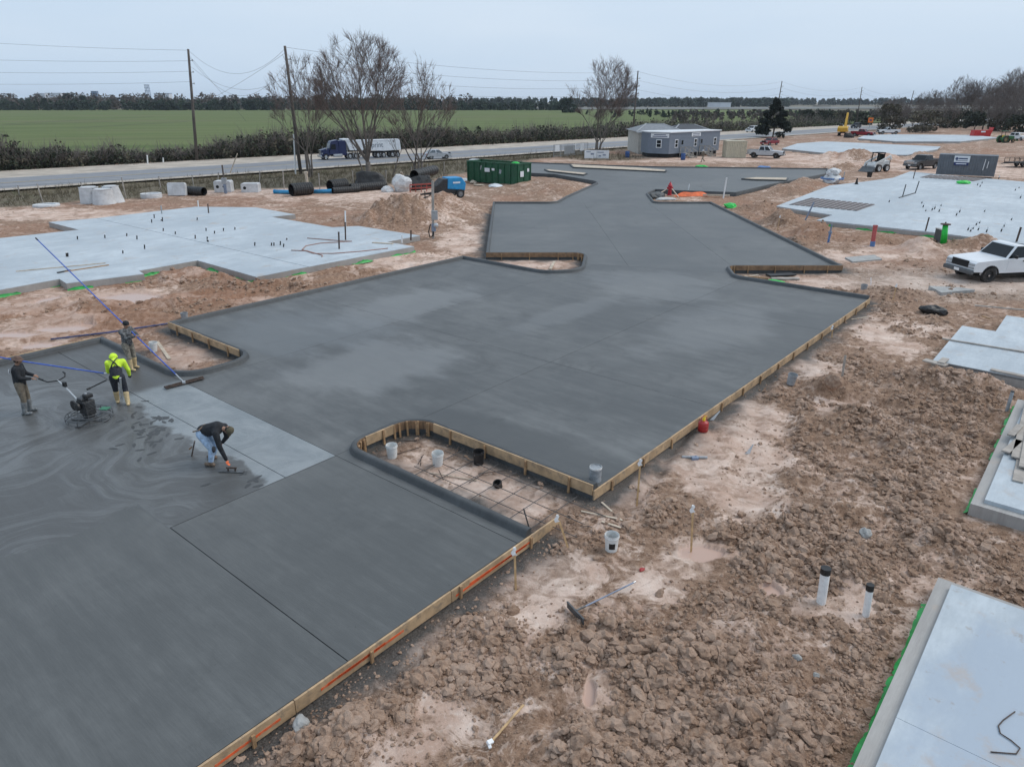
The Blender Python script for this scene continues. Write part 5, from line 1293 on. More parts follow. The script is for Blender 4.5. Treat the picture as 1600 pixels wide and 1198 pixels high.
def twigs(base, tips, r0, r1, bend, rng):
    """many thin tapered three-sided twigs from base points to tips"""
    n = len(base); base = np.asarray(base, float); tips = np.asarray(tips, float); k = 4; cos_ = []
    mid = (base+tips)/2+rng.normal(0, 1, (n, 3))*bend
    path = [base, base*.45+mid*.55, mid*.45+tips*.55, tips]; rad = [r0, r0*.75+r1*.25, r0*.35+r1*.65, r1*.6]
    ax = tips-base; ax /= np.linalg.norm(ax, axis=1)[:, None]+1e-9; x = np.cross(ax, rng.normal(size=(n, 3))); x /= np.linalg.norm(x, axis=1)[:, None]+1e-9; y = np.cross(ax, x)
    V_ = np.zeros((n, k, 3, 3))
    for i in range(k):
        for j in range(3):
            an = 2*math.pi*j/3; V_[:, i, j] = path[i]+(x*math.cos(an)+y*math.sin(an))*np.reshape(rad[i], (-1, 1))
    F_ = []
    for i in range(k-1):
        for j in range(3):
            F_.append(np.stack([np.arange(n)*9+np.arange(n)*3+i*3+j, np.arange(n)*12+i*3+(j+1) % 3, np.arange(n)*12+(i+1)*3+(j+1) % 3, np.arange(n)*12+(i+1)*3+j], -1))
    return V_.reshape(-1, 3), np.concatenate(F_)
# hedgerow along the far side of the road
rg = np.random.default_rng(11)
HT = [(-60, 203), (0, 203), (22, 207), (50, 226), (75, 224), (100, 215), (120, 232), (150, 226), (185, 219), (212, 232), (238, 236), (250, 224), (285, 228), (310, 224), (335, 215), (355, 210), (380, 206), (400, 202), (430, 197), (470, 196), (500, 193), (560, 196), (620, 196), (680, 190), (720, 196), (760, 196), (790, 198), (820, 192), (850, 190), (900, 193), (940, 188), (1000, 184), (1060, 180), (1100, 182), (1150, 184), (1180, 184), (1250, 178), (1300, 182), (1330, 178)]
cen, rad, cen2, rad2, tb, tt_ = [], [], [], [], [], []
for pxx in np.arange(-60, 1330, 2.6):
    for row in range(3):
        off = o_sh+1.6+row*2.6+rg.uniform(-.8, .8)
        # where this column of the picture meets that offset line
        ytop = np.interp(pxx, [h[0] for h in HT], [h[1] for h in HT])
        lo, hi = 175., 300.
        for _ in range(26):
            m_ = (lo+hi)/2; q = G(pxx, m_)
            if road_off(*q) > off: lo = m_
            else: hi = m_
        X_, Y_ = G(pxx, lo); zt = AT(pxx, ytop, Y_)[2]
        h = max(.8, (zt-.45)*rg.uniform(.5, 1.04)*(1, .97, .9)[row])
        w = rg.uniform(.8, 1.5)
        if rg.random() < .16: h *= .55
        for zz in np.arange(.35, h, .9):
            tgt = (cen, rad) if rg.random() < .62 else (cen2, rad2)
            tgt[0].append((X_+rg.normal(0, .5), Y_+rg.normal(0, .5), zz-.3)); k_ = w*(1-.45*zz/h); tgt[1].append((k_, k_, .75))
        for _ in range(2):
            if rg.random() < .7: tb.append((X_, Y_, .2)); tt_.append((X_+rg.normal(0, .9), Y_+rg.normal(0, .7), h*rg.uniform(.85, 1.28)))
co, q = cards(cen, rad, 16, .20, rg); o = np_obj('hedgerow', co, q, 'leaf_dark'); tag(o, 'dense dark evergreen hedgerow along the far side of the road', None, None, 'stuff')
co, q = cards(cen2, rad2, 15, .19, rg); o = np_obj('hedgerow_brush', co, q, 'leaf_olive'); tag(o, 'olive brown brush mixed through the roadside hedgerow', None, None, 'stuff')
tb, tt_ = np.array(tb), np.array(tt_); n = len(tb); reps = 4
b2 = np.repeat(tb, reps, 0); t2 = np.repeat(tt_, reps, 0)+rg.normal(0, .55, (n*reps, 3)); b2 = b2*.55+t2*.45*np.array([1, 1, 1])
co, q = twigs(np.concatenate([tb, b2]), np.concatenate([tt_, t2]), .030, .012, .18, rg); o = np_obj('hedgerow_twigs', co, q, 'twig_grey'); tag(o, 'bare grey twigs sticking out of the roadside hedgerow', None, None, 'stuff')
# dry weeds on the verge
vb, vt = [], []
vx = rg.uniform(-75, 25, 25000); vy = rg.uniform(55, 150, 25000); vt_ = terrain(vx, vy)
okv = (vt_['grass'] > .45) & (vt_['off'] < o_near-1.6)
for x_, y_ in zip(vx[okv], vy[okv]):
    h = rg.uniform(.12, .50)*(1.7 if rg.random() < .15 else 1); vb.append((x_, y_, -.55)); vt.append((x_+rg.normal(0, .15), y_+rg.normal(0, .15), -.30+h))
mat('dry_weed', (.115, .095, .060), .95, var=.4, scale=.6)
vb, vt = np.array(vb), np.array(vt); tz = terrain(vb[:, 0], vb[:, 1])['z']; vb[:, 2] = tz-.02; vt[:, 2] = tz+(vt[:, 2]+.30)
vb3 = np.repeat(vb, 3, 0); vt3 = np.repeat(vt, 3, 0)+rg.normal(0, .16, (len(vt)*3, 3)); vb3[:, :2] += rg.normal(0, .12, (len(vb3), 2))
co, q = twigs(vb3, vt3, .016, .008, .05, rg); o = np_obj('verge_weeds', co, q, 'dry_weed'); tag(o, 'dry brown weeds covering the road verge', None, None, 'stuff')
# far belts of trees
def belt(name, label, Y0, Y1, xr, hfun, n, m, seed, size):
    r_ = np.random.default_rng(seed); c, ra = [], []
    for _ in range(n):
        Y = r_.uniform(Y0, Y1); X = r_.uniform(*xr)*Y/Y0; h = hfun(X, Y)*r_.uniform(.55, 1.08); w = h*r_.uniform(.28, .5)
        for zz in (.25, .55, .85): c.append((X+r_.normal(0, w*.25), Y+r_.normal(0, w*.3), h*zz-.4)); ra.append((w*(1.1-.5*zz), w*(1.1-.5*zz), h*.25))
    co, q = cards(c, ra, 26, size, r_); o = np_obj(name, co, q, m); return tag(o, label, None, None, 'stuff')
mat('leaf_far_brown', (.105, .088, .075), .95, var=.4, scale=.05)
mat('leaf_far_green', (.030, .048, .030), .95, var=.4, scale=.05)
belt('tree_belt', 'dark evergreen tree belt at the far edge of the green field', 745, 775, (-680, -60), lambda x, y: 10.0, 420, 'leaf_far_green', 1, 1.0)
belt('tree_belt', 'brown winter woodland behind the evergreen belt', 790, 900, (-740, -40), lambda x, y: 15.0, 420, 'leaf_far_brown', 2, 1.2)
belt('tree_belt', 'distant woodland strip along the horizon, left side', 1300, 1700, (-1150, 0), lambda x, y: 13, 600, 'leaf_far', 3, 2.0)
belt('tree_belt', 'distant woodland strip along the horizon, middle', 1150, 1500, (-60, 420), lambda x, y: 12.5, 420, 'leaf_far', 4, 1.8)
belt('tree_belt', 'distant woodland strip along the horizon, right side', 1700, 2100, (250, 1500), lambda x, y: 14, 600, 'leaf_far', 5, 2.4)
belt('tree_belt', 'dark trees beyond the field in the middle distance', 745, 790, (-60, 55), lambda x, y: 8.0, 90, 'leaf_far_green', 6, 1.0)
belt('scrub_belt', 'brownish scrub between the road and the highway on the right', 330, 520, (70, 300), lambda x, y: 3.6, 520, 'leaf_far_brown', 7, .45)
belt('scrub_belt', 'green scrub line in front of the highway', 420, 560, (40, 330), lambda x, y: 3.4, 160, 'leaf_far_green', 8, .45)
# highway on an embankment
hw = thing('highway_barrier', 'long pale concrete highway edge below the far horizon', 'highway', (0, 0, 0))
mat('pale_concrete', (.52, .51, .49), .9, var=.1, scale=.05); mat('embankment', (.15, .135, .095), .95, var=.3, scale=.05)
p0, p1 = Vector(AT(740, 170.5, 800)), Vector(AT(1700, 167.5, 950))
p0.z = p1.z = 0
for k in range(12):
    a, b = p0.lerp(p1, k/12), p0.lerp(p1, (k+1)/12); MB().bar(a+Vector((0, 0, .9)), b.lerp(a, .004)+Vector((0, 0, .9)), 7, 2.4).build('deck_wall', 'pale_concrete', hw)
o = MB().bar(p0+Vector((0, -9, -.9)), p1+Vector((0, -9, -.9)), 14, 2.2).build('embankment', 'embankment'); o['kind'] = 'structure'
# ------------------------------------------------------------------ trees
def bare_tree(name, label, base, height, spread, seed, group=None, trunk_h=.22, r0=.28, limbs=5, depth=5, lean=(0, 0), m_tw='twig_brown', stems=1):
    rn = random.Random(seed); t = thing(name, label, 'tree', base, 0, group)
    trunk, crown = MB(), MB(); tw_b, tw_t = [], []
    H = height
    ez, rz_, rx_ = H*.62, H*.385, H*.345*spread
    def room(p, d):
        q = Vector((p.x/rx_, p.y/rx_, (p.z-ez)/rz_)); e = Vector((d.x/rx_, d.y/rx_, d.z/rz_)); a = e.dot(e); b = q.dot(e); c = q.dot(q)-1; D = b*b-a*c
        return (-b+math.sqrt(D))/a if D > 0 else .2
    def grow(p, d, L, r, lev, mb):
        rm = room(p, d)
        if rm < .05*H:
            for i in range(2): tw_b.append(tuple(p)); tw_t.append(tuple(p+(d+Vector((rn.gauss(0, .4), rn.gauss(0, .4), .2))).normalized()*H*rn.uniform(.03, .06)))
            return
        L = min(L, rm*rn.uniform(.80, 1.0))
        n = 5 if lev < 3 else 3; pts = [p.copy()]; rad = [r]; q = p.copy(); dd = d.copy(); out = []
        jt = .055+.02*lev
        for i in range(n):
            dd = (dd+Vector((rn.gauss(0, jt), rn.gauss(0, jt), rn.gauss(.035, jt*.5)))).normalized(); q = q+dd*(L/n); pts.append(q.copy()); rad.append(max(.010, r*(1-.55*(i+1)/n))); out.append((q.copy(), dd.copy(), rad[-1]))
        mb.tube(pts, rad, 6 if lev < 2 else (4 if lev < 3 else 3), caps=False)
        if lev >= depth-1:
            for i in range(11):
                k = rn.randrange(1, len(pts)); dv = (dd+Vector((rn.gauss(0, .38), rn.gauss(0, .38), rn.gauss(.10, .25)))).normalized()
                tw_b.append(tuple(pts[k])); tw_t.append(tuple(pts[k]+dv*H*rn.uniform(.035, .075)))
            return
        for i in range(2):
            e = Matrix.Rotation(rn.uniform(0, 6.28), 3, dd) @ dd.orthogonal().normalized(); grow(q, (dd+e*rn.uniform(.22, .50)*spread).normalized(), L*rn.uniform(.5, .8), rad[-1]*.85, lev+1, mb)
        for (s_, ds, rs) in out[(1 if lev == 1 else 0):-1]:
            if rn.random() < .95:
                e = Matrix.Rotation(rn.uniform(0, 6.28), 3, ds) @ ds.orthogonal().normalized(); e.z = abs(e.z)*.5; grow(s_, (ds+e*rn.uniform(.45, .8)*spread).normalized(), L*rn.uniform(.45, .75), rs*.5, lev+1, mb)
    for s in range(stems):
        b0 = Vector((rn.uniform(-.6, .6), rn.uniform(-.4, .4), -.3)) if stems > 1 else Vector((0, 0, -.3)); th = H*trunk_h*rn.uniform(.8, 1.15); rr0 = r0*(1 if s == 0 else .7)
        top = b0+Vector((lean[0]+rn.uniform(-.1, .1)*th, lean[1], th)); trunk.tube([b0, b0+(top-b0)*.12, b0.lerp(top, .5)+Vector((rn.gauss(0, .08), 0, 0)), top], [rr0*1.45, rr0*1.08, rr0, rr0*.92], 9)
        nl = limbs if stems == 1 else 3
        for i in range(nl):
            a = 2*math.pi*(i+rn.random()*.6)/nl; sl = rn.uniform(.12, 1.0)*spread; d = Vector((math.cos(a)*sl, math.sin(a)*sl, 1)).normalized()
            grow(top-Vector((0, 0, rn.uniform(0, .15)*th)), d, H*.48*rn.uniform(.8, 1.1), rr0*rn.uniform(.36, .55), 1, crown)
    trunk.build('trunk', 'bark', t, smooth=True, fix=False); crown.build('limbs', 'bark', t, smooth=True, fix=False)
    co, q = twigs(tw_b, tw_t, .0125, .007, .06, np.random.default_rng(seed)); np_obj('crown', co, q, m_tw, t)
    return t
def base_at(px, py): return (*G(px, py, GZ), GZ)
bt = base_at(577, 287); bare_tree('bare_tree', 'tallest bare tree with one stout trunk behind the black pipes', bt, 15.2, 1.0, 3, trunk_h=.20, r0=.30, limbs=7)
bt = base_at(652, 281); bare_tree('bare_tree', 'bare tree with clustered stems in front of the silver car', bt, 13.6, 1.0, 8, trunk_h=.17, r0=.20, limbs=5, stems=3, depth=4)
bt = base_at(486, 277); bare_tree('bare_tree', 'thin open bare tree right of the leaning utility pole', bt, 13.4, .92, 21, trunk_h=.24, r0=.16, limbs=4, stems=3, depth=4)
bt = base_at(936, 241); bare_tree('bare_tree', 'lone bare tree beside the chain link fence and pole', bt, 15.6, 1.12, 31, trunk_h=.16, r0=.27, limbs=5, stems=2, depth=5)
bt = base_at(574, 272); bare_tree('bare_sapling', 'slender sapling left of the tallest bare tree', base_at(572, 284), 8.0, .8, 41, trunk_h=.40, r0=.10, limbs=3, depth=3, lean=(-.6, 0))
bare_tree('bare_sapling', 'slender sapling right of the tallest bare tree', base_at(612, 276), 7.5, .8, 43, trunk_h=.4, r0=.08, limbs=3, depth=3, lean=(.8, 0))
# winter wood on the right
wt = bare_tree('bare_tree', 'grey bare tree standing in the wood behind the red dumpster', base_at(1495, 198), 17, 1.0, 51, 'bare trees in the wood on the right', trunk_h=.16, r0=.30, limbs=6, m_tw='twig_grey')
wt2 = bare_tree('bare_tree', 'grey bare tree standing in the wood behind the red dumpster', base_at(1560, 200), 15, 1.15, 57, 'bare trees in the wood on the right', trunk_h=.12, r0=.24, limbs=6, m_tw='twig_grey', stems=2)
rn = random.Random(12)
for i, (px, py, s) in enumerate([(1445, 196, .62), (1468, 194, .7), (1525, 198, .8), (1545, 196, .85), (1580, 199, .95), (1610, 202, 1.0), (1640, 204, 1.0), (1515, 192, .9), (1575, 192, 1.05), (1600, 194, 1.1), (1535, 203, .55), (1480, 201, .5), (1395, 194, .52), (1378, 197, .50), (1385, 200, .42), (1440, 203, .45), (1590, 206, .6), (1560, 206, .5), (1405, 200, .4), (1425, 198, .5)]):
    dup((wt, wt2)[i % 2], base_at(px, py), rn.uniform(0, 6.28), scale=(s*1.3, s*1.3, s*1.2))
for k, px in enumerate((1478, 1505, 1552, 1622, 1570)): pass
def shrub(name, label, base, w, h, seed, m='leaf_dark', group=None, cone=False, per=60, size=.18, cat='shrub'):
    r_ = np.random.default_rng(seed); t = thing(name, label, cat, base, 0, group); c, ra = [], []
    n = 40
    for k in range(n):
        a = r_.uniform(0, 6.28); zz = r_.uniform(.06, .96)
        prof = (1-zz)**.75*1.05+.06 if cone else math.sqrt(max(0, 1-(2*zz-.8)**2/1.45))
        rr_ = w/2*prof*r_.uniform(.35, .95); c.append((rr_*math.cos(a), rr_*math.sin(a), zz*h)); k_ = w*(.17 if not cone else .12*(1.3-zz)); ra.append((k_, k_, h*.075 if cone else h*.12))
    co, q = cards(c, ra, per, size, r_); np_obj('crown', co, q, m, t)
    MB().tube([(0, 0, -.2), (.03*w, 0, h*.3), (0, .02*w, h*.7)], [.05*w**.5+.05, .05*w**.5, .02], 7).build('trunk', 'bark', t, smooth=True)
    return t
p = base_at(1207, 215); shrub('evergreen_tree', 'dark pointed evergreen tree between the red car and the road', p, 9.4, AT(1207, 150, p[1])[2]-GZ, 3, 'leaf_juniper', None, True, 130, .30, 'tree')
p = base_at(1388, 204); shrub('round_bush', 'broad brown bush behind the white pickup on the far slab', p, 9, 7.5, 5, 'leaf_olive', None, False, 60, .30)
for i, (px, py, w, h) in enumerate([(1440, 207, 12, 6), (1478, 200, 12, 5.5), (1522, 203, 6, 5.5), (1560, 205, 7, 5), (1590, 207, 9, 5), (1345, 196, 8, 4.5), (1315, 192, 9, 4.8), (1290, 191, 10, 5), (1262, 190, 9, 5), (1620, 208, 9, 6), (1500, 196, 10, 5)]):
    shrub('evergreen_shrub', 'dark evergreen shrub in the scrub along the right side of the road', base_at(px, py), w, h, 60+i, ('leaf_dark', 'leaf_olive')[i % 3 == 0], 'evergreen shrubs on the right', False, 45, .30)
p = (*G(887, 177, -.4), -.4); shrub('round_tree', 'dark round tree standing alone beyond the green field', p, 15, 11, 90, 'leaf_far_green', None, False, 60, .6, 'tree')
for i, (px, py, w, h) in enumerate([(114, 172, 15, 17), (133, 172.3, 9, 14), (72, 173, 8, 11)]):
    shrub('far_tree', ('broad tree rising above the belt at the far left of the field', 'narrow tree next to the broad tree at the far field edge', 'small dark conifer at the far left field edge')[i], (*G(px, py, -.4), -.4), w, h, 93+i, 'leaf_far_green', None, i == 2, 60, .7, 'tree')
# ------------------------------------------------------------------ utility poles and lines
mat('pole_wood', (.105, .090, .080), .9, var=.3, scale=1.2); mat('wire', (.08, .085, .09), .6, var=.1); mat('insulator', (.30, .31, .33), .5, var=.1)
def upole(label, bx, by, tx, ty, arms=(.1, .2, .3), r=.16):
    p = Vector(base_at(bx, by)); q = Vector(AT(tx, ty, p.y)); t = thing('utility_pole', label, 'utility pole', p, 0, 'utility poles along the road')
    d = q-p; MB().tube([(0, 0, 0), d*.5, d], [r*1.15, r, r*.75], 9).build('shaft', 'pole_wood', t, smooth=True)
    for k, a in enumerate(arms):
        c = d*(1-a); MB().tube([c, c+Vector((.45, 0, .05))], .035, 6).build('bracket', 'pole_wood', t)
        MB().lathe([(.05, -.12), (.09, -.08), (.06, -.04), (.09, 0), (.06, .04), (.08, .1), (0, .12)], 8, tuple(c+Vector((.5, 0, .08)))).build('insulator', 'insulator', t, smooth=True)
    return p, q
P1 = upole('tall leaning utility pole at the left beyond the road', 308, 252, 294, 77, r=.21)
P2 = upole('strongly leaning utility pole left of the bare trees', 470, 272, 445, 72, r=.20)
P3 = upole('utility pole between the lone bare tree and the site office', 987, 229, 997, 111)
P4 = upole('utility pole behind the dark evergreen tree', 1208, 209, 1222, 127, r=.15)
P5 = upole('utility pole above the yellow excavator', 1337, 199, 1347, 136, r=.15)
P6 = upole('utility pole right of the white pickup on the far slab', 1413, 197, 1428, 142, r=.15)
def wire(label, a, b, sag, r=.015, n=14):
    a, b = Vector(a), Vector(b); pts = [a.lerp(b, k/n)-Vector((0, 0, sag*4*(k/n)*(1-k/n))) for k in range(n+1)]
    o = MB().tube(pts, r, 5, caps=False).build('power_line', 'wire', smooth=True); return tag(o, label, 'power line', 'overhead power lines')
ORD = ('topmost', 'second from top', 'third from top', 'lowest')
def on(P_, f): return P_[1].lerp(P_[0], f)
out = [AT(-150, y, 118) for y in (58, 89, 110, 129.5)]
for k, f in enumerate((.01, .10, .19, .28)): wire(ORD[k]+' overhead wire running left out of the picture from the left pole', on(P1, f), out[k], .3)
for k, (f, sg) in enumerate(((.01, 3.0), (.06, 4.6), (.14, 2.4))): wire(ORD[k]+' slack wire drooping between the two left utility poles', on(P1, f), on(P2, .02+.1*k), sg)
for k, f in enumerate((.01, .10, .19, .28)): wire(ORD[k]+' overhead wire between the leaning pole and the pole by the office', on(P2, f), on(P3, f), 1.2)
for a, b, nm in ((P3, P4, 'overhead wire between the office pole and the evergreen tree'), (P4, P5, 'overhead wire between the evergreen tree and the excavator'), (P5, P6, 'overhead wire above the far white pickup')):
    for k, f in enumerate((.01, .12, .24, .36)): wire(ORD[k]+' '+nm, on(a, f), on(b, f), 1.8)
endp = (P6[1]+(P6[1]-P5[1]), P6[0]+(P6[0]-P5[0]))
for k, f in enumerate((.01, .12, .24)): wire(ORD[k]+' overhead wire running right from the last utility pole', on(P6, f), on(endp, f), 1.2)
wire('guy wire slanting down from the left utility pole', on(P1, .05), AT(385, 190, 115), .0); wire('guy wire slanting down from the leaning utility pole', on(P2, .05), AT(300, 170, 105), .3)
# ------------------------------------------------------------------ far structures
def far_box(name, label, cat, px0, px1, py0, Y, m, roof=None):
    a, b = Vector(AT(px0, py0, Y)), Vector(AT(px1, py0, Y)); w = b.x-a.x; z = a.z
    t = thing(name, label, cat, ((a.x+b.x)/2, Y, -.5)); MB().box((0, 0, (z+.5)/2), (w, w*.5, z+.5)).build('wall', m, t)
    MB().box((0, 0, z+.5+.3), (w*1.04, w*.54, .6)).build('roof', roof or m, t); return t
mat('far_white', (.62, .65, .70), .8, var=.1, scale=.1); mat('far_blue', (.16, .22, .32), .8, var=.1, scale=.1); mat('far_tan', (.40, .36, .31), .8, var=.1, scale=.1)
far_box('far_building', 'pale low building on the horizon at far left', 'building', 56, 72, 146.5, 1600, 'far_white'); far_box('far_building', 'long pale roof on the horizon left of the broad tree', 'building', 74, 98, 146, 1700, 'far_white')
far_box('far_building', 'bluish tower block on the horizon', 'building', 143, 152, 143, 1700, 'far_blue'); far_box('far_building', 'wide white building with blue gables on the horizon', 'building', 243, 266, 146.5, 1700, 'far_white', 'far_blue')
far_box('far_building', 'white warehouse near the highway on the right horizon', 'building', 1108, 1140, 161, 1100, 'far_white'); far_box('far_building', 'tan shed at the highway left of the lone tree', 'building', 820, 872, 171.5, 780, 'far_tan'); far_box('far_building', 'beige building on the horizon right of the evergreen', 'building', 1272, 1296, 165, 1250, 'far_tan')
t = thing('water_tower', 'lattice tower on the left horizon', 'tower', (*AT(232, 150, 1700)[:2], 0)); zt = AT(232, 133, 1700)[2]
for sx in (-4, 4):
    for sy in (-4, 4): MB().bar((sx, sy, 0), (sx*.7, sy*.7, zt), .9).build('leg', 'far_blue', t)
for f in (.5, .7, .85, 1.0): MB().box((0, 0, zt*f), (9, 9, .9)).build('ring', 'far_blue', t)
# ------------------------------------------------------------------ vehicles
mat('glass_dark', (.012, .015, .018), .10, var=.1, spec=.35); mat('glass_grey', (.10, .12, .14), .12, var=.1, spec=.7)
mat('tyre', (.022, .022, .023), .85, var=.3, scale=8, dirt=(.25, .19, .15), dirt_amt=.5); mat('chrome', (.55, .56, .57), .25, metal=.9, var=.1); mat('rim_steel', (.30, .31, .32), .4, metal=.6, var=.2)
mat('black_rim', (.02, .02, .021), .5, var=.2); mat('lamp_glass', (.36, .38, .40), .15, var=.1); mat('tail_red', (.35, .01, .01), .3, var=.1); mat('under_black', (.012, .012, .013), .8, var=.2)
mat('car_white', (.72, .74, .76), .35, var=.04, scale=1, dirt=(.45, .40, .35), dirt_amt=.15); mat('car_silver', (.47, .49, .52), .3, metal=.3, var=.05, scale=1); mat('car_red', (.24, .012, .022), .3, var=.08, scale=1); mat('car_black', (.020, .022, .027), .3, var=.15, scale=1, dirt=(.2, .17, .15), dirt_amt=.25)
mat('car_dark', (.045, .05, .06), .3, var=.1, scale=1); mat('bumper_grey', (.10, .105, .11), .6, var=.2)
def arc(cx, cz, r, n=9): return [(cx+r*math.cos(a), cz+r*math.sin(a)) for a in np.linspace(math.pi, 0, n)]
def wheel(t, x, y, r, w, rim):
    wh = bpy.data.objects.new('wheel', None); COL.objects.link(wh); wh.parent = t; wh.location = (x, y, r); s = 1 if y > 0 else -1
    MB().lathe([(r*.62, -w/2), (r*.93, -w/2), (r, -w*.36), (r, w*.36), (r*.93, w/2), (r*.62, w/2)], 22, (0, 0, 0), 'Y', closed=True).build('tyre', 'tyre', wh, auto=50)
    MB().lathe([(0, s*w*.30), (r*.16, s*w*.38), (r*.2, s*w*.25), (r*.55, s*w*.22), (r*.63, s*w*.46), (r*.63, -s*w*.4)], 18, (0, 0, 0), 'Y').build('rim', rim, wh, auto=40)
    MB().lathe([(0, s*w*.44), (r*.13, s*w*.44), (r*.15, s*w*.30)], 10, (0, 0, 0), 'Y').build('hub_cap', 'chrome', wh)
def hexa(mb, b, tp):
    """frustum from four bottom to four top points"""
    return mb.add(list(b)+list(tp), [(3, 2, 1, 0), (4, 5, 6, 7), (0, 1, 5, 4), (1, 2, 6, 5), (2, 3, 7, 6), (3, 0, 4, 7)])
def pane(t, q, m, push=.008, name='window', inset=.06):
    """window pane laid on a face; q = four corners"""
    q = [Vector(p) for p in q]; c = sum(q, Vector())/4; n = (q[1]-q[0]).cross(q[2]-q[0]).normalized()
    if n.dot(c-Vector((c.x*.9, 0, .9))) < 0: n = -n
    v = []
    for i, p in enumerate(q):
        a, b = q[i-1], q[(i+1) % 4]; v.append(p+((a-p).normalized()+(b-p).normalized())*inset)
    v1 = [p+n*push for p in v]; v0 = [p-n*.01 for p in v]
    return MB().add(v0+v1, [(3, 2, 1, 0), (4, 5, 6, 7), (0, 1, 5, 4), (1, 2, 6, 5), (2, 3, 7, 6), (3, 0, 4, 7)]).build(name, m, t)
def car(label, loc, rz, paint, kind='pickup', group=None, L=5.7, W=1.95, rim='rim_steel', glass='glass_dark', crew=True, name='pickup_truck', cat='pickup', lettering=False):
    t = thing(name, label, cat, loc, rz, group); hw = W/2
    if kind == 'pickup':
        r = .39; xf, xr = L*.315, -L*.30; sill = .50; hood = 1.12; cowl = 1.22; belt = 1.24; roof = 1.86; bed = 1.30
        x0 = L*.5-.10; cw = L*.175; cb = -L*(.155 if crew else .02)-.15
        poly = [(-L*.5+.06, .62), (xr-r*1.25, .58)]+arc(xr, r+.02, r*1.22)+[(xr+r*1.25, sill), (xf-r*1.25, sill)]+arc(xf, r+.02, r*1.22)+[(xf+r*1.25, .58), (x0, .60), (x0+.03, .85), (x0-.02, hood-.08), (x0-.16, hood), (cw+.05, cowl), (cb-.02, belt), (cb-.03, bed), (-L*.5+.04, bed), (-L*.5+.02, 1.0)]
        cab = (cb, cw+.03, cb+.18, cw-.58)
    elif kind == 'suv':
        r = .36; xf, xr = L*.30, -L*.29; sill = .42; hood = 1.02; cowl = 1.10; belt = 1.10; roof = 1.72; x0 = L*.5-.06; cw = L*.20; cb = -L*.46; bed = belt
        poly = [(-L*.5+.04, .5), (xr-r*1.2, .48)]+arc(xr, r+.02, r*1.18)+[(xr+r*1.2, sill), (xf-r*1.2, sill)]+arc(xf, r+.02, r*1.18)+[(xf+r*1.2, .42), (x0, .45), (x0+.04, .7), (x0-.06, .92), (x0-.22, hood), (cw, cowl), (cb, belt+.02), (-L*.5+.02, .95)]
        cab = (cb+.02, cw+.04, cb+.28, cw-.62)
    else:  # hatchback / sedan
        r = .32; xf, xr = L*.30, -L*.30; sill = .34; hood = .86; cowl = .96; belt = .98; roof = 1.46; x0 = L*.5-.05; cw = L*.20; cb = -L*.44; bed = belt
        poly = [(-L*.5+.05, .42), (xr-r*1.2, .40)]+arc(xr, r+.02, r*1.18)+[(xr+r*1.2, sill), (xf-r*1.2, sill)]+arc(xf, r+.02, r*1.18)+[(xf+r*1.2, .34), (x0, .36), (x0+.04, .58), (x0-.10, .78), (x0-.35, hood), (cw, cowl), (cb, belt+.02), (-L*.5+.02, .85)]
        cab = (cb+.02, cw+.05, cb+.75, cw-.75)
    body = MB().side(poly, -hw, hw).build('body', paint, t, bevel=.085 if kind == 'pickup' else .07)
    for xa_, ra_ in ((xf, r), (xr, r)):
        for sg in (-1, 1): MB().tube([(px_, sg*(hw-.01), pz_) for px_, pz_ in arc(xa_, ra_+.02, ra_*1.24, 13)], .035, 6).build('arch_trim', 'under_black' if kind == 'pickup' else paint, t, smooth=True)
    xb0, xb1, xt0, xt1 = cab; i = .05; k = .20
    B = [(xb0, -hw+i, belt-.03), (xb1, -hw+i, cowl-.03), (xb1, hw-i, cowl-.03), (xb0, hw-i, belt-.03)]; T_ = [(xt0, -hw+k, roof), (xt1, -hw+k, roof), (xt1, hw-k, roof), (xt0, hw-k, roof)]
    hexa(MB(), B, T_).build('cabin', paint, t, bevel=.05)
    B = [Vector(p) for p in B]; T_ = [Vector(p) for p in T_]
    def lerp4(a, b, f): return a+(b-a)*f
    pane(t, [B[1], B[2], T_[2], T_[1]], 'glass_grey' if glass == 'glass_grey' else glass, .012, 'windscreen', .10)
    pane(t, [B[3], B[0], T_[0], T_[3]], glass, .012, 'rear_window', .10)
    segs = ((.03, .50), (.52, .98)) if (crew or kind != 'pickup') else ((.05, .98),)
    for s in (0, 1):
        b0, b1, t0, t1 = (B[0], B[1], T_[0], T_[1]) if s == 0 else (B[3], B[2], T_[3], T_[2])
        for (f0, f1) in segs: pane(t, [lerp4(b0, b1, f0), lerp4(b0, b1, f1), lerp4(t0, t1, f1), lerp4(t0, t1, f0)], glass, .012, 'side_window', .055)
        sg = -1 if s == 0 else 1
        nd = 2 if (crew or kind != 'pickup') else 1
        for d in range(nd):
            xa = xb1-.10-d*(xb1-xb0)*.48; xz = xb1-.10-(d+1)*(xb1-xb0)*(.46 if nd == 2 else .85)
            dr = MB().box(((xa+xz)/2, sg*(hw+.004), (sill+belt)/2+.06), (abs(xa-xz)-.03, .02, belt-sill-.22)).build('door', paint, t, bevel=.008)
            MB().box((xz+.16, sg*(hw+.025), belt-.14), (.20, .03, .05)).build('handle', 'black_plastic', dr, bevel=.01)
        MB().box((xb1-.42, sg*(hw+.10), belt+.10), (.10, .20, .17)).build('mirror', 'black_plastic' if kind == 'pickup' else paint, t, bevel=.03)
        MB().box((x0-.01, sg*(hw-.24), .50*hood+.40), (.12, .40, .13)).box((x0-.01, sg*(hw-.24), .50*hood+.25), (.12, .40, .11)).build('headlight', 'lamp_glass', t, bevel=.03)
        MB().box((-L*.5+.03, sg*(hw-.10), belt-.20), (.07, .17, .32)).build('tail_light', 'tail_red', t, bevel=.015)
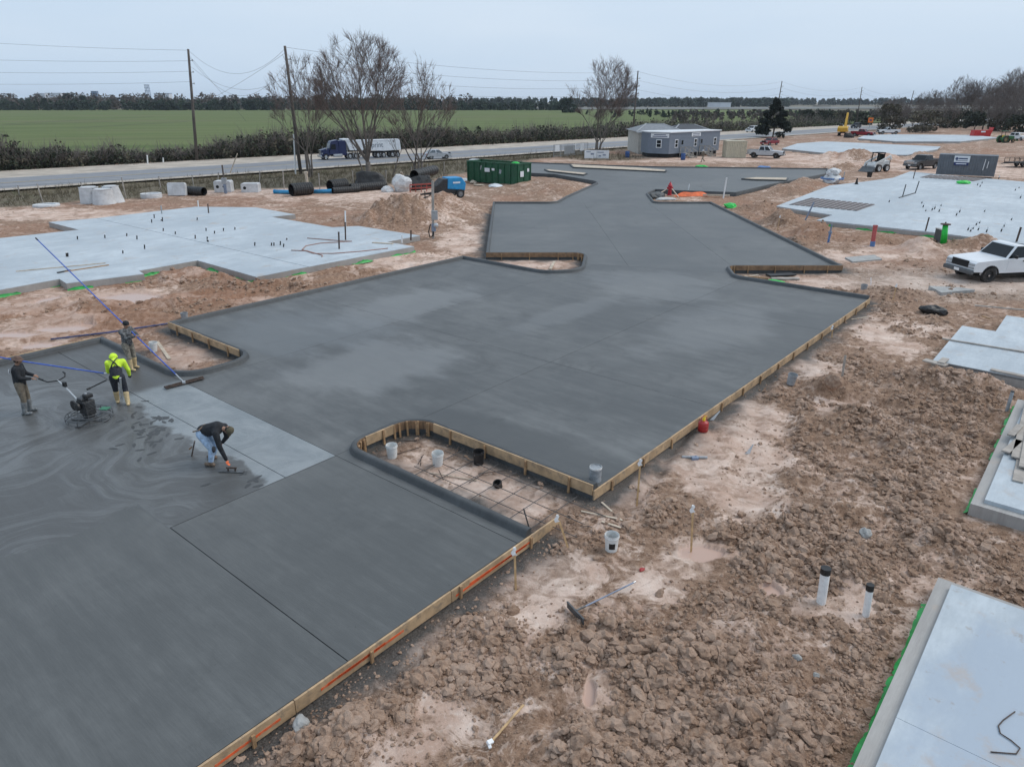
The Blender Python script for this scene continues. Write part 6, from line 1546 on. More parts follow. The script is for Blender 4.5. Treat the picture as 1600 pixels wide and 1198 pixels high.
    MB().box((x0+.025, 0, .50*hood+.38), (.07, W*.56, .34)).build('grille', 'under_black' if kind != 'pickup' or paint != 'car_black' else 'chrome', t, bevel=.02)
    MB().box((x0+.07, 0, .58 if kind == 'pickup' else .42), (.20, W*.98, .22)).build('front_bumper', 'bumper_grey' if kind == 'pickup' else paint, t, bevel=.05)
    MB().box((-L*.5+.0, 0, .62 if kind == 'pickup' else .45), (.16, W*.96, .20)).build('rear_bumper', 'chrome' if kind == 'pickup' else paint, t, bevel=.04)
    MB().box((x0+.175, 0, .60 if kind == 'pickup' else .45), (.01, .34, .14)).build('number_plate', 'flag_white', t)
    MB().box((0, 0, .46), (L*.84, W*.84, .22)).build('underbody', 'under_black', t)
    if kind == 'pickup':
        bl_ = cb-.06+L*.5-.12; MB().box((-L*.5+.08+bl_/2, 0, bed-.0), (bl_, W*.80, .03)).build('bed_floor', 'under_black', t)
        if lettering:
            for q in range(5): MB().box((xb1-.55+.0, -.55+.24*q, 0), (.01, .01, .01))
    for x in (xf, xr):
        for s in (-1, 1): wheel(t, x, s*(hw-.13), r, .25, rim)
    return t
def gpos(px, py, z=GZ): return (*G(px, py, z), z)
def place2(fr, rr_, z=GZ):
    """front and rear ground points -> centre, heading, length"""
    a, b = Vector(G(*fr, z)), Vector(G(*rr_, z)); c = (a+b)/2; return (c.x, c.y, z), math.atan2(a.y-b.y, a.x-b.x), (a-b).length
# white pickup in the middle distance (faces left, towards the camera)
wp = Vector(G(1540, 441, GZ)); rz = R(190); off = Vector((5.8*.315*math.cos(rz)-0.85*math.sin(rz)*1, 5.8*.315*math.sin(rz)+0.85*math.cos(rz)))
wt_ = car('white single cab pickup truck parked on the muddy track at right edge', (wp.x-off.x, wp.y-off.y, GZ-.02), rz, 'car_white', L=5.8, W=2.0, rim='black_rim', crew=False, glass='glass_dark')
for q in range(6):    # lettering strip along the top of its windscreen
    MB().bar((.50-.0, -.36+.13*q, 1.765), (.50, -.30+.13*q, 1.765), .02, .035).build('windscreen_lettering', 'flag_white', wt_)
# vehicles round the site office
c, h, L_ = place2((1222, 248), (1170, 246)); car('silver crew cab pickup parked beside the cream container', c, h, 'car_silver', L=5.8, rim='black_rim')
c, h, L_ = place2((1187, 228), (1217, 226)); car('dark red car parked behind the silver pickup', c, h, 'car_red', 'sedan', L=4.6, W=1.8, name='car', cat='car')
c, h, L_ = place2((1412, 266), (1465, 262)); car('black crew cab pickup parked next to the grey container', c, h, 'car_black', L=5.7, group=None)
c, h, L_ = place2((1363, 214), (1333, 213)); car('red crew cab pickup parked on the far slab beside the excavator', c, h, 'car_red', L=5.9)
c, h, L_ = place2((1370, 210), (1404, 210)); car('white pickup parked on the far side of the far slab', c, h, 'car_white', L=6.0, crew=False)
zr_ = -.11
c, h, L_ = place2((699, 248), (668, 249), zr_); car('silver hatchback driving on the road behind the bare trees', c, h, 'car_silver', 'hatch', L=4.2, W=1.75, name='car', cat='car', glass='glass_grey')
c, h, L_ = place2((1166, 207), (1184, 206), zr_); car('white sport utility car on the road left of the evergreen tree', c, h, 'car_white', 'suv', L=4.8, W=1.9, name='car', cat='car')
c, h, L_ = place2((1330, 201), (1344, 200), zr_); car('dark sport utility car on the road behind the red pickup', c, h, 'car_dark', 'suv', L=4.8, W=1.9, name='car', cat='car')
c, h, L_ = place2((1600, 220), (1584, 219)); car('white car at the right edge beyond the green tractor', c, h, 'car_white', 'suv', L=4.8, W=1.9, name='car', cat='car')
# ---- dump truck on the road (faces left)
mat('truck_blue', (.012, .020, .075), .3, var=.1, scale=1); mat('trailer_white', (.70, .72, .75), .5, var=.1, scale=1.5, dirt=(.35, .32, .30), dirt_amt=.3); mat('letter_grey', (.12, .15, .19), .6, var=.1)
c, h, L_ = place2((500, 250), (623, 245), zr_)
k_ = L_/17.5
t = thing('dump_truck', 'blue tractor truck with white dump trailer driving on the road', 'truck', c, h); t.scale = (k_, k_, k_*1.12)
MB().side([(8.6, .55), (8.62, 1.0), (8.5, 1.75), (7.2, 2.05), (6.9, 2.05), (6.9, .75), (7.05, .75)]+[] + [(7.1, .6)], -.95, .95).build('hood', 'truck_blue', t, bevel=.12)
hexa(MB(), [(4.9, -1.1, .9), (7.0, -1.1, .9), (7.0, 1.1, .9), (4.9, 1.1, .9)], [(4.9, -1.05, 3.0), (6.5, -1.05, 3.0), (6.5, 1.05, 3.0), (4.9, 1.05, 3.0)]).build('cab', 'truck_blue', t, bevel=.10)
MB().side([(4.9, 2.9), (6.55, 2.95), (6.3, 3.25), (4.9, 3.45)], -1.0, 1.0).build('roof_fairing', 'truck_blue', t, bevel=.08)
MB().box((4.1, 0, 2.0), (1.6, 2.2, 2.6)).build('sleeper', 'truck_blue', t, bevel=.08)
pane(t, [(7.0-.22*.35, -1.0, 1.75), (7.0-.22*.35, 1.0, 1.75), (6.53, .95, 2.9), (6.53, -.95, 2.9)], 'glass_grey', .05, 'windscreen', .05)
for s in (-1, 1):
    pane(t, [(5.5, s*1.10, 1.75), (6.75, s*1.10, 1.75), (6.45, s*1.08, 2.75), (5.5, s*1.08, 2.75)], 'glass_dark', .04, 'side_window', .05)
    MB().box((5.2, s*1.02, .72), (2.0, .35, .55)).build('fuel_tank', 'chrome', t, bevel=.12); MB().tube([(3.1, s*.95, 1.0), (3.1, s*.95, 3.7)], .08, 8).build('exhaust_stack', 'chrome', t)
    MB().box((8.45, s*.80, 1.12), (.25, .35, .25)).build('headlight', 'lamp_glass', t, bevel=.04); MB().side([(7.0, .55), (7.0, 1.15), (7.3, 1.35), (8.2, 1.3), (8.5, .9)]+arc(7.75, .55, .58)[::-1], s*.85, s*1.18).build('fender', 'truck_blue', t, bevel=.03)
    MB().box((7.6, s*1.35, 2.0), (.10, .20, .45)).build('mirror', 'chrome', t)
MB().box((8.65, 0, 1.3), (.10, 1.1, .95)).build('grille', 'chrome', t, bevel=.04); MB().box((8.75, 0, .62), (.30, 2.3, .42)).build('front_bumper', 'chrome', t, bevel=.08)
MB().box((2.5, 0, .85), (8.5, .9, .28)).build('frame', 'under_black', t); MB().box((-4.5, 0, 1.05), (8.5, 1.0, .30)).build('trailer_frame', 'under_black', t)
MB().side([(2.6, 1.55), (3.3, 3.2), (-8.7, 3.2), (-8.9, 1.35), (-5.0, 1.25)], -1.2, 1.2).build('dump_body', 'trailer_white', t, bevel=.05)
MB().box((-2.7, 0, 3.22), (12.2, 2.5, .12)).build('top_rail', 'trailer_white', t); MB().box((3.1, 0, 3.45), (1.8, 2.3, .30)).build('tarp_housing', 'trailer_white', t, bevel=.1)
for x in (7.75, 2.6, 1.25, -3.6, -4.9, -6.9, -8.1):
    for s in (-1, 1): wheel(t, x, s*1.0, .52, .30 if x > 7 else .5, 'chrome')
for x in (2.6, 1.25): MB().lathe([(.60, -.26), (.64, -.26), (.64, .26), (.60, .26)], 16, (x, 1.02, .56), 'Y', closed=True).build('mudguard', 'chrome', t)
def text_part(txt, size, loc, rot, m, parent, name='lettering', ext=.01):
    cu = bpy.data.curves.new('txt', 'FONT'); cu.body = txt; cu.size = size; cu.extrude = ext; cu.align_x = 'CENTER'; cu.align_y = 'CENTER'
    to = bpy.data.objects.new('txt', cu); COL.objects.link(to); dg = bpy.context.evaluated_depsgraph_get(); me = bpy.data.meshes.new_from_object(to.evaluated_get(dg)); bpy.data.objects.remove(to)
    me.materials.clear(); me.materials.append(MATS[m]); me.name = name; o = bpy.data.objects.new(name, me); COL.objects.link(o); o.parent = parent; o.location = loc; o.rotation_euler = rot; return o
text_part('Sprint', 1.35, (-3.2, 1.215, 2.35), (R(90), 0, R(180)), 'letter_grey', t)
# ---- yellow excavator
mat('cat_yellow', (.62, .36, .035), .5, var=.12, scale=2, dirt=(.3, .22, .15), dirt_amt=.3)
t = thing('excavator', 'yellow excavator with raised arm beside the red pickup', 'excavator', gpos(1316, 212.5), R(62)); k_ = .95; t.scale = (k_,)*3
for s in (-1, 1):
    tr = MB().side([(-2.1, .2), (-1.8, 0), (1.8, 0), (2.1, .25), (2.1, .6), (1.8, .85), (-1.8, .85), (-2.1, .6)], s*.85-.28, s*.85+.28).build('track', 'under_black', t, bevel=.05)
    for q in range(5): MB().tube([(-1.5+.75*q, s*1.14-.02, .32), (-1.5+.75*q, s*1.14+.03, .32)], .20, 10).build('roller', 'steel_grey', tr)
MB().box((0, 0, .95), (1.6, 1.2, .4)).build('turntable', 'under_black', t)
MB().side([(-3.0, 1.15), (1.6, 1.15), (1.6, 1.5), (.2, 1.7), (.2, 2.6), (-2.6, 2.6), (-3.2, 2.2)], -1.3, 1.3).build('engine_house', 'cat_yellow', t, bevel=.15)
hexa(MB(), [(.2, .3, 1.5), (1.8, .3, 1.5), (1.8, 1.3, 1.5), (.2, 1.3, 1.5)], [(.2, .35, 3.1), (1.5, .35, 3.1), (1.5, 1.25, 3.1), (.2, 1.25, 3.1)]).build('cab', 'glass_dark', t, bevel=.05)
MB().bar((1.2, -.2, 1.7), (2.9, -.2, 4.6), .5, .75).bar((2.8, -.2, 4.5), (3.9, -.2, 5.9), .45, .6).build('boom', 'cat_yellow', t, bevel=.06)
MB().bar((3.9, -.2, 6.1), (4.4, -.2, 2.2), .4, .55).build('stick', 'cat_yellow', t, bevel=.05)
MB().tube([(1.7, -.2, 1.9), (2.9, -.2, 3.6)], .10, 8).build('boom_cylinder', 'chrome', t)
MB().side([(4.1, 2.3), (4.7, 2.2), (4.9, 1.5), (4.3, 1.1), (3.8, 1.4)], -.75, .35).build('bucket', 'under_black', t, bevel=.04)
text_part('CAT', .7, (-1.6, -1.32, 1.9), (R(90), 0, 0), 'flag_white', t, 'logo')
# black spoil bags / tank between excavator and red pickup
o = stone('dark rounded heap of plastic between the excavator and the red pickup', 1326, 215, (1.3, 1.0, 1.1), 'under_black', 'plastic_heap', 'heap'); o.location = gpos(1326, 215.5)
# ---- skid steer
mat('skid_white', (.66, .67, .66), .45, var=.1, scale=2, dirt=(.35, .26, .2), dirt_amt=.35)
t = thing('skid_steer', 'white skid steer loader with black cab behind the large right slab', 'loader', gpos(1369, 268), R(205)); t.scale = (1.15,)*3
for x in (-.65, .65):
    for s in (-1, 1): wheel(t, x, s*.75, .42, .32, 'skid_white')
MB().side([(-1.3, .35), (1.0, .35), (1.1, .7), (.9, 1.0), (-1.2, 1.25)], -.6, .6).build('chassis', 'skid_white', t, bevel=.05)
for s in (-1, 1):
    for x in (-.35, .55): MB().bar((x, s*.45, 1.0), (x-.05, s*.43, 2.05), .08).build('cab_post', 'under_black', t)
    MB().bar((-1.25, s*.72, 1.35), (-.95, s*.72, 1.75), .14, .2).bar((-1.1, s*.72, 1.75), (1.1, s*.72, .95), .12, .24).bar((1.1, s*.72, 1.0), (1.35, s*.72, .3), .12, .18).build('lift_arm', 'skid_white', t, bevel=.02)
MB().box((.08, 0, 2.08), (1.1, .98, .10)).build('cab_roof', 'under_black', t, bevel=.03); MB().box((-.3, 0, 1.45), (.06, .85, 1.0)).build('cab_back', 'glass_dark', t); MB().box((0, 0, 1.05), (.5, .5, .35)).build('seat', 'under_black', t)
MB().side([(1.3, .02), (2.0, .02), (1.55, .35), (1.35, .6)], -.9, .9).build('bucket', 'steel_grey', t, bevel=.02); MB().box((-1.3, 0, .95), (.15, 1.1, .6)).build('rear_door', 'under_black', t)
# ---- green tractor
mat('skid_rim', (.20, .15, .05), .6, var=.2); mat('tractor_green', (.02, .12, .035), .45, var=.15, scale=2)
t = thing('tractor', 'green tractor with open canopy at the far right', 'tractor', gpos(1571, 223), R(10)); t.scale = (1.0,)*3
for s in (-1, 1): wheel(t, -.9, s*.75, .72, .38, 'skid_rim'); wheel(t, 1.2, s*.65, .42, .26, 'skid_rim')
MB().side([(.2, .7), (1.7, .7), (1.75, 1.2), (1.5, 1.45), (.2, 1.5)], -.38, .38).build('hood', 'tractor_green', t, bevel=.08); MB().box((-.6, 0, .85), (1.6, .9, .5)).build('chassis', 'tractor_green', t, bevel=.05)
for s in (-1, 1):
    MB().bar((-1.0, s*.5, 1.2), (-1.0, s*.5, 2.5), .07).build('roll_bar', 'under_black', t); MB().lathe([(.80, -.2), (.84, -.2), (.84, .2), (.80, .2)], 14, (-.9, s*.75, .75), 'Y', closed=True).build('fender', 'tractor_green', t)
MB().box((-.6, 0, 2.5), (1.3, 1.2, .08)).build('canopy', 'tractor_green', t, bevel=.02); MB().box((-.8, 0, 1.35), (.5, .5, .5)).build('seat', 'yellow_plastic', t, bevel=.06); MB().bar((1.7, 0, .7), (2.6, 0, .35), 1.3, .12).build('loader_bucket', 'tractor_green', t)
# ---- utility trailer at right edge
t = thing('utility_trailer', 'dark flatbed utility trailer with rail sides at the right edge', 'trailer', gpos(1602, 261), R(5))
MB().box((0, 0, .62), (5.2, 2.0, .12)).build('deck', 'under_black', t)
for s in (-1, 1):
    MB().bar((-2.6, s*1.0, 1.25), (2.6, s*1.0, 1.25), .06).build('rail', 'under_black', t)
    for q in range(8): MB().bar((-2.6+.74*q, s*1.0, .65), (-2.6+.74*q, s*1.0, 1.25), .05).build('post', 'under_black', t)
    for x in (-.5, .4): wheel(t, x, s*1.12, .36, .22, 'rim_steel')
MB().bar((-2.6, .5, .6), (-3.8, 0, .5), .1).bar((-2.6, -.5, .6), (-3.8, 0, .5), .1).build('tongue', 'under_black', t)
# ------------------------------------------------------------------ containers, offices, dumpsters
mat('container_grey', (.135, .150, .170), .55, var=.12, scale=2, dirt=(.22, .17, .14), dirt_amt=.3); mat('container_cream', (.50, .455, .345), .6, var=.1, scale=2, dirt=(.25, .19, .15), dirt_amt=.3)
mat('dumpster_green', (.012, .085, .040), .5, var=.2, scale=2, dirt=(.06, .07, .06), dirt_amt=.5); mat('dumpster_red', (.50, .025, .025), .5, var=.15, scale=2)
mat('sign_white', (.74, .76, .78), .5, var=.04); mat('sign_navy', (.015, .03, .13), .5, var=.1); mat('sign_ink', (.06, .08, .16), .6, var=.2)
def corrug(L, H, pitch, dep, z0=0):
    """corrugated sheet profile in plan"""
    pts = []; x = -L/2; k = 0
    while x < L/2-1e-6:
        y = dep if k % 2 else 0; w = min(pitch*.5, L/2-x); pts += [(x+w*.1, y), (x+w*.9, y)]; x += w; k += 1
    return pts
def container(label, loc, rz, L, W, H, m, sign=False, tilt=(0, 0), name='shipping_container'):
    t = thing(name, label, 'container', loc, rz, None, tilt)
    for s in (-1, 1):
        pts = corrug(L-.2, H, .28, -.045); vs = [(x, s*(W/2-.02+y), .16) for x, y in pts]+[(x, s*(W/2-.02+y), H-.10) for x, y in pts]; n = len(pts)
        MB().add(vs, [(i, i+1, n+i+1, n+i) for i in range(n-1)]).build('side_wall', m, t)
        pts = corrug(W-.2, H, .28, -.045); vs = [(s*(L/2-.02+y), x, .16) for x, y in pts]+[(s*(L/2-.02+y), x, H-.10) for x, y in pts]; n = len(pts)
        MB().add(vs, [(i, i+1, n+i+1, n+i) for i in range(n-1)]).build('end_wall', m, t)
        for q in (-1, 1): MB().box((s*(L/2-.06), q*(W/2-.06), H/2), (.13, .13, H)).build('corner_post', m, t, bevel=.01)
        for z in (.09, H-.06): MB().box((0, s*(W/2-.05), z), (L-.26, .11, .13)).build('rail', m, t); MB().box((s*(L/2-.05), 0, z), (.11, W-.26, .13)).build('rail', m, t)
    MB().box((0, 0, H-.04), (L-.12, W-.12, .05)).build('roof', m, t); MB().box((0, 0, .12), (L-.2, W-.2, .1)).build('floor', 'under_black', t)
    return t
a, b = Vector(G(1470, 273, 0.0)), Vector(G(1560, 277, 0.0)); L_ = (b-a).length
H_ = AT(1475, 243, a.y)[2]-.0
HC = max(2.4, min(2.9, H_))
ct = container('grey corrugated shipping container with white and navy sign', ((a.x+b.x)/2+.2, (a.y+b.y)/2+1.3, 0.0), math.atan2(b.y-a.y, b.x-a.x), L_*1.02, 2.4, HC, 'container_grey')
MB().box((-L_*.10, -1.24, HC-.48), (1.65, .02, .75)).build('sign_board', 'sign_white', ct); MB().box((-L_*.10, -1.24, HC-1.04), (1.5, .02, .36)).build('sign_panel', 'sign_navy', ct)
MB().box((-L_*.10+.12, -1.255, HC-.43), (.95, .006, .16)).build('sign_writing', 'sign_ink', ct); MB().lathe([(0, -.004), (.17, -.004), (.17, .004), (.11, .004)], 14, (-L_*.10-.55, -1.255, HC-.45), 'Y').build('sign_emblem', 'sign_ink', ct); MB().box((-L_*.10+.0, -1.255, HC-.68), (1.2, .006, .06)).build('sign_writing', 'sign_ink', ct); MB().box((-L_*.10, -1.253, HC-1.04), (1.1, .006, .10)).build('sign_writing', 'sign_white', ct)
for x in (.30, .36): MB().box((L_*x, -1.252, 1.35), (.07, .006, 1.3 if x < .35 else .8), 0, 0, .06).build('chalk_mark', 'flag_white', ct)
a, b = Vector(G(1135, 247, GZ)), Vector(G(1166, 247, GZ)); cc = container('cream corrugated container beside the site office', ((a.x+b.x)/2, a.y+1.6, GZ), R(-4), (b-a).length, 3.0, 2.65, 'container_cream')
# site office trailer
mat('office_blue', (.17, .20, .245), .7, var=.06, scale=2, dirt=(.25, .24, .24), dirt_amt=.15); mat('roof_white', (.70, .72, .74), .6, var=.06, scale=1); mat('house_cream', (.50, .485, .44), .85, var=.12, scale=2, dirt=(.3, .27, .22), dirt_amt=.3); mat('roof_grey', (.22, .235, .255), .8, var=.15, scale=2); mat('roof_dark', (.065, .07, .08), .85, var=.15, scale=2)
mat('barrel_blue', (.02, .07, .22), .5, var=.2); mat('galv', (.36, .37, .38), .5, metal=.3, var=.15)
A_ = Vector(G(1044, 247.5, GZ)); B_ = Vector(G(1122, 241.0, GZ)); C_ = Vector(G(1011, 246, GZ))
Lo = (B_-A_).length; ang = math.atan2(B_.y-A_.y, B_.x-A_.x); Wd = max(4.0, min(9.0, (C_-A_).length))
dir_ = Vector((math.cos(ang), math.sin(ang))); nor = Vector((-dir_.y, dir_.x))
zo = GZ+.65; zt = AT(1044, 208, A_.y)[2]; Hh = zt-zo
Lo = min(Lo, 26)
of = thing('site_office', 'slate blue site office trailer with white signs and two stairs', 'building', (A_.x, A_.y, zo), ang)
# local: x along the long front, y back; plan has a chamfered short end
endv = Vector(((C_-A_).dot(dir_), (C_-A_).dot(nor))); 
plan = [(0, 0), (Lo, 0), (Lo, Wd*.8), (endv.x+2.0, endv.y+3.0), (endv.x, endv.y)]
MB().prism(plan, 0, Hh).build('wall', 'office_blue', of)
for q in range(1, 4):
    pl_ = inset_face(plan, -.012); MB().prism(pl_, Hh*q/4-.012, Hh*q/4+.012).build('siding_line', 'office_blue', of)
MB().prism(inset_face(plan, -.18), Hh, Hh+.16).build('roof', 'roof_white', of); MB().prism(inset_face(plan, .25), -.55, 0).build('skirt', 'under_black', of)
def wall_rect(a, b, f, z0, z1, w, name, m, parent, push=.03, th=.03):
    a, b = Vector(a), Vector(b); d = (b-a).normalized(); n_ = Vector((d.y, -d.x)); c = a.lerp(b, f)+n_*push; return MB().box((c.x, c.y, (z0+z1)/2), (w, th, z1-z0), math.atan2(d.y, d.x)).build(name, m, parent)
ends = (plan[4], plan[0])
def window(a, b, f, z0, z1, w):
    wf = wall_rect(a, b, f, z0, z1, w, 'window', 'sign_white', of, .03, .05); wall_rect(a, b, f, z0+.12, (z0+z1)/2-.04, w-.24, 'pane', 'glass_dark', wf, .065, .02); wall_rect(a, b, f, (z0+z1)/2+.04, z1-.12, w-.24, 'pane', 'glass_dark', wf, .065, .02)
window(*ends, .52, Hh*.28, Hh*.68, .95)
for f in (.13, .50, .90): window(plan[0], plan[1], f, Hh*.28, Hh*.68, .85)
for f in (.24, .62):
    dr = wall_rect(plan[0], plan[1], f, .05, Hh*.68, 1.1, 'door', 'office_blue', of, .04, .05); wall_rect(plan[0], plan[1], f+.012, Hh*.3, Hh*.33, .12, 'handle', 'galv', dr, .09, .04); wall_rect(plan[0], plan[1], f, Hh*.42, Hh*.62, .5, 'pane', 'glass_dark', dr, .075, .02)
s1_ = wall_rect(*ends, .55, Hh*.76, Hh*.96, 3.2, 'sign', 'sign_white', of, .05, .04); s2_ = wall_rect(plan[0], plan[1], .50, Hh*.78, Hh*.96, 2.6, 'sign', 'sign_white', of, .05, .04)
for k in range(2): wall_rect(*ends, .55, Hh*(.80+.08*k), Hh*(.84+.08*k), 2.6-.5*k, 'sign_writing', 'sign_ink', s1_, .075, .01); wall_rect(plan[0], plan[1], .50, Hh*(.81+.07*k), Hh*(.84+.07*k), 2.0, 'sign_writing', 'sign_ink', s2_, .075, .01)
for f, lab in ((.24, 'left wooden stair leading up to the site office'), (.62, 'right wooden stair leading up to the site office')):
    p = of.matrix_basis @ Vector((Lo*f, -.1, -.65)); st = thing('stair', lab, 'stairs', p, ang, 'stairs of the site office'); mat('stair_wood', (.33, .31, .28), .85, var=.2)
    for k in range(5): MB().box((0, -1.3-.28*k, .62-.13*k), (1.3, .27, .05)).build('tread', 'stair_wood', st)
    MB().box((0, -.6, .66), (1.6, 1.1, .06)).build('landing', 'stair_wood', st)
    for s in (-.7, .7):
        MB().bar((s, -1.1, .64), (s, -2.6, .0), .05, .2).build('stringer', 'stair_wood', st); MB().bar((s, -1.1, 1.65), (s, -2.55, 1.0), .07).bar((s, -.1, 1.65), (s, -1.1, 1.65), .07).build('handrail', 'stair_wood', st)
        for y, z0, z1 in ((-.15, 0, 1.65), (-1.1, 0, 1.65), (-1.85, .1, 1.32), (-2.55, 0, 1.0)): MB().bar((s, y, z0), (s, y, z1), .08).build('baluster', 'stair_wood', st)
def barrel(label, px, py, h=1.0, r=.36):
    t = thing('barrel', label, 'barrel', gpos(px, py), 0, 'blue barrels'); MB().lathe([(r*.95, 0), (r, .03), (r, h*.32), (r*1.04, h*.34), (r, h*.36), (r, h*.64), (r*1.04, h*.66), (r, h*.68), (r, h-.03), (r*.95, h), (0, h-.02)], 16).build('drum', 'barrel_blue', t, auto=50)
    MB().lathe([(r*.97, h-.02), (r*1.02, h), (r*.97, h+.02)], 16).build('rim', 'barrel_blue', t); return t
barrel('blue barrel standing in the grass left of the site office', 980, 246.5); barrel('blue barrel under the stair of the site office', 1067, 250)
# houses behind the office
def hip_house(label, px0, px1, pyb, pye, pyr, Yd, wallm, roofm, depth):
    a, b = Vector(AT(px0, pyb, Yd)), Vector(AT(px1, pyb, Yd)); w = b.x-a.x; ze = AT(px0, pye, Yd)[2]; zr2 = AT(px0, pyr, Yd)[2]
    t = thing('hip_roof_house', label, 'building', ((a.x+b.x)/2, Yd+depth/2, GZ)); MB().box((0, 0, (ze-GZ)/2), (w, depth, ze-GZ)).build('wall', wallm, t)
    e = .5; z = ze-GZ; h = zr2-ze; rx = w/2+e; ry = depth/2+e; k = w*.20
    rf = MB().add([(-rx, -ry, z), (rx, -ry, z), (rx, ry, z), (-rx, ry, z), (-k, 0, z+h), (k, 0, z+h)], [(0, 1, 5, 4), (1, 2, 5), (2, 3, 4, 5), (3, 0, 4), (3, 2, 1, 0)]).build('roof', roofm, t)
    MB().box((0, -ry-.02, z-.06), (2*rx, .06, .16)).build('fascia', 'roof_white', rf)
    for s in (-1, 1): MB().bar((s*rx, -ry, z+.03), (s*k, 0, z+h+.03), .25, .06).build('hip_ridge', 'galv', rf)
    MB().bar((-k, 0, z+h+.03), (k, 0, z+h+.03), .3, .06).build('ridge', 'galv', rf)
    return t
hip_house('cream house with grey hipped roof behind the site office', 996, 1062, 244, 206, 195, A_.y+10, 'house_cream', 'roof_grey', 12)
hip_house('house with dark hipped roof behind the site office', 1052, 1112, 232, 206, 196, A_.y+30, 'house_cream', 'roof_dark', 14)
# green roll-off dumpster
a = Vector(G(731, 285, GZ)); b = Vector(G(808, 292, GZ)); c2 = Vector(G(826, 287, GZ))
L_ = (b-a).length; ang = math.atan2(b.y-a.y, b.x-a.x); zt = AT(800, 257, b.y)[2]; Hd = zt-GZ; Wd = 2.4
nv = Vector((-math.sin(ang), math.cos(ang))); c0 = (a+b)/2+nv*Wd/2
t = thing('dumpster', 'green roll-off dumpster with ribbed sides and white stickers', 'dumpster', (c0.x, c0.y, GZ), ang)
for s in (-1, 1):
    MB().add([(-L_/2, s*Wd/2, .15), (L_/2, s*Wd/2, .15), (L_/2, s*Wd/2, Hd), (-L_/2, s*Wd/2, Hd), (-L_/2, s*(Wd/2-.06), .15), (L_/2, s*(Wd/2-.06), .15), (L_/2, s*(Wd/2-.06), Hd), (-L_/2, s*(Wd/2-.06), Hd)], [(0, 1, 2, 3), (7, 6, 5, 4), (3, 2, 6, 7), (0, 4, 5, 1), (1, 5, 6, 2), (0, 3, 7, 4)]).build('side_wall', 'dumpster_green', t)
    MB().box((s*L_/2, 0, .15+(Hd-.15)/2), (.06, Wd-.01, Hd-.16)).build('end_wall', 'dumpster_green', t)
    for k in range(9): MB().box((-L_/2+.06+(L_-.12)*k/8, s*(Wd/2+.05), .15+(Hd-.2)/2), (.12, .10, Hd-.2)).build('rib', 'dumpster_green', t)
    for k in range(3): MB().box((s*(L_/2+.06), -Wd/2+.1+(Wd-.2)*k/2, Hd/2+.05), (.08, .12, Hd-.25)).build('rib', 'dumpster_green', t)
    MB().box((0, s*(Wd/2+.03), Hd), (L_+.1, .16, .14)).build('top_rail', 'dumpster_green', t); MB().box((s*(L_/2+.02), 0, Hd+.002), (.16, Wd-.1, .14)).build('top_rail', 'dumpster_green', t)
MB().box((0, 0, .12), (L_-.2, Wd-.3, .1)).build('floor', 'under_black', t); MB().box((0, 0, Hd*.8), (L_-.2, Wd-.2, .25)).build('waste', 'stake_wood', t)
for (x, z, w, h) in ((-L_*.12, Hd*.66, .75, .42), (-L_*.0, Hd*.7, .4, .25)): MB().box((x+.3, -Wd/2-.112, z), (w, .01, h)).build('sticker', 'sign_white', t)
for (x, z, w, h) in ((-L_*.22, Hd*.74, .15, .5), (L_*.17, Hd*.62, .3, .45), (-L_*.25, Hd*.35, .12, .15)): MB().box((x, -Wd/2-.006, z), (w, .006, h), 0, 0, .25).build('chalk_mark', 'grey_plastic', t)
MB().box((L_*.5+.11, -Wd*.2, Hd*.55), (.01, .6, .6)).build('sticker', 'sign_white', t); MB().box((L_*.5+.112, .6, Hd*.7), (.01, .35, .35)).build('sticker', 'sign_white', t)
MB().ball((L_*.38, -.4, Hd-.02), (.55, .4, .22), 8, 6).build('green_bag', 'green_plastic', t, smooth=True)
# red dumpster far right
p = gpos(1531, 214.5); t = thing('dumpster', 'red open dumpster at the far end of the farthest slab', 'dumpster', p, R(-3)); Lr = abs(G(1550, 214)[0]-G(1516, 214)[0]); t.scale = (.80, .8, .72)
MB().side([(-Lr*.5, .3), (Lr*.46, .3), (Lr*.5, 2.3), (-Lr*.46, 2.3)], -1.2, 1.2).build('bin', 'dumpster_red', t, bevel=.05); MB().box((0, 0, 2.32), (Lr*.98, 2.5, .14)).build('top_rail', 'dumpster_red', t); MB().box((Lr*.52, 0, 2.4), (.15, 2.4, 1.9), 0, 0, .25).build('raised_gate', 'dumpster_red', t)
for k in range(6): MB().box((-Lr*.4+Lr*.16*k, -1.24, 1.2), (.14, .08, 1.8)).build('rib', 'dumpster_red', t)
MB().box((0, -1.30, 1.9), (1.4, .02, .5)).build('sticker', 'sign_white', t)
# portable toilet
mat('toilet_grey', (.30, .33, .40), .5, var=.1); p = gpos(727, 283)
t = thing('portable_toilet', 'grey portable toilet with white roof behind the green dumpster', 'toilet', (p[0]+1.0, p[1]+2.6, p[2]), R(-20))
MB().box((0, 0, 1.05), (1.1, 1.1, 2.1)).build('cabin', 'toilet_grey', t, bevel=.04); MB().box((0, 0, 2.18), (1.2, 1.2, .18), taper=(.8, .8)).build('roof', 'sign_white', t, bevel=.05)
d_ = MB().box((0, -.56, 1.0), (.8, .04, 1.85)).build('door', 'toilet_grey', t, bevel=.01); MB().box((.3, -.60, 1.0), (.06, .04, .15)).build('handle', 'black_plastic', d_); MB().tube([(.4, .4, 2.2), (.4, .4, 2.5)], .06, 8).build('vent_pipe', 'black_plastic', t)
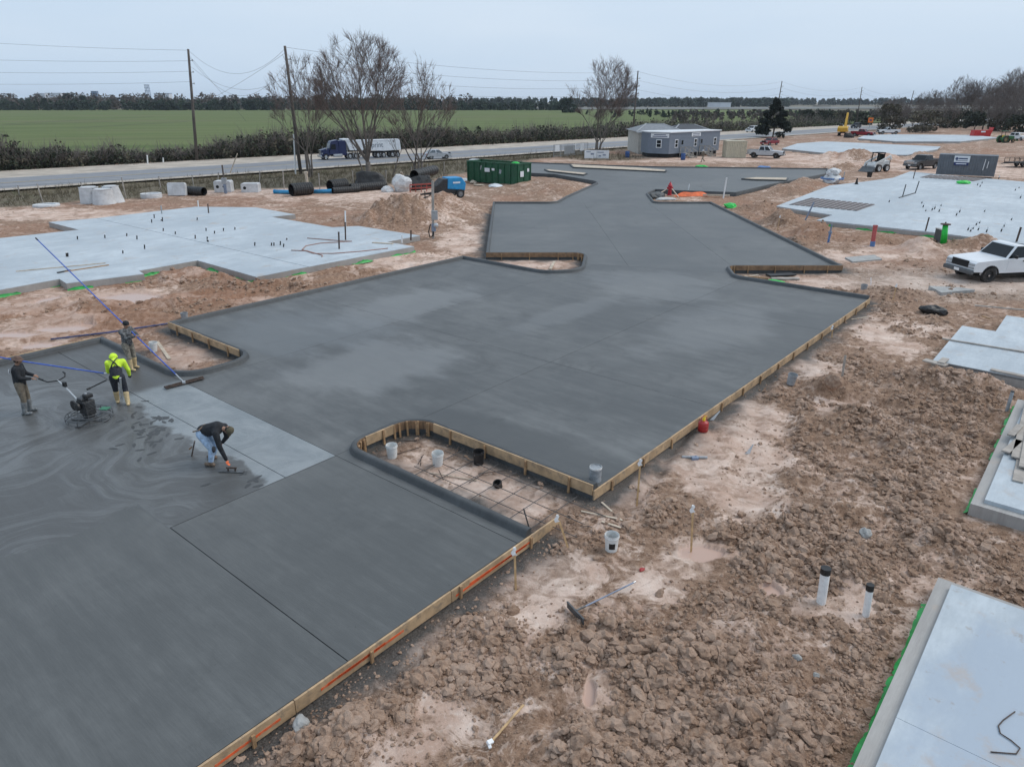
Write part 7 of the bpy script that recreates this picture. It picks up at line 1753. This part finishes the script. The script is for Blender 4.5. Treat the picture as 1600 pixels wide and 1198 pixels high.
# blue welder / compressor
mat('sky_blue', (.02, .27, .56), .5, var=.12, scale=3, dirt=(.3, .25, .2), dirt_amt=.15)
c_ = Vector(G(700, 309, GZ)); t = thing('generator', 'towable generator with bright blue hood on the bare earth', 'generator', (c_.x, c_.y, zat(c_.x, c_.y)), R(28)); t.scale = (1.25,)*3
MB().side([(-1.1, .35), (1.2, .35), (1.25, 1.0), (.9, 1.45), (-.55, 1.45), (-1.15, .95)], -.55, .55).build('housing', 'black_engine', t, bevel=.06); MB().side([(-.25, .7), (1.22, .55), (1.30, 1.05), (.95, 1.52), (-.20, 1.52)], -.60, .60).build('blue_cover', 'sky_blue', t, bevel=.05)
for z in (.55, .7, .85): MB().box((-1.12, 0, z), (.06, .8, .05)).build('louvre', 'under_black', t)
for s in (-1, 1): wheel(t, .75, s*.70, .32, .2, 'rim_steel')
MB().bar((-1.1, .3, .4), (-2.3, 0, .35), .1).bar((-1.1, -.3, .4), (-2.3, 0, .35), .1).build('tow_bar', 'under_black', t); MB().tube([(-1.9, 0, .05), (-1.9, 0, .6)], .04, 7).build('jack', 'steel_grey', t)
MB().tube([(-1.0, -.6, 1.3), (-1.4, -.8, .9), (-1.9, -.9, .3), (-2.6, -.7, .1), (-3.2, -.9, .1), (-2.8, -1.2, .1)], .05, 7).build('hose', 'black_plastic', t, smooth=True); MB().box((.5, -.61, 1.15), (.6, .01, .12)).build('lettering', 'sign_white', t)
# pipes, sacks and rubble along the left
mat('pipe_black', (.020, .021, .022), .55, var=.3, scale=3, dirt=(.25, .2, .17), dirt_amt=.2); mat('pipe_sky', (.03, .26, .50), .4, var=.1); mat('sack_white', (.60, .60, .60), .8, var=.15, scale=5)
def ribbed(label, a, b, r, ribs=10, z=0, hollow=True, group='black drain pipes by the fence'):
    A = Vector(gpos(*a))+Vector((0, 0, r+z)); B = Vector(gpos(*b))+Vector((0, 0, r+z)); t = thing('drain_pipe', label, 'pipe', tuple((A+B)/2-Vector((0, 0, r))), 0, group); o_ = (A+B)/2-Vector((0, 0, r)); pts, rad = [], []
    n = ribs*2
    for k in range(n+1): pts.append(A.lerp(B, k/n)-o_); rad.append(r*(1 if k % 2 else .92))
    MB().tube(pts, rad, 18, caps=False).build('pipe', 'pipe_black', t, fix=False); MB().tube([A-o_, B-o_], r*.84, 18, caps=False).build('inner_wall', 'under_black', t)
    e = (B-A).normalized()*.03
    for q in (A, B):
        MB().tube([q-o_-e, q-o_+e], r*1.03, 18).build('end_ring', 'pipe_black', t) if not hollow else None
    return t
ribbed('short wide black ribbed pipe lying over the blue pipe', (456, 307), (487, 304), .62, 9); ribbed('short wide black ribbed pipe behind the first one', (516, 300), (541, 297), .60, 8)
ribbed('long black pipe pointing at the white sacks', (548, 300), (602, 296), .42, 16); ribbed('black pipe lying low beside the long one', (520, 303), (562, 300), .32, 12); ribbed('black pipe in front of the concrete manhole parts', (292, 304), (320, 306), .42, 9)
ribbed('black pipe on top of the heap behind the generator', (648, 292), (680, 283), .55, 9, .7); ribbed('second black pipe on the heap behind the generator', (630, 291), (672, 290), .45, 9, .25)
for (a, b, lab) in (((429, 303), (458, 304), 'left half of the bright blue pipe on the ground'), ((486, 303), (538, 301.5), 'right half of the bright blue pipe on the ground')):
    t = thing('blue_pipe', lab, 'pipe', (0, 0, 0), 0, 'blue pipe pieces'); A, B = Vector(gpos(*a))+Vector((0, 0, .22)), Vector(gpos(*b))+Vector((0, 0, .22)); MB().tube([A, B], .2, 12).build('pipe', 'pipe_sky', t, smooth=True); MB().tube([A.lerp(B, -.004), A.lerp(B, .03)], .23, 12).build('bell', 'pipe_sky', t)
o = stone('dark tarpaulin tent shape behind the long black pipe', 575, 299, (1.7, 1.0, 1.4), 'pipe_black', 'tarpaulin', 'tarpaulin'); o.location = (*G(577, 292, GZ), GZ+.3)
o = stone('white bulk sack beside the black pipes', 628, 300, (1.05, .85, .95), 'sack_white', 'bulk_sack', 'sack'); o.location = (*G(628, 299, GZ), GZ+.75)
o = stone('small pale sack left of the white bulk sack', 606, 300, (.6, .5, .45), 'sack_white', 'bulk_sack', 'sack'); o.location = (*G(606, 300, GZ), GZ+.2)
o = stone('crumpled white sheet in front of the green dumpster', 775, 291, (1.3, .7, .28), 'sign_white', 'plastic_sheet', 'sheet'); o.location = (*G(775, 293, GZ), GZ+.08)
o = stone('dark scrap heap behind the generator', 655, 296, (2.6, 1.4, 1.0), 'under_black', 'scrap_heap', 'heap'); o.location = (*G(655, 294, GZ), GZ+.2)
mat('red_steel', (.36, .07, .055), .7, var=.25, scale=2)
t = thing('red_frame', 'red steel frame leaning on the scrap heap', 'frame', (0, 0, 0)); A, B = Vector(gpos(641, 301)), Vector(gpos(684, 299))
for z in (.4, .75): MB().bar(A+Vector((0, 0, z)), B+Vector((0, 0, z+.05)), .12).build('beam', 'red_steel', t)
for k in range(6): q = A.lerp(B, k/5); MB().bar(q+Vector((0, 0, .0)), q+Vector((0, .1, .8)), .08).build('post', 'red_steel', t)
for i, (px, py, s) in enumerate(((720, 283, (1.2, .5, .2)), (740, 287, (.8, .4, .25)), (748, 291, (.6, .3, .12)))):
    o = stone(('flat white board scrap left of the green dumpster', 'brown white box scrap at the dumpster corner', 'thin pale scrap before the dumpster')[i], px, py, s, ('sign_white', 'pale_lumber', 'pale_lumber')[i], 'scrap', 'scrap'); o.location = (*G(px, py, GZ), GZ+.1)
o = MB().bar(Vector(gpos(636, 292)), Vector(AT(627, 269, G(636, 292)[1])), .22, .08).build('board', 'pale_lumber'); tag(o, 'pale board leaning up behind the white bulk sack', 'board')
# precast concrete manhole parts
mat('precast', (.58, .59, .60), .85, var=.14, scale=1.5, bmp=.2, dirt=(.3, .26, .22), dirt_amt=.25)
def cone_part(label, px, py, r, h, top=.7):
    t = thing('manhole_section', label, 'concrete section', gpos(px, py), 0, 'precast concrete parts by the fence'); MB().lathe([(r, 0), (r*top, h*.9), (r*top, h), (r*top-.12, h), (r-.12, 0)], 24, closed=True).build('barrel', 'precast', t, auto=40); MB().lathe([(r*top+.0, h-.08), (r*top+.04, h-.04), (r*top, h)], 24).build('lip', 'precast', t); return t
cone_part('leftmost upright concrete manhole cone by the wire fence', 143, 317, .90, 1.45, .88); cone_part('rightmost flared concrete manhole cone of the pair', 177, 316, 1.0, 1.5, .68); cone_part('front concrete manhole cone between its two neighbours', 164, 318.5, 1.0, 1.35, .80)
def ring_part(label, px, py, r, h, name='concrete_ring'):
    t = thing(name, label, 'concrete ring', gpos(px, py), 0, 'precast concrete parts by the fence'); MB().lathe([(r, 0), (r, h), (r*.72, h), (r*.72, 0)], 26, closed=True).build('ring', 'precast', t, auto=40); MB().lathe([(r*1.0, h*.45), (r*1.03, h*.5), (r*1.0, h*.55)], 26).build('band', 'precast', t); return t
ring_part('white concrete ring lying flat on the verge', 237, 309, .95, .42); ring_part('low broken concrete ring half sunk at the far left', 73, 323, 1.05, .22)
def box_part(label, px, py, w, h, d=1.2, holes=0, tl=0):
    t = thing('concrete_box', label, 'concrete box', gpos(px, py), R(4), 'precast concrete parts by the fence', (tl, 0)); MB().side([(-w/2, 0), (w/2, 0), (w/2, h*.9), (w/2-.12, h), (-w/2+.12, h), (-w/2, h*.9)], -d/2, d/2).build('shell', 'precast', t, bevel=.04)
    for k in range(holes): MB().tube([(-w*.28+k*w*.35, -d/2-.012, h*.5), (-w*.28+k*w*.35, -d/2+.05, h*.5)], .16-.07*k, 12).build('opening', 'under_black', t)
    return t
box_part('leaning square concrete slab left of the black pipe', 278, 306, 1.75, 1.25, .5, 0, -.15); box_part('concrete box with round holes beneath the meter post', 351, 300, 1.7, 1.15, 1.1, 2); box_part('wide low concrete box right of the one with holes', 393, 300, 1.75, .9, 1.1, 1)
# meter post
t = thing('meter_post', 'leaning service post with grey meter boxes before the concrete box', 'post', gpos(353, 303)); q = Vector(AT(347, 258, t.location[1]))-t.location; MB().tube([(0, 0, 0), q], .08, 8).build('post', 'pole_wood', t); MB().box(tuple(q*.45), (.5, .25, .6)).build('meter_box', 'grey_plastic', t, bevel=.03); MB().box(tuple(q*.18), (.25, .2, .9)).build('conduit_box', 'lead_blue', t)
stick('white_stake', 'white slanted stake beside the road right of the meter post', 'stake', (359, 272), (360, 271), .1); bpy.data.objects['white_stake'].data.clear_geometry(); 
_m = MB().bar(gpos(359, 272), AT(371, 240, G(359, 272, GZ)[1]), .14, .1); bpy.data.objects['white_stake'].data.from_pydata(_m.v, [], _m.f)
# temporary power pole
t = thing('power_pedestal', 'temporary power post with meter boxes and hanging cable on the bare earth', 'power post', ground(677, 373)); q = Vector(AT(676, 283, t.location[1]))-t.location; MB().bar((0, 0, -.1), q, .16).build('post', 'grey_lumber', t)
MB().box(tuple(q*.42+Vector((.12, -.14, 0))), (.42, .18, .62)).build('meter_box', 'galv', t, bevel=.03); MB().lathe([(.16, -.06), (.17, 0), (.12, .06), (0, .08)], 14, tuple(q*.24+Vector((.22, -.22, .02))), 'Y').build('meter', 'bare_metal', t, smooth=True); MB().box(tuple(q*.20+Vector((.05, -.12, 0))), (.3, .14, .5)).build('outlet_box', 'lead_blue', t, bevel=.02)
MB().tube([tuple(q*.2+Vector((-.16, -.1, .25))), (-.28, -.15, .5), (-.2, -.15, .1), (.02, -.15, .25), (.05, -.12, .6)], .04, 7).build('cable', 'under_black', t, smooth=True)
# wire fence posts along the verge
ORDP = ['slanted fence post rising from the sunken concrete ring', 'short fence post behind the leftmost manhole cone', 'tall leaning fence post right of the manhole cones', 'fence post behind the flat white ring', 'fence post behind the black pipe near the square slab', 'fence post left of the wide ribbed pipe', 'thin fence post behind the stout white post', 'fence post right of the stout white post', 'fence post behind the long black pipe', 'fence post left of the white bulk sack', 'fence post left of the clustered bare stems', 'fence post right of the clustered bare stems', 'fence post left of the portable toilet', 'fence post right of the wide low concrete box', 'fence post left of the concrete box with holes', 'leftmost fence post in the dry grass']
for i, (bx, by, tx, ty) in enumerate([(68, 318, 58, 288), (131, 300, 126, 285), (197, 310, 190, 278), (252, 300, 248, 276), (303, 292, 300, 274), (444, 296, 442, 268), (480, 292, 478, 271), (500, 298, 498, 272), (552, 292, 551, 268), (604, 290, 603, 267), (642, 284, 643, 262), (668, 281, 668, 258), (694, 275, 694, 254), (405, 290, 406, 268), (340, 288, 341, 270), (30, 305, 28, 290)]):
    p = Vector(gpos(bx, by)); q = Vector(AT(tx, ty, p.y))-p; t = thing('fence_post', ORDP[i], 'fence post', p, 0, 'wire fence posts on the verge'); MB().tube([(0, 0, -.3), q], .055, 6).build('post', 'grey_lumber', t); MB().tube([q, q*1.03], .07, 6).build('cap', 'galv', t)
t = thing('fence_post', 'stout white weathered post behind the blue pipe', 'fence post', gpos(482, 300)); q = Vector(AT(478, 270, t.location[1]))-t.location; MB().tube([(0, 0, -.3), q*.5, q], [.16, .14, .15], 8).build('post', 'pale_lumber', t); MB().box(tuple(q), (.34, .3, .25)).build('cap', 'pale_lumber', t, bevel=.04)
for lab, bx, by, tx, ty in (('white pipe marker beside the leaning utility pole', 462, 272, 459, 211), ('white marker post left of the far pole', 255, 255, 255, 247), ('white marker post right of the first marker across the road', 231, 258, 230, 243)):
    p = Vector(gpos(bx, by)); q = Vector(AT(tx, ty, p.y))-p; t = thing('marker_post', lab, 'post', p); MB().tube([(0, 0, 0), q], .10, 8).build('post', 'pvc_white', t); MB().tube([q, q*1.02], .11, 8).build('cap', 'pvc_white', t)
# chain link fence with banners
mat('mesh_grey', (.30, .31, .32), .5, var=.1); t = thing('chain_link_fence', 'short chain link fence with hanging banners before the road', 'fence', (0, 0, 0))
A, B = Vector(gpos(865, 246)), Vector(gpos(918, 241.5)); zt_ = 2.0
for k in range(6): q = A.lerp(B, k/5); MB().tube([q, q+Vector((0, 0, zt_))], .05, 6).build('post', 'mesh_grey', t)
for z in (.15, zt_): MB().tube([A+Vector((0, 0, z)), B+Vector((0, 0, z))], .03, 5).build('rail', 'mesh_grey', t)
for k in range(64): q = A.lerp(B, (k+.5)/64); MB().tube([q+Vector((0, 0, .15)), q+Vector((0, 0, zt_))], .010, 3, caps=False).build('wire', 'mesh_grey', t)
for f, w, z0, z1 in ((.10, .12, .9, 1.9), (.45, .30, .35, 1.7), (.60, .08, 1.0, 1.9), (.82, .10, .7, 1.9)): a, b = A.lerp(B, f-w/2), A.lerp(B, f+w/2); o_ = Vector((0, -.08, 0)); MB().bar(a+o_+Vector((0, 0, (z0+z1)/2)), b+o_+Vector((0, 0, (z0+z1)/2)), .02, z1-z0).build('banner', 'sign_white' if f != .45 else 'mesh_grey', t)
t = thing('site_sign', 'low white site sign board in front of the lone bare tree', 'sign', gpos(932, 250), R(-6)); w = 4.0
for s, c_ in ((-1, 'sign_white'), (1, 'roof_white')): MB().box((s*w*.245, 0, .85), (w*.48, .06, 1.25)).build('panel', c_, t)
for x in (-w*.45, 0, w*.45): MB().bar((x, .08, 0), (x, .08, 1.5), .09).build('post', 'stair_wood', t)
for (x, z, ww, h) in ((-1.3, 1.2, .7, .12), (-.7, .9, .5, .25), (.6, 1.15, 1.0, .14), (1.2, .75, .5, .2), (.5, .6, .4, .2)): MB().box((x, -.04, z), (ww, .01, h)).build('print', 'lead_blue', t)
# orange road work sign
t = thing('road_work_sign', 'orange road work sign beyond the white pickup', 'sign', gpos(1358, 201)); zc = AT(1358, 188, t.location[1])[2]-GZ; mat('sign_orange', (.80, .20, .03), .5, var=.08)
MB().bar((0, 0, 0), (0, 0, zc), .12).build('post', 'galv', t); MB().box((0, -.1, zc), (1.75, .06, 1.6)).build('panel', 'sign_orange', t, bevel=.08); MB().box((0, -.14, zc), (.8, .02, .5)).build('print', 'sign_ink', t)
# ------------------------------------------------------------------ hydrant island and right slab furniture
mat('hydrant_red', (.40, .015, .03), .4, var=.15); t = thing('fire_hydrant', 'red fire hydrant on the rubble island in the far paving', 'hydrant', (*G(1046, 306, GZ), GZ+.05)); t.scale = (1.35,)*3
MB().lathe([(.20, 0), (.20, .05), (.13, .07), (.13, .62), (.17, .64), (.17, .70), (.13, .74), (.09, .86), (.03, .90), (.03, .96), (0, .96)], 16).build('barrel', 'hydrant_red', t, auto=40)
for a_ in (0, math.pi, -math.pi/2): MB().tube([(0, 0, .52), (.22*math.cos(a_), .22*math.sin(a_), .52)], .075 if a_ >= 0 else .10, 10).build('nozzle_cap', 'hydrant_red', t)
o = MB().bar((*G(1022, 311, GZ), .0), (*G(1050, 303, GZ), .55), .08, .05).build('brace', 'pale_lumber'); tag(o, 'pale brace leaning on the red hydrant from the left', 'brace'); o = MB().bar((*G(1060, 312, GZ), .0), (*G(1046, 305, GZ), .6), .08, .05).build('brace', 'pale_lumber'); tag(o, 'pale brace leaning on the red hydrant from the right', 'brace')
stone('dark rubble lump left of the red hydrant', 1025, 309, (.9, .7, .45), 'concrete_kerb', 'rubble', 'rubble'); stone('pale rubble in front of the red hydrant', 1040, 313, (1.0, .5, .2), 'pale_concrete', 'rubble', 'rubble')
mat('orange_mesh', (.72, .15, .05), .7, var=.25, scale=2)
vs = []; 
for k in range(13): a = k/12; p = G(1055+a*52, 308-1.0*a, GZ); vs += [(*p, GZ+.02), (p[0], p[1]+.3, GZ+.5*math.sin(a*3.0)+.12*math.sin(9*a)), (p[0], p[1]+1.1, GZ+.05)]
o = MB().add(vs, [(3*k+j, 3*k+j+1, 3*k+j+4, 3*k+j+3) for k in range(12) for j in range(2)]).build('orange_netting', 'orange_mesh', smooth=True); tag(o, 'fallen orange safety netting right of the hydrant', 'netting')
o = MB().bar((*G(1098, 308, GZ), GZ+.2), (*G(1140, 309, GZ), GZ+.2), .2, .15).build('timber', 'pale_lumber'); tag(o, 'pale timber lying right of the orange netting', 'timber')
def stub(label, px, py, h, r=.05, m='pvc_white', z=None, group='pipe stubs', cap=None, tx=None):
    z = GZ if z is None else z; p = (*G(px, py, z), z); t = thing('pipe_stub', label, 'pipe', p, 0, group); q = Vector((.06*h, 0, h)); MB().tube([(0, 0, -.02), q], r, 8).build('pipe', m, t, smooth=False)
    MB().tube([q, q*1.03], r*1.15, 8).build('cap', cap or m, t); return t
stub('white post right of the orange netting', 1130, 311, 1.9, .07, group=None); stub('short white post behind the orange netting', 1075, 301, .8, .05, group=None)
o = stone('bright green plastic scrap on the curb right of the hydrant island', 1142, 323, (.8, .5, .25), 'green_plastic', 'plastic_scrap', 'plastic'); o = stone('bright green plastic scrap in the right dirt island', 1212, 441, (.42, .22, .10), 'green_plastic', 'plastic_scrap', 'plastic'); o = stone('green plastic scrap on the far curb below the walking person', 1096, 262, (1.0, .6, .25), 'green_plastic', 'plastic_scrap', 'plastic'); o = stone('blue plastic scrap beside the far paving below the silver pickup', 1193, 263, (1.0, .6, .25), 'pipe_blue', 'plastic_scrap', 'plastic')
o = stone('bright green plastic crumpled on the large right slab', 1505, 287, (.8, .5, .25), 'green_plastic', 'plastic_scrap', 'plastic'); o.location = (*G(1505, 287, PZ), PZ+.1)
for i, (a, b, w, m) in enumerate((((1150, 436), (1185, 432), .12, 'pale_lumber'), ((1160, 433), (1200, 437), .10, 'stake_wood'), ((1200, 432), (1240, 430), .5, 'black_plastic'), ((1205, 437), (1248, 437), .35, 'grey_lumber'))):
    A, B = Vector(ground(*a, .06)), Vector(ground(*b, .06)); o = MB().bar(A, B, w, .08).build('offcut', m, bevel=.01); tag(o, ('pale timber offcut at the tip of the right dirt island', 'brown timber offcut in the right dirt island', 'black sheet in the right dirt island', 'grey plank under the black sheet in the right dirt island')[i], 'offcut')
# flat plates on the track
for lab, pts, m in (('pale plywood plate left of the white pickup', [(1320, 404), (1366, 400), (1378, 407), (1332, 411)], 'concrete_grey'), ('pale sheet lying on the mud below the white pickup', [(1450, 452), (1500, 451), (1522, 459), (1470, 462)], 'concrete_grey')):
    pl_ = [ground(*p)[:2] for p in pts]; z = max(zat(*p) for p in pl_); o = MB().prism(pl_, z-.1, z+.08).build('plate', m, bevel=.01); tag(o, lab, 'plate')
# red and blue pipes, green valve
def vpipe(label, bx, by, tx, ty, parts, r, group=None):
    p = Vector(ground(bx, by, -.05)); q = Vector(AT(tx, ty, p.y))-p; t = thing('riser_pipe', label, 'pipe', p, 0, group)
    for (f0, f1, m, k) in parts: MB().tube([q*f0, q*f1], r*k, 12).build('section', m, t, auto=40)
    return t
vpipe('thick red riser pipe with blue foot before the large right slab', 1363, 384, 1368, 352, ((0, .25, 'pipe_blue', 1.15), (.25, 1, 'pipe_red', 1), (.94, 1.0, 'pipe_red', 1.15)), .13); vpipe('slim blue grey riser pipe with valve before the large right slab', 1294, 379, 1300, 350, ((0, .6, 'pipe_blue', 1), (.6, 1, 'lead_blue', .8), (.5, .62, 'lead_blue', 1.7)), .07); vpipe('pale slanted pipe leaning on the left tip of the large right slab', 1257, 346, 1272, 316, ((0, 1, 'lead_blue', 1),), .06)
t = thing('valve_riser', 'green valve riser with dark handwheel at the edge of the large right slab', 'valve', ground(1474, 380)); q = Vector(AT(1478, 347, t.location[1]))-t.location; MB().tube([(0, 0, 0), q*.85], [.20, .16], 12).build('body', 'green_plastic', t, smooth=True); MB().lathe([(.10, 0), (.30, .02), (.30, .08), (.1, .1)], 14, tuple(q*.86)).build('handwheel', 'rusty_steel', t); MB().tube([q*.86, q], .04, 6).build('stem', 'rusty_steel', t)
t = thing('low_wall', 'dark block wall notch beside the green valve riser', 'wall', ground(1466, 378)); MB().box((0, 0, .35), (.12, 1.0, .9)).build('panel', 'concrete_kerb', t); MB().box((.02, 0, .82), (.2, 1.02, .05)).build('coping', 'concrete_grey', t)
# pvc stubs on slabs
rn = random.Random(77)
LS = [(104, 401), (106, 401), (121, 374), (164, 372), (198, 369), (214, 374), (192, 396), (226, 389), (255, 361), (274, 366), (237, 348), (241, 341), (252, 345), (254, 346), (308, 344), (322, 361), (305, 373), (324, 377), (325, 378), (398, 384), (424, 384), (428, 384), (438, 383), (443, 386), (448, 375), (335, 365), (349, 361), (367, 359)]
for i, (px, py) in enumerate(LS):
    z = PZ; p = (*G(px, py, z), z); t = thing('pipe_stub', 'small dark pipe stub standing on the left foundation slab', 'pipe', p, 0, 'pipe stubs on the left slab'); h = rn.uniform(.10, .24); MB().tube([(0, 0, 0), (.03, 0, h)], .038, 7).build('pipe', 'black_plastic' if i % 4 else 'rusty_steel', t); MB().tube([(.03, 0, h), (.033, 0, h+.07)], .042, 7).build('cap', 'pvc_white' if i % 3 == 0 else 'black_plastic', t)
RS = [(1440, 318), (1442, 324), (1446, 330), (1456, 329), (1460, 327), (1467, 331), (1494, 337), (1499, 332), (1470, 322), (1525, 352), (1530, 349), (1541, 363), (1528, 360), (1520, 358), (1516, 362), (1564, 362), (1568, 355), (1538, 331), (1594, 310), (1592, 294), (1531, 292), (1527, 290), (1534, 287), (1560, 280), (1389, 316), (1580, 344), (1586, 298), (1512, 360)]
for i, (px, py) in enumerate(RS):
    z = PZ; p = (*G(px, py, z), z); t = thing('pipe_stub', 'small white and black pipe stub standing on the large right slab', 'pipe', p, 0, 'pipe stubs on the right slab'); h = rn.uniform(.18, .42); MB().tube([(0, 0, 0), (.03, 0, h*.5)], .045, 7).build('pipe', 'black_plastic', t); MB().tube([(.03, 0, h*.5), (.06, 0, h)], .05, 7).build('upper_pipe', 'pvc_white', t)
for lab, bx, by, h, m in (('white vent pipe rising from the left slab near its far corner', 540, 355, 1.1, 'pvc_white'), ('dark upright rod on the left slab below the white vent pipe', 540, 375, 1.1, 'rusty_steel'), ('dark upright rod on the left slab beside the looped hose', 530, 389, 1.0, 'rusty_steel'), ('short white vent pipe at the right corner of the left slab', 628, 379, .45, 'pvc_white'), ('upright rod at the right corner of the left slab', 642, 375, .6, 'rusty_steel'), ('white vent pipe at the back of the left slab', 310, 323, .5, 'pvc_white'), ('dark upright rod at the back of the left slab', 326, 333, .7, 'rusty_steel'), ('upright pipe at the notch behind the left slab', 253, 334, .6, 'grey_plastic')): stub(lab, bx, by, h, .05, m, PZ, None)
for (bx, by, h, lab) in ((1410, 308, 1.1, 'left upright of the dark goalpost frame on the right slab'),):
    A, B = Vector((*G(1410, 308, PZ), PZ)), Vector((*G(1430, 302, PZ), PZ)); t = thing('steel_goalpost', 'dark steel goalpost with two uprights on the large right slab', 'frame', A); d = B-A
    MB().tube([(0, 0, 0), (.1, 0, 1.15)], .05, 7).build('upright', 'steel_grey', t); MB().tube([d, d+Vector((.15, 0, 1.15))], .05, 7).build('upright', 'steel_grey', t); MB().bar(Vector((0, 0, .04))-d*.25, d+Vector((0, 0, .04)), .10, .06).build('sill', 'steel_grey', t)
stub('dark upright rod in front of the black pickup', 1427, 279, 1.0, .05, 'rusty_steel', PZ, None); stub('dark rod at the front edge of the large right slab', 1446, 361, .9, .05, 'rusty_steel', PZ, None); stub('dark rod rising behind the white pickup roof', 1588, 378, .9, .06, 'rusty_steel', PZ, None); stub('grey stake rising at the left tip of the right slab', 1317, 282, .9, .05, 'grey_plastic', PZ, None)
# dark striped recess covers
mat('stripe_dark', (.13, .115, .115), .85, var=.2, scale=3); mat('stripe_pale', (.36, .34, .34), .85, var=.2)
def stripes(label, quad, n):
    q = [Vector((*G(*p, PZ), PZ)) for p in quad]; t = thing('rib_panel', label, 'ribbed panel', (0, 0, 0), 0, 'ribbed panels on the right slab')
    MB().add([p+Vector((0, 0, .012)) for p in q], [(0, 1, 2, 3)]).build('base_sheet', 'stripe_pale', t)
    for k in range(n): a, b = q[0].lerp(q[1], (k+.5)/n), q[3].lerp(q[2], (k+.5)/n); w = (q[1]-q[0]).length/n*.62; MB().bar(a+Vector((0, 0, .03)), b+Vector((0, 0, .03)), w, .04).build('rib', 'stripe_dark', t)
stripes('dark ribbed panel at the left end of the large right slab', [(1232, 320), (1340, 330), (1368, 320), (1266, 309.5)], 12); stripes('dark ribbed panel on the large right slab in front of the grey container', [(1437, 277.5), (1522, 283.5), (1543, 279), (1452, 273.5)], 12)
# bulk bags, cone
for lab, px, py, s in (('lower white bulk bag at the left corner of the large right slab', 1299, 285, (1.25, .9, .6)), ('upper white bulk bag stacked at the corner of the large right slab', 1301, 276, (.8, .7, .45))):
    o = stone(lab, px, py, s, 'sack_white', 'bulk_bag', 'sack'); o.location = (*G(1299, 287, GZ), GZ+(.5 if s[0] > 1 else 1.25))
t = thing('bag_strap', 'blue strap round the white bulk bags', 'strap', (*G(1299, 287, GZ), GZ)); MB().lathe([(1.22, .50), (1.26, .52), (1.26, .66), (1.22, .68)], 20, closed=True).build('band', 'pipe_blue', t)
t = thing('traffic_cone', 'small dark cone on the left part of the large right slab', 'cone', (*G(1338, 288, PZ), PZ)); MB().lathe([(.16, .03), (.05, .65), (0, .66)], 14).build('cone', 'under_black', t, auto=40); MB().box((0, 0, .015), (.42, .42, .03)).build('base', 'under_black', t)
# gravel islands of the far paving
def island(label, pts, h):
    pl_ = [G(*p) for p in pts]; t = thing('kerb_island', label, 'traffic island', (0, 0, 0)); MB().prism(pl_, 0.003, h).build('kerb', 'concrete_kerb', t); MB().prism(inset_face(pl_, .18), h, h+.02).build('filling', 'pale_lumber', t); return t
island('long sand filled island along the back of the far paving', [(890, 258.5), (895, 263), (1040, 270), (1042, 267.5), (1000, 264)], .15); island('short sand filled island beside the green dumpster', [(850, 266), (856, 269), (912, 275), (918, 272.5)], .15); island('narrow island at the right end of the far paving', [(1158, 281), (1180, 282.5), (1230, 283.5), (1232, 280), (1180, 279)], .15)
# ------------------------------------------------------------------ moist winter air
hz, hnt, hb = _base('haze_air'); hnt.nodes.clear()
ho = hnt.nodes.new('ShaderNodeOutputMaterial'); hv = hnt.nodes.new('ShaderNodeVolumePrincipled')
hv.inputs['Color'].default_value = (.80, .88, 1.0, 1); hv.inputs['Density'].default_value = .00008; hv.inputs['Anisotropy'].default_value = .1
hnt.links.new(hv.outputs[0], ho.inputs['Volume'])
MB().box((0, 2700, 31.5), (10100, 5900, 67)).build('haze', hz)
tag(bpy.data.objects['haze'], 'thin grey blue winter haze over the far land', None, None, 'stuff')
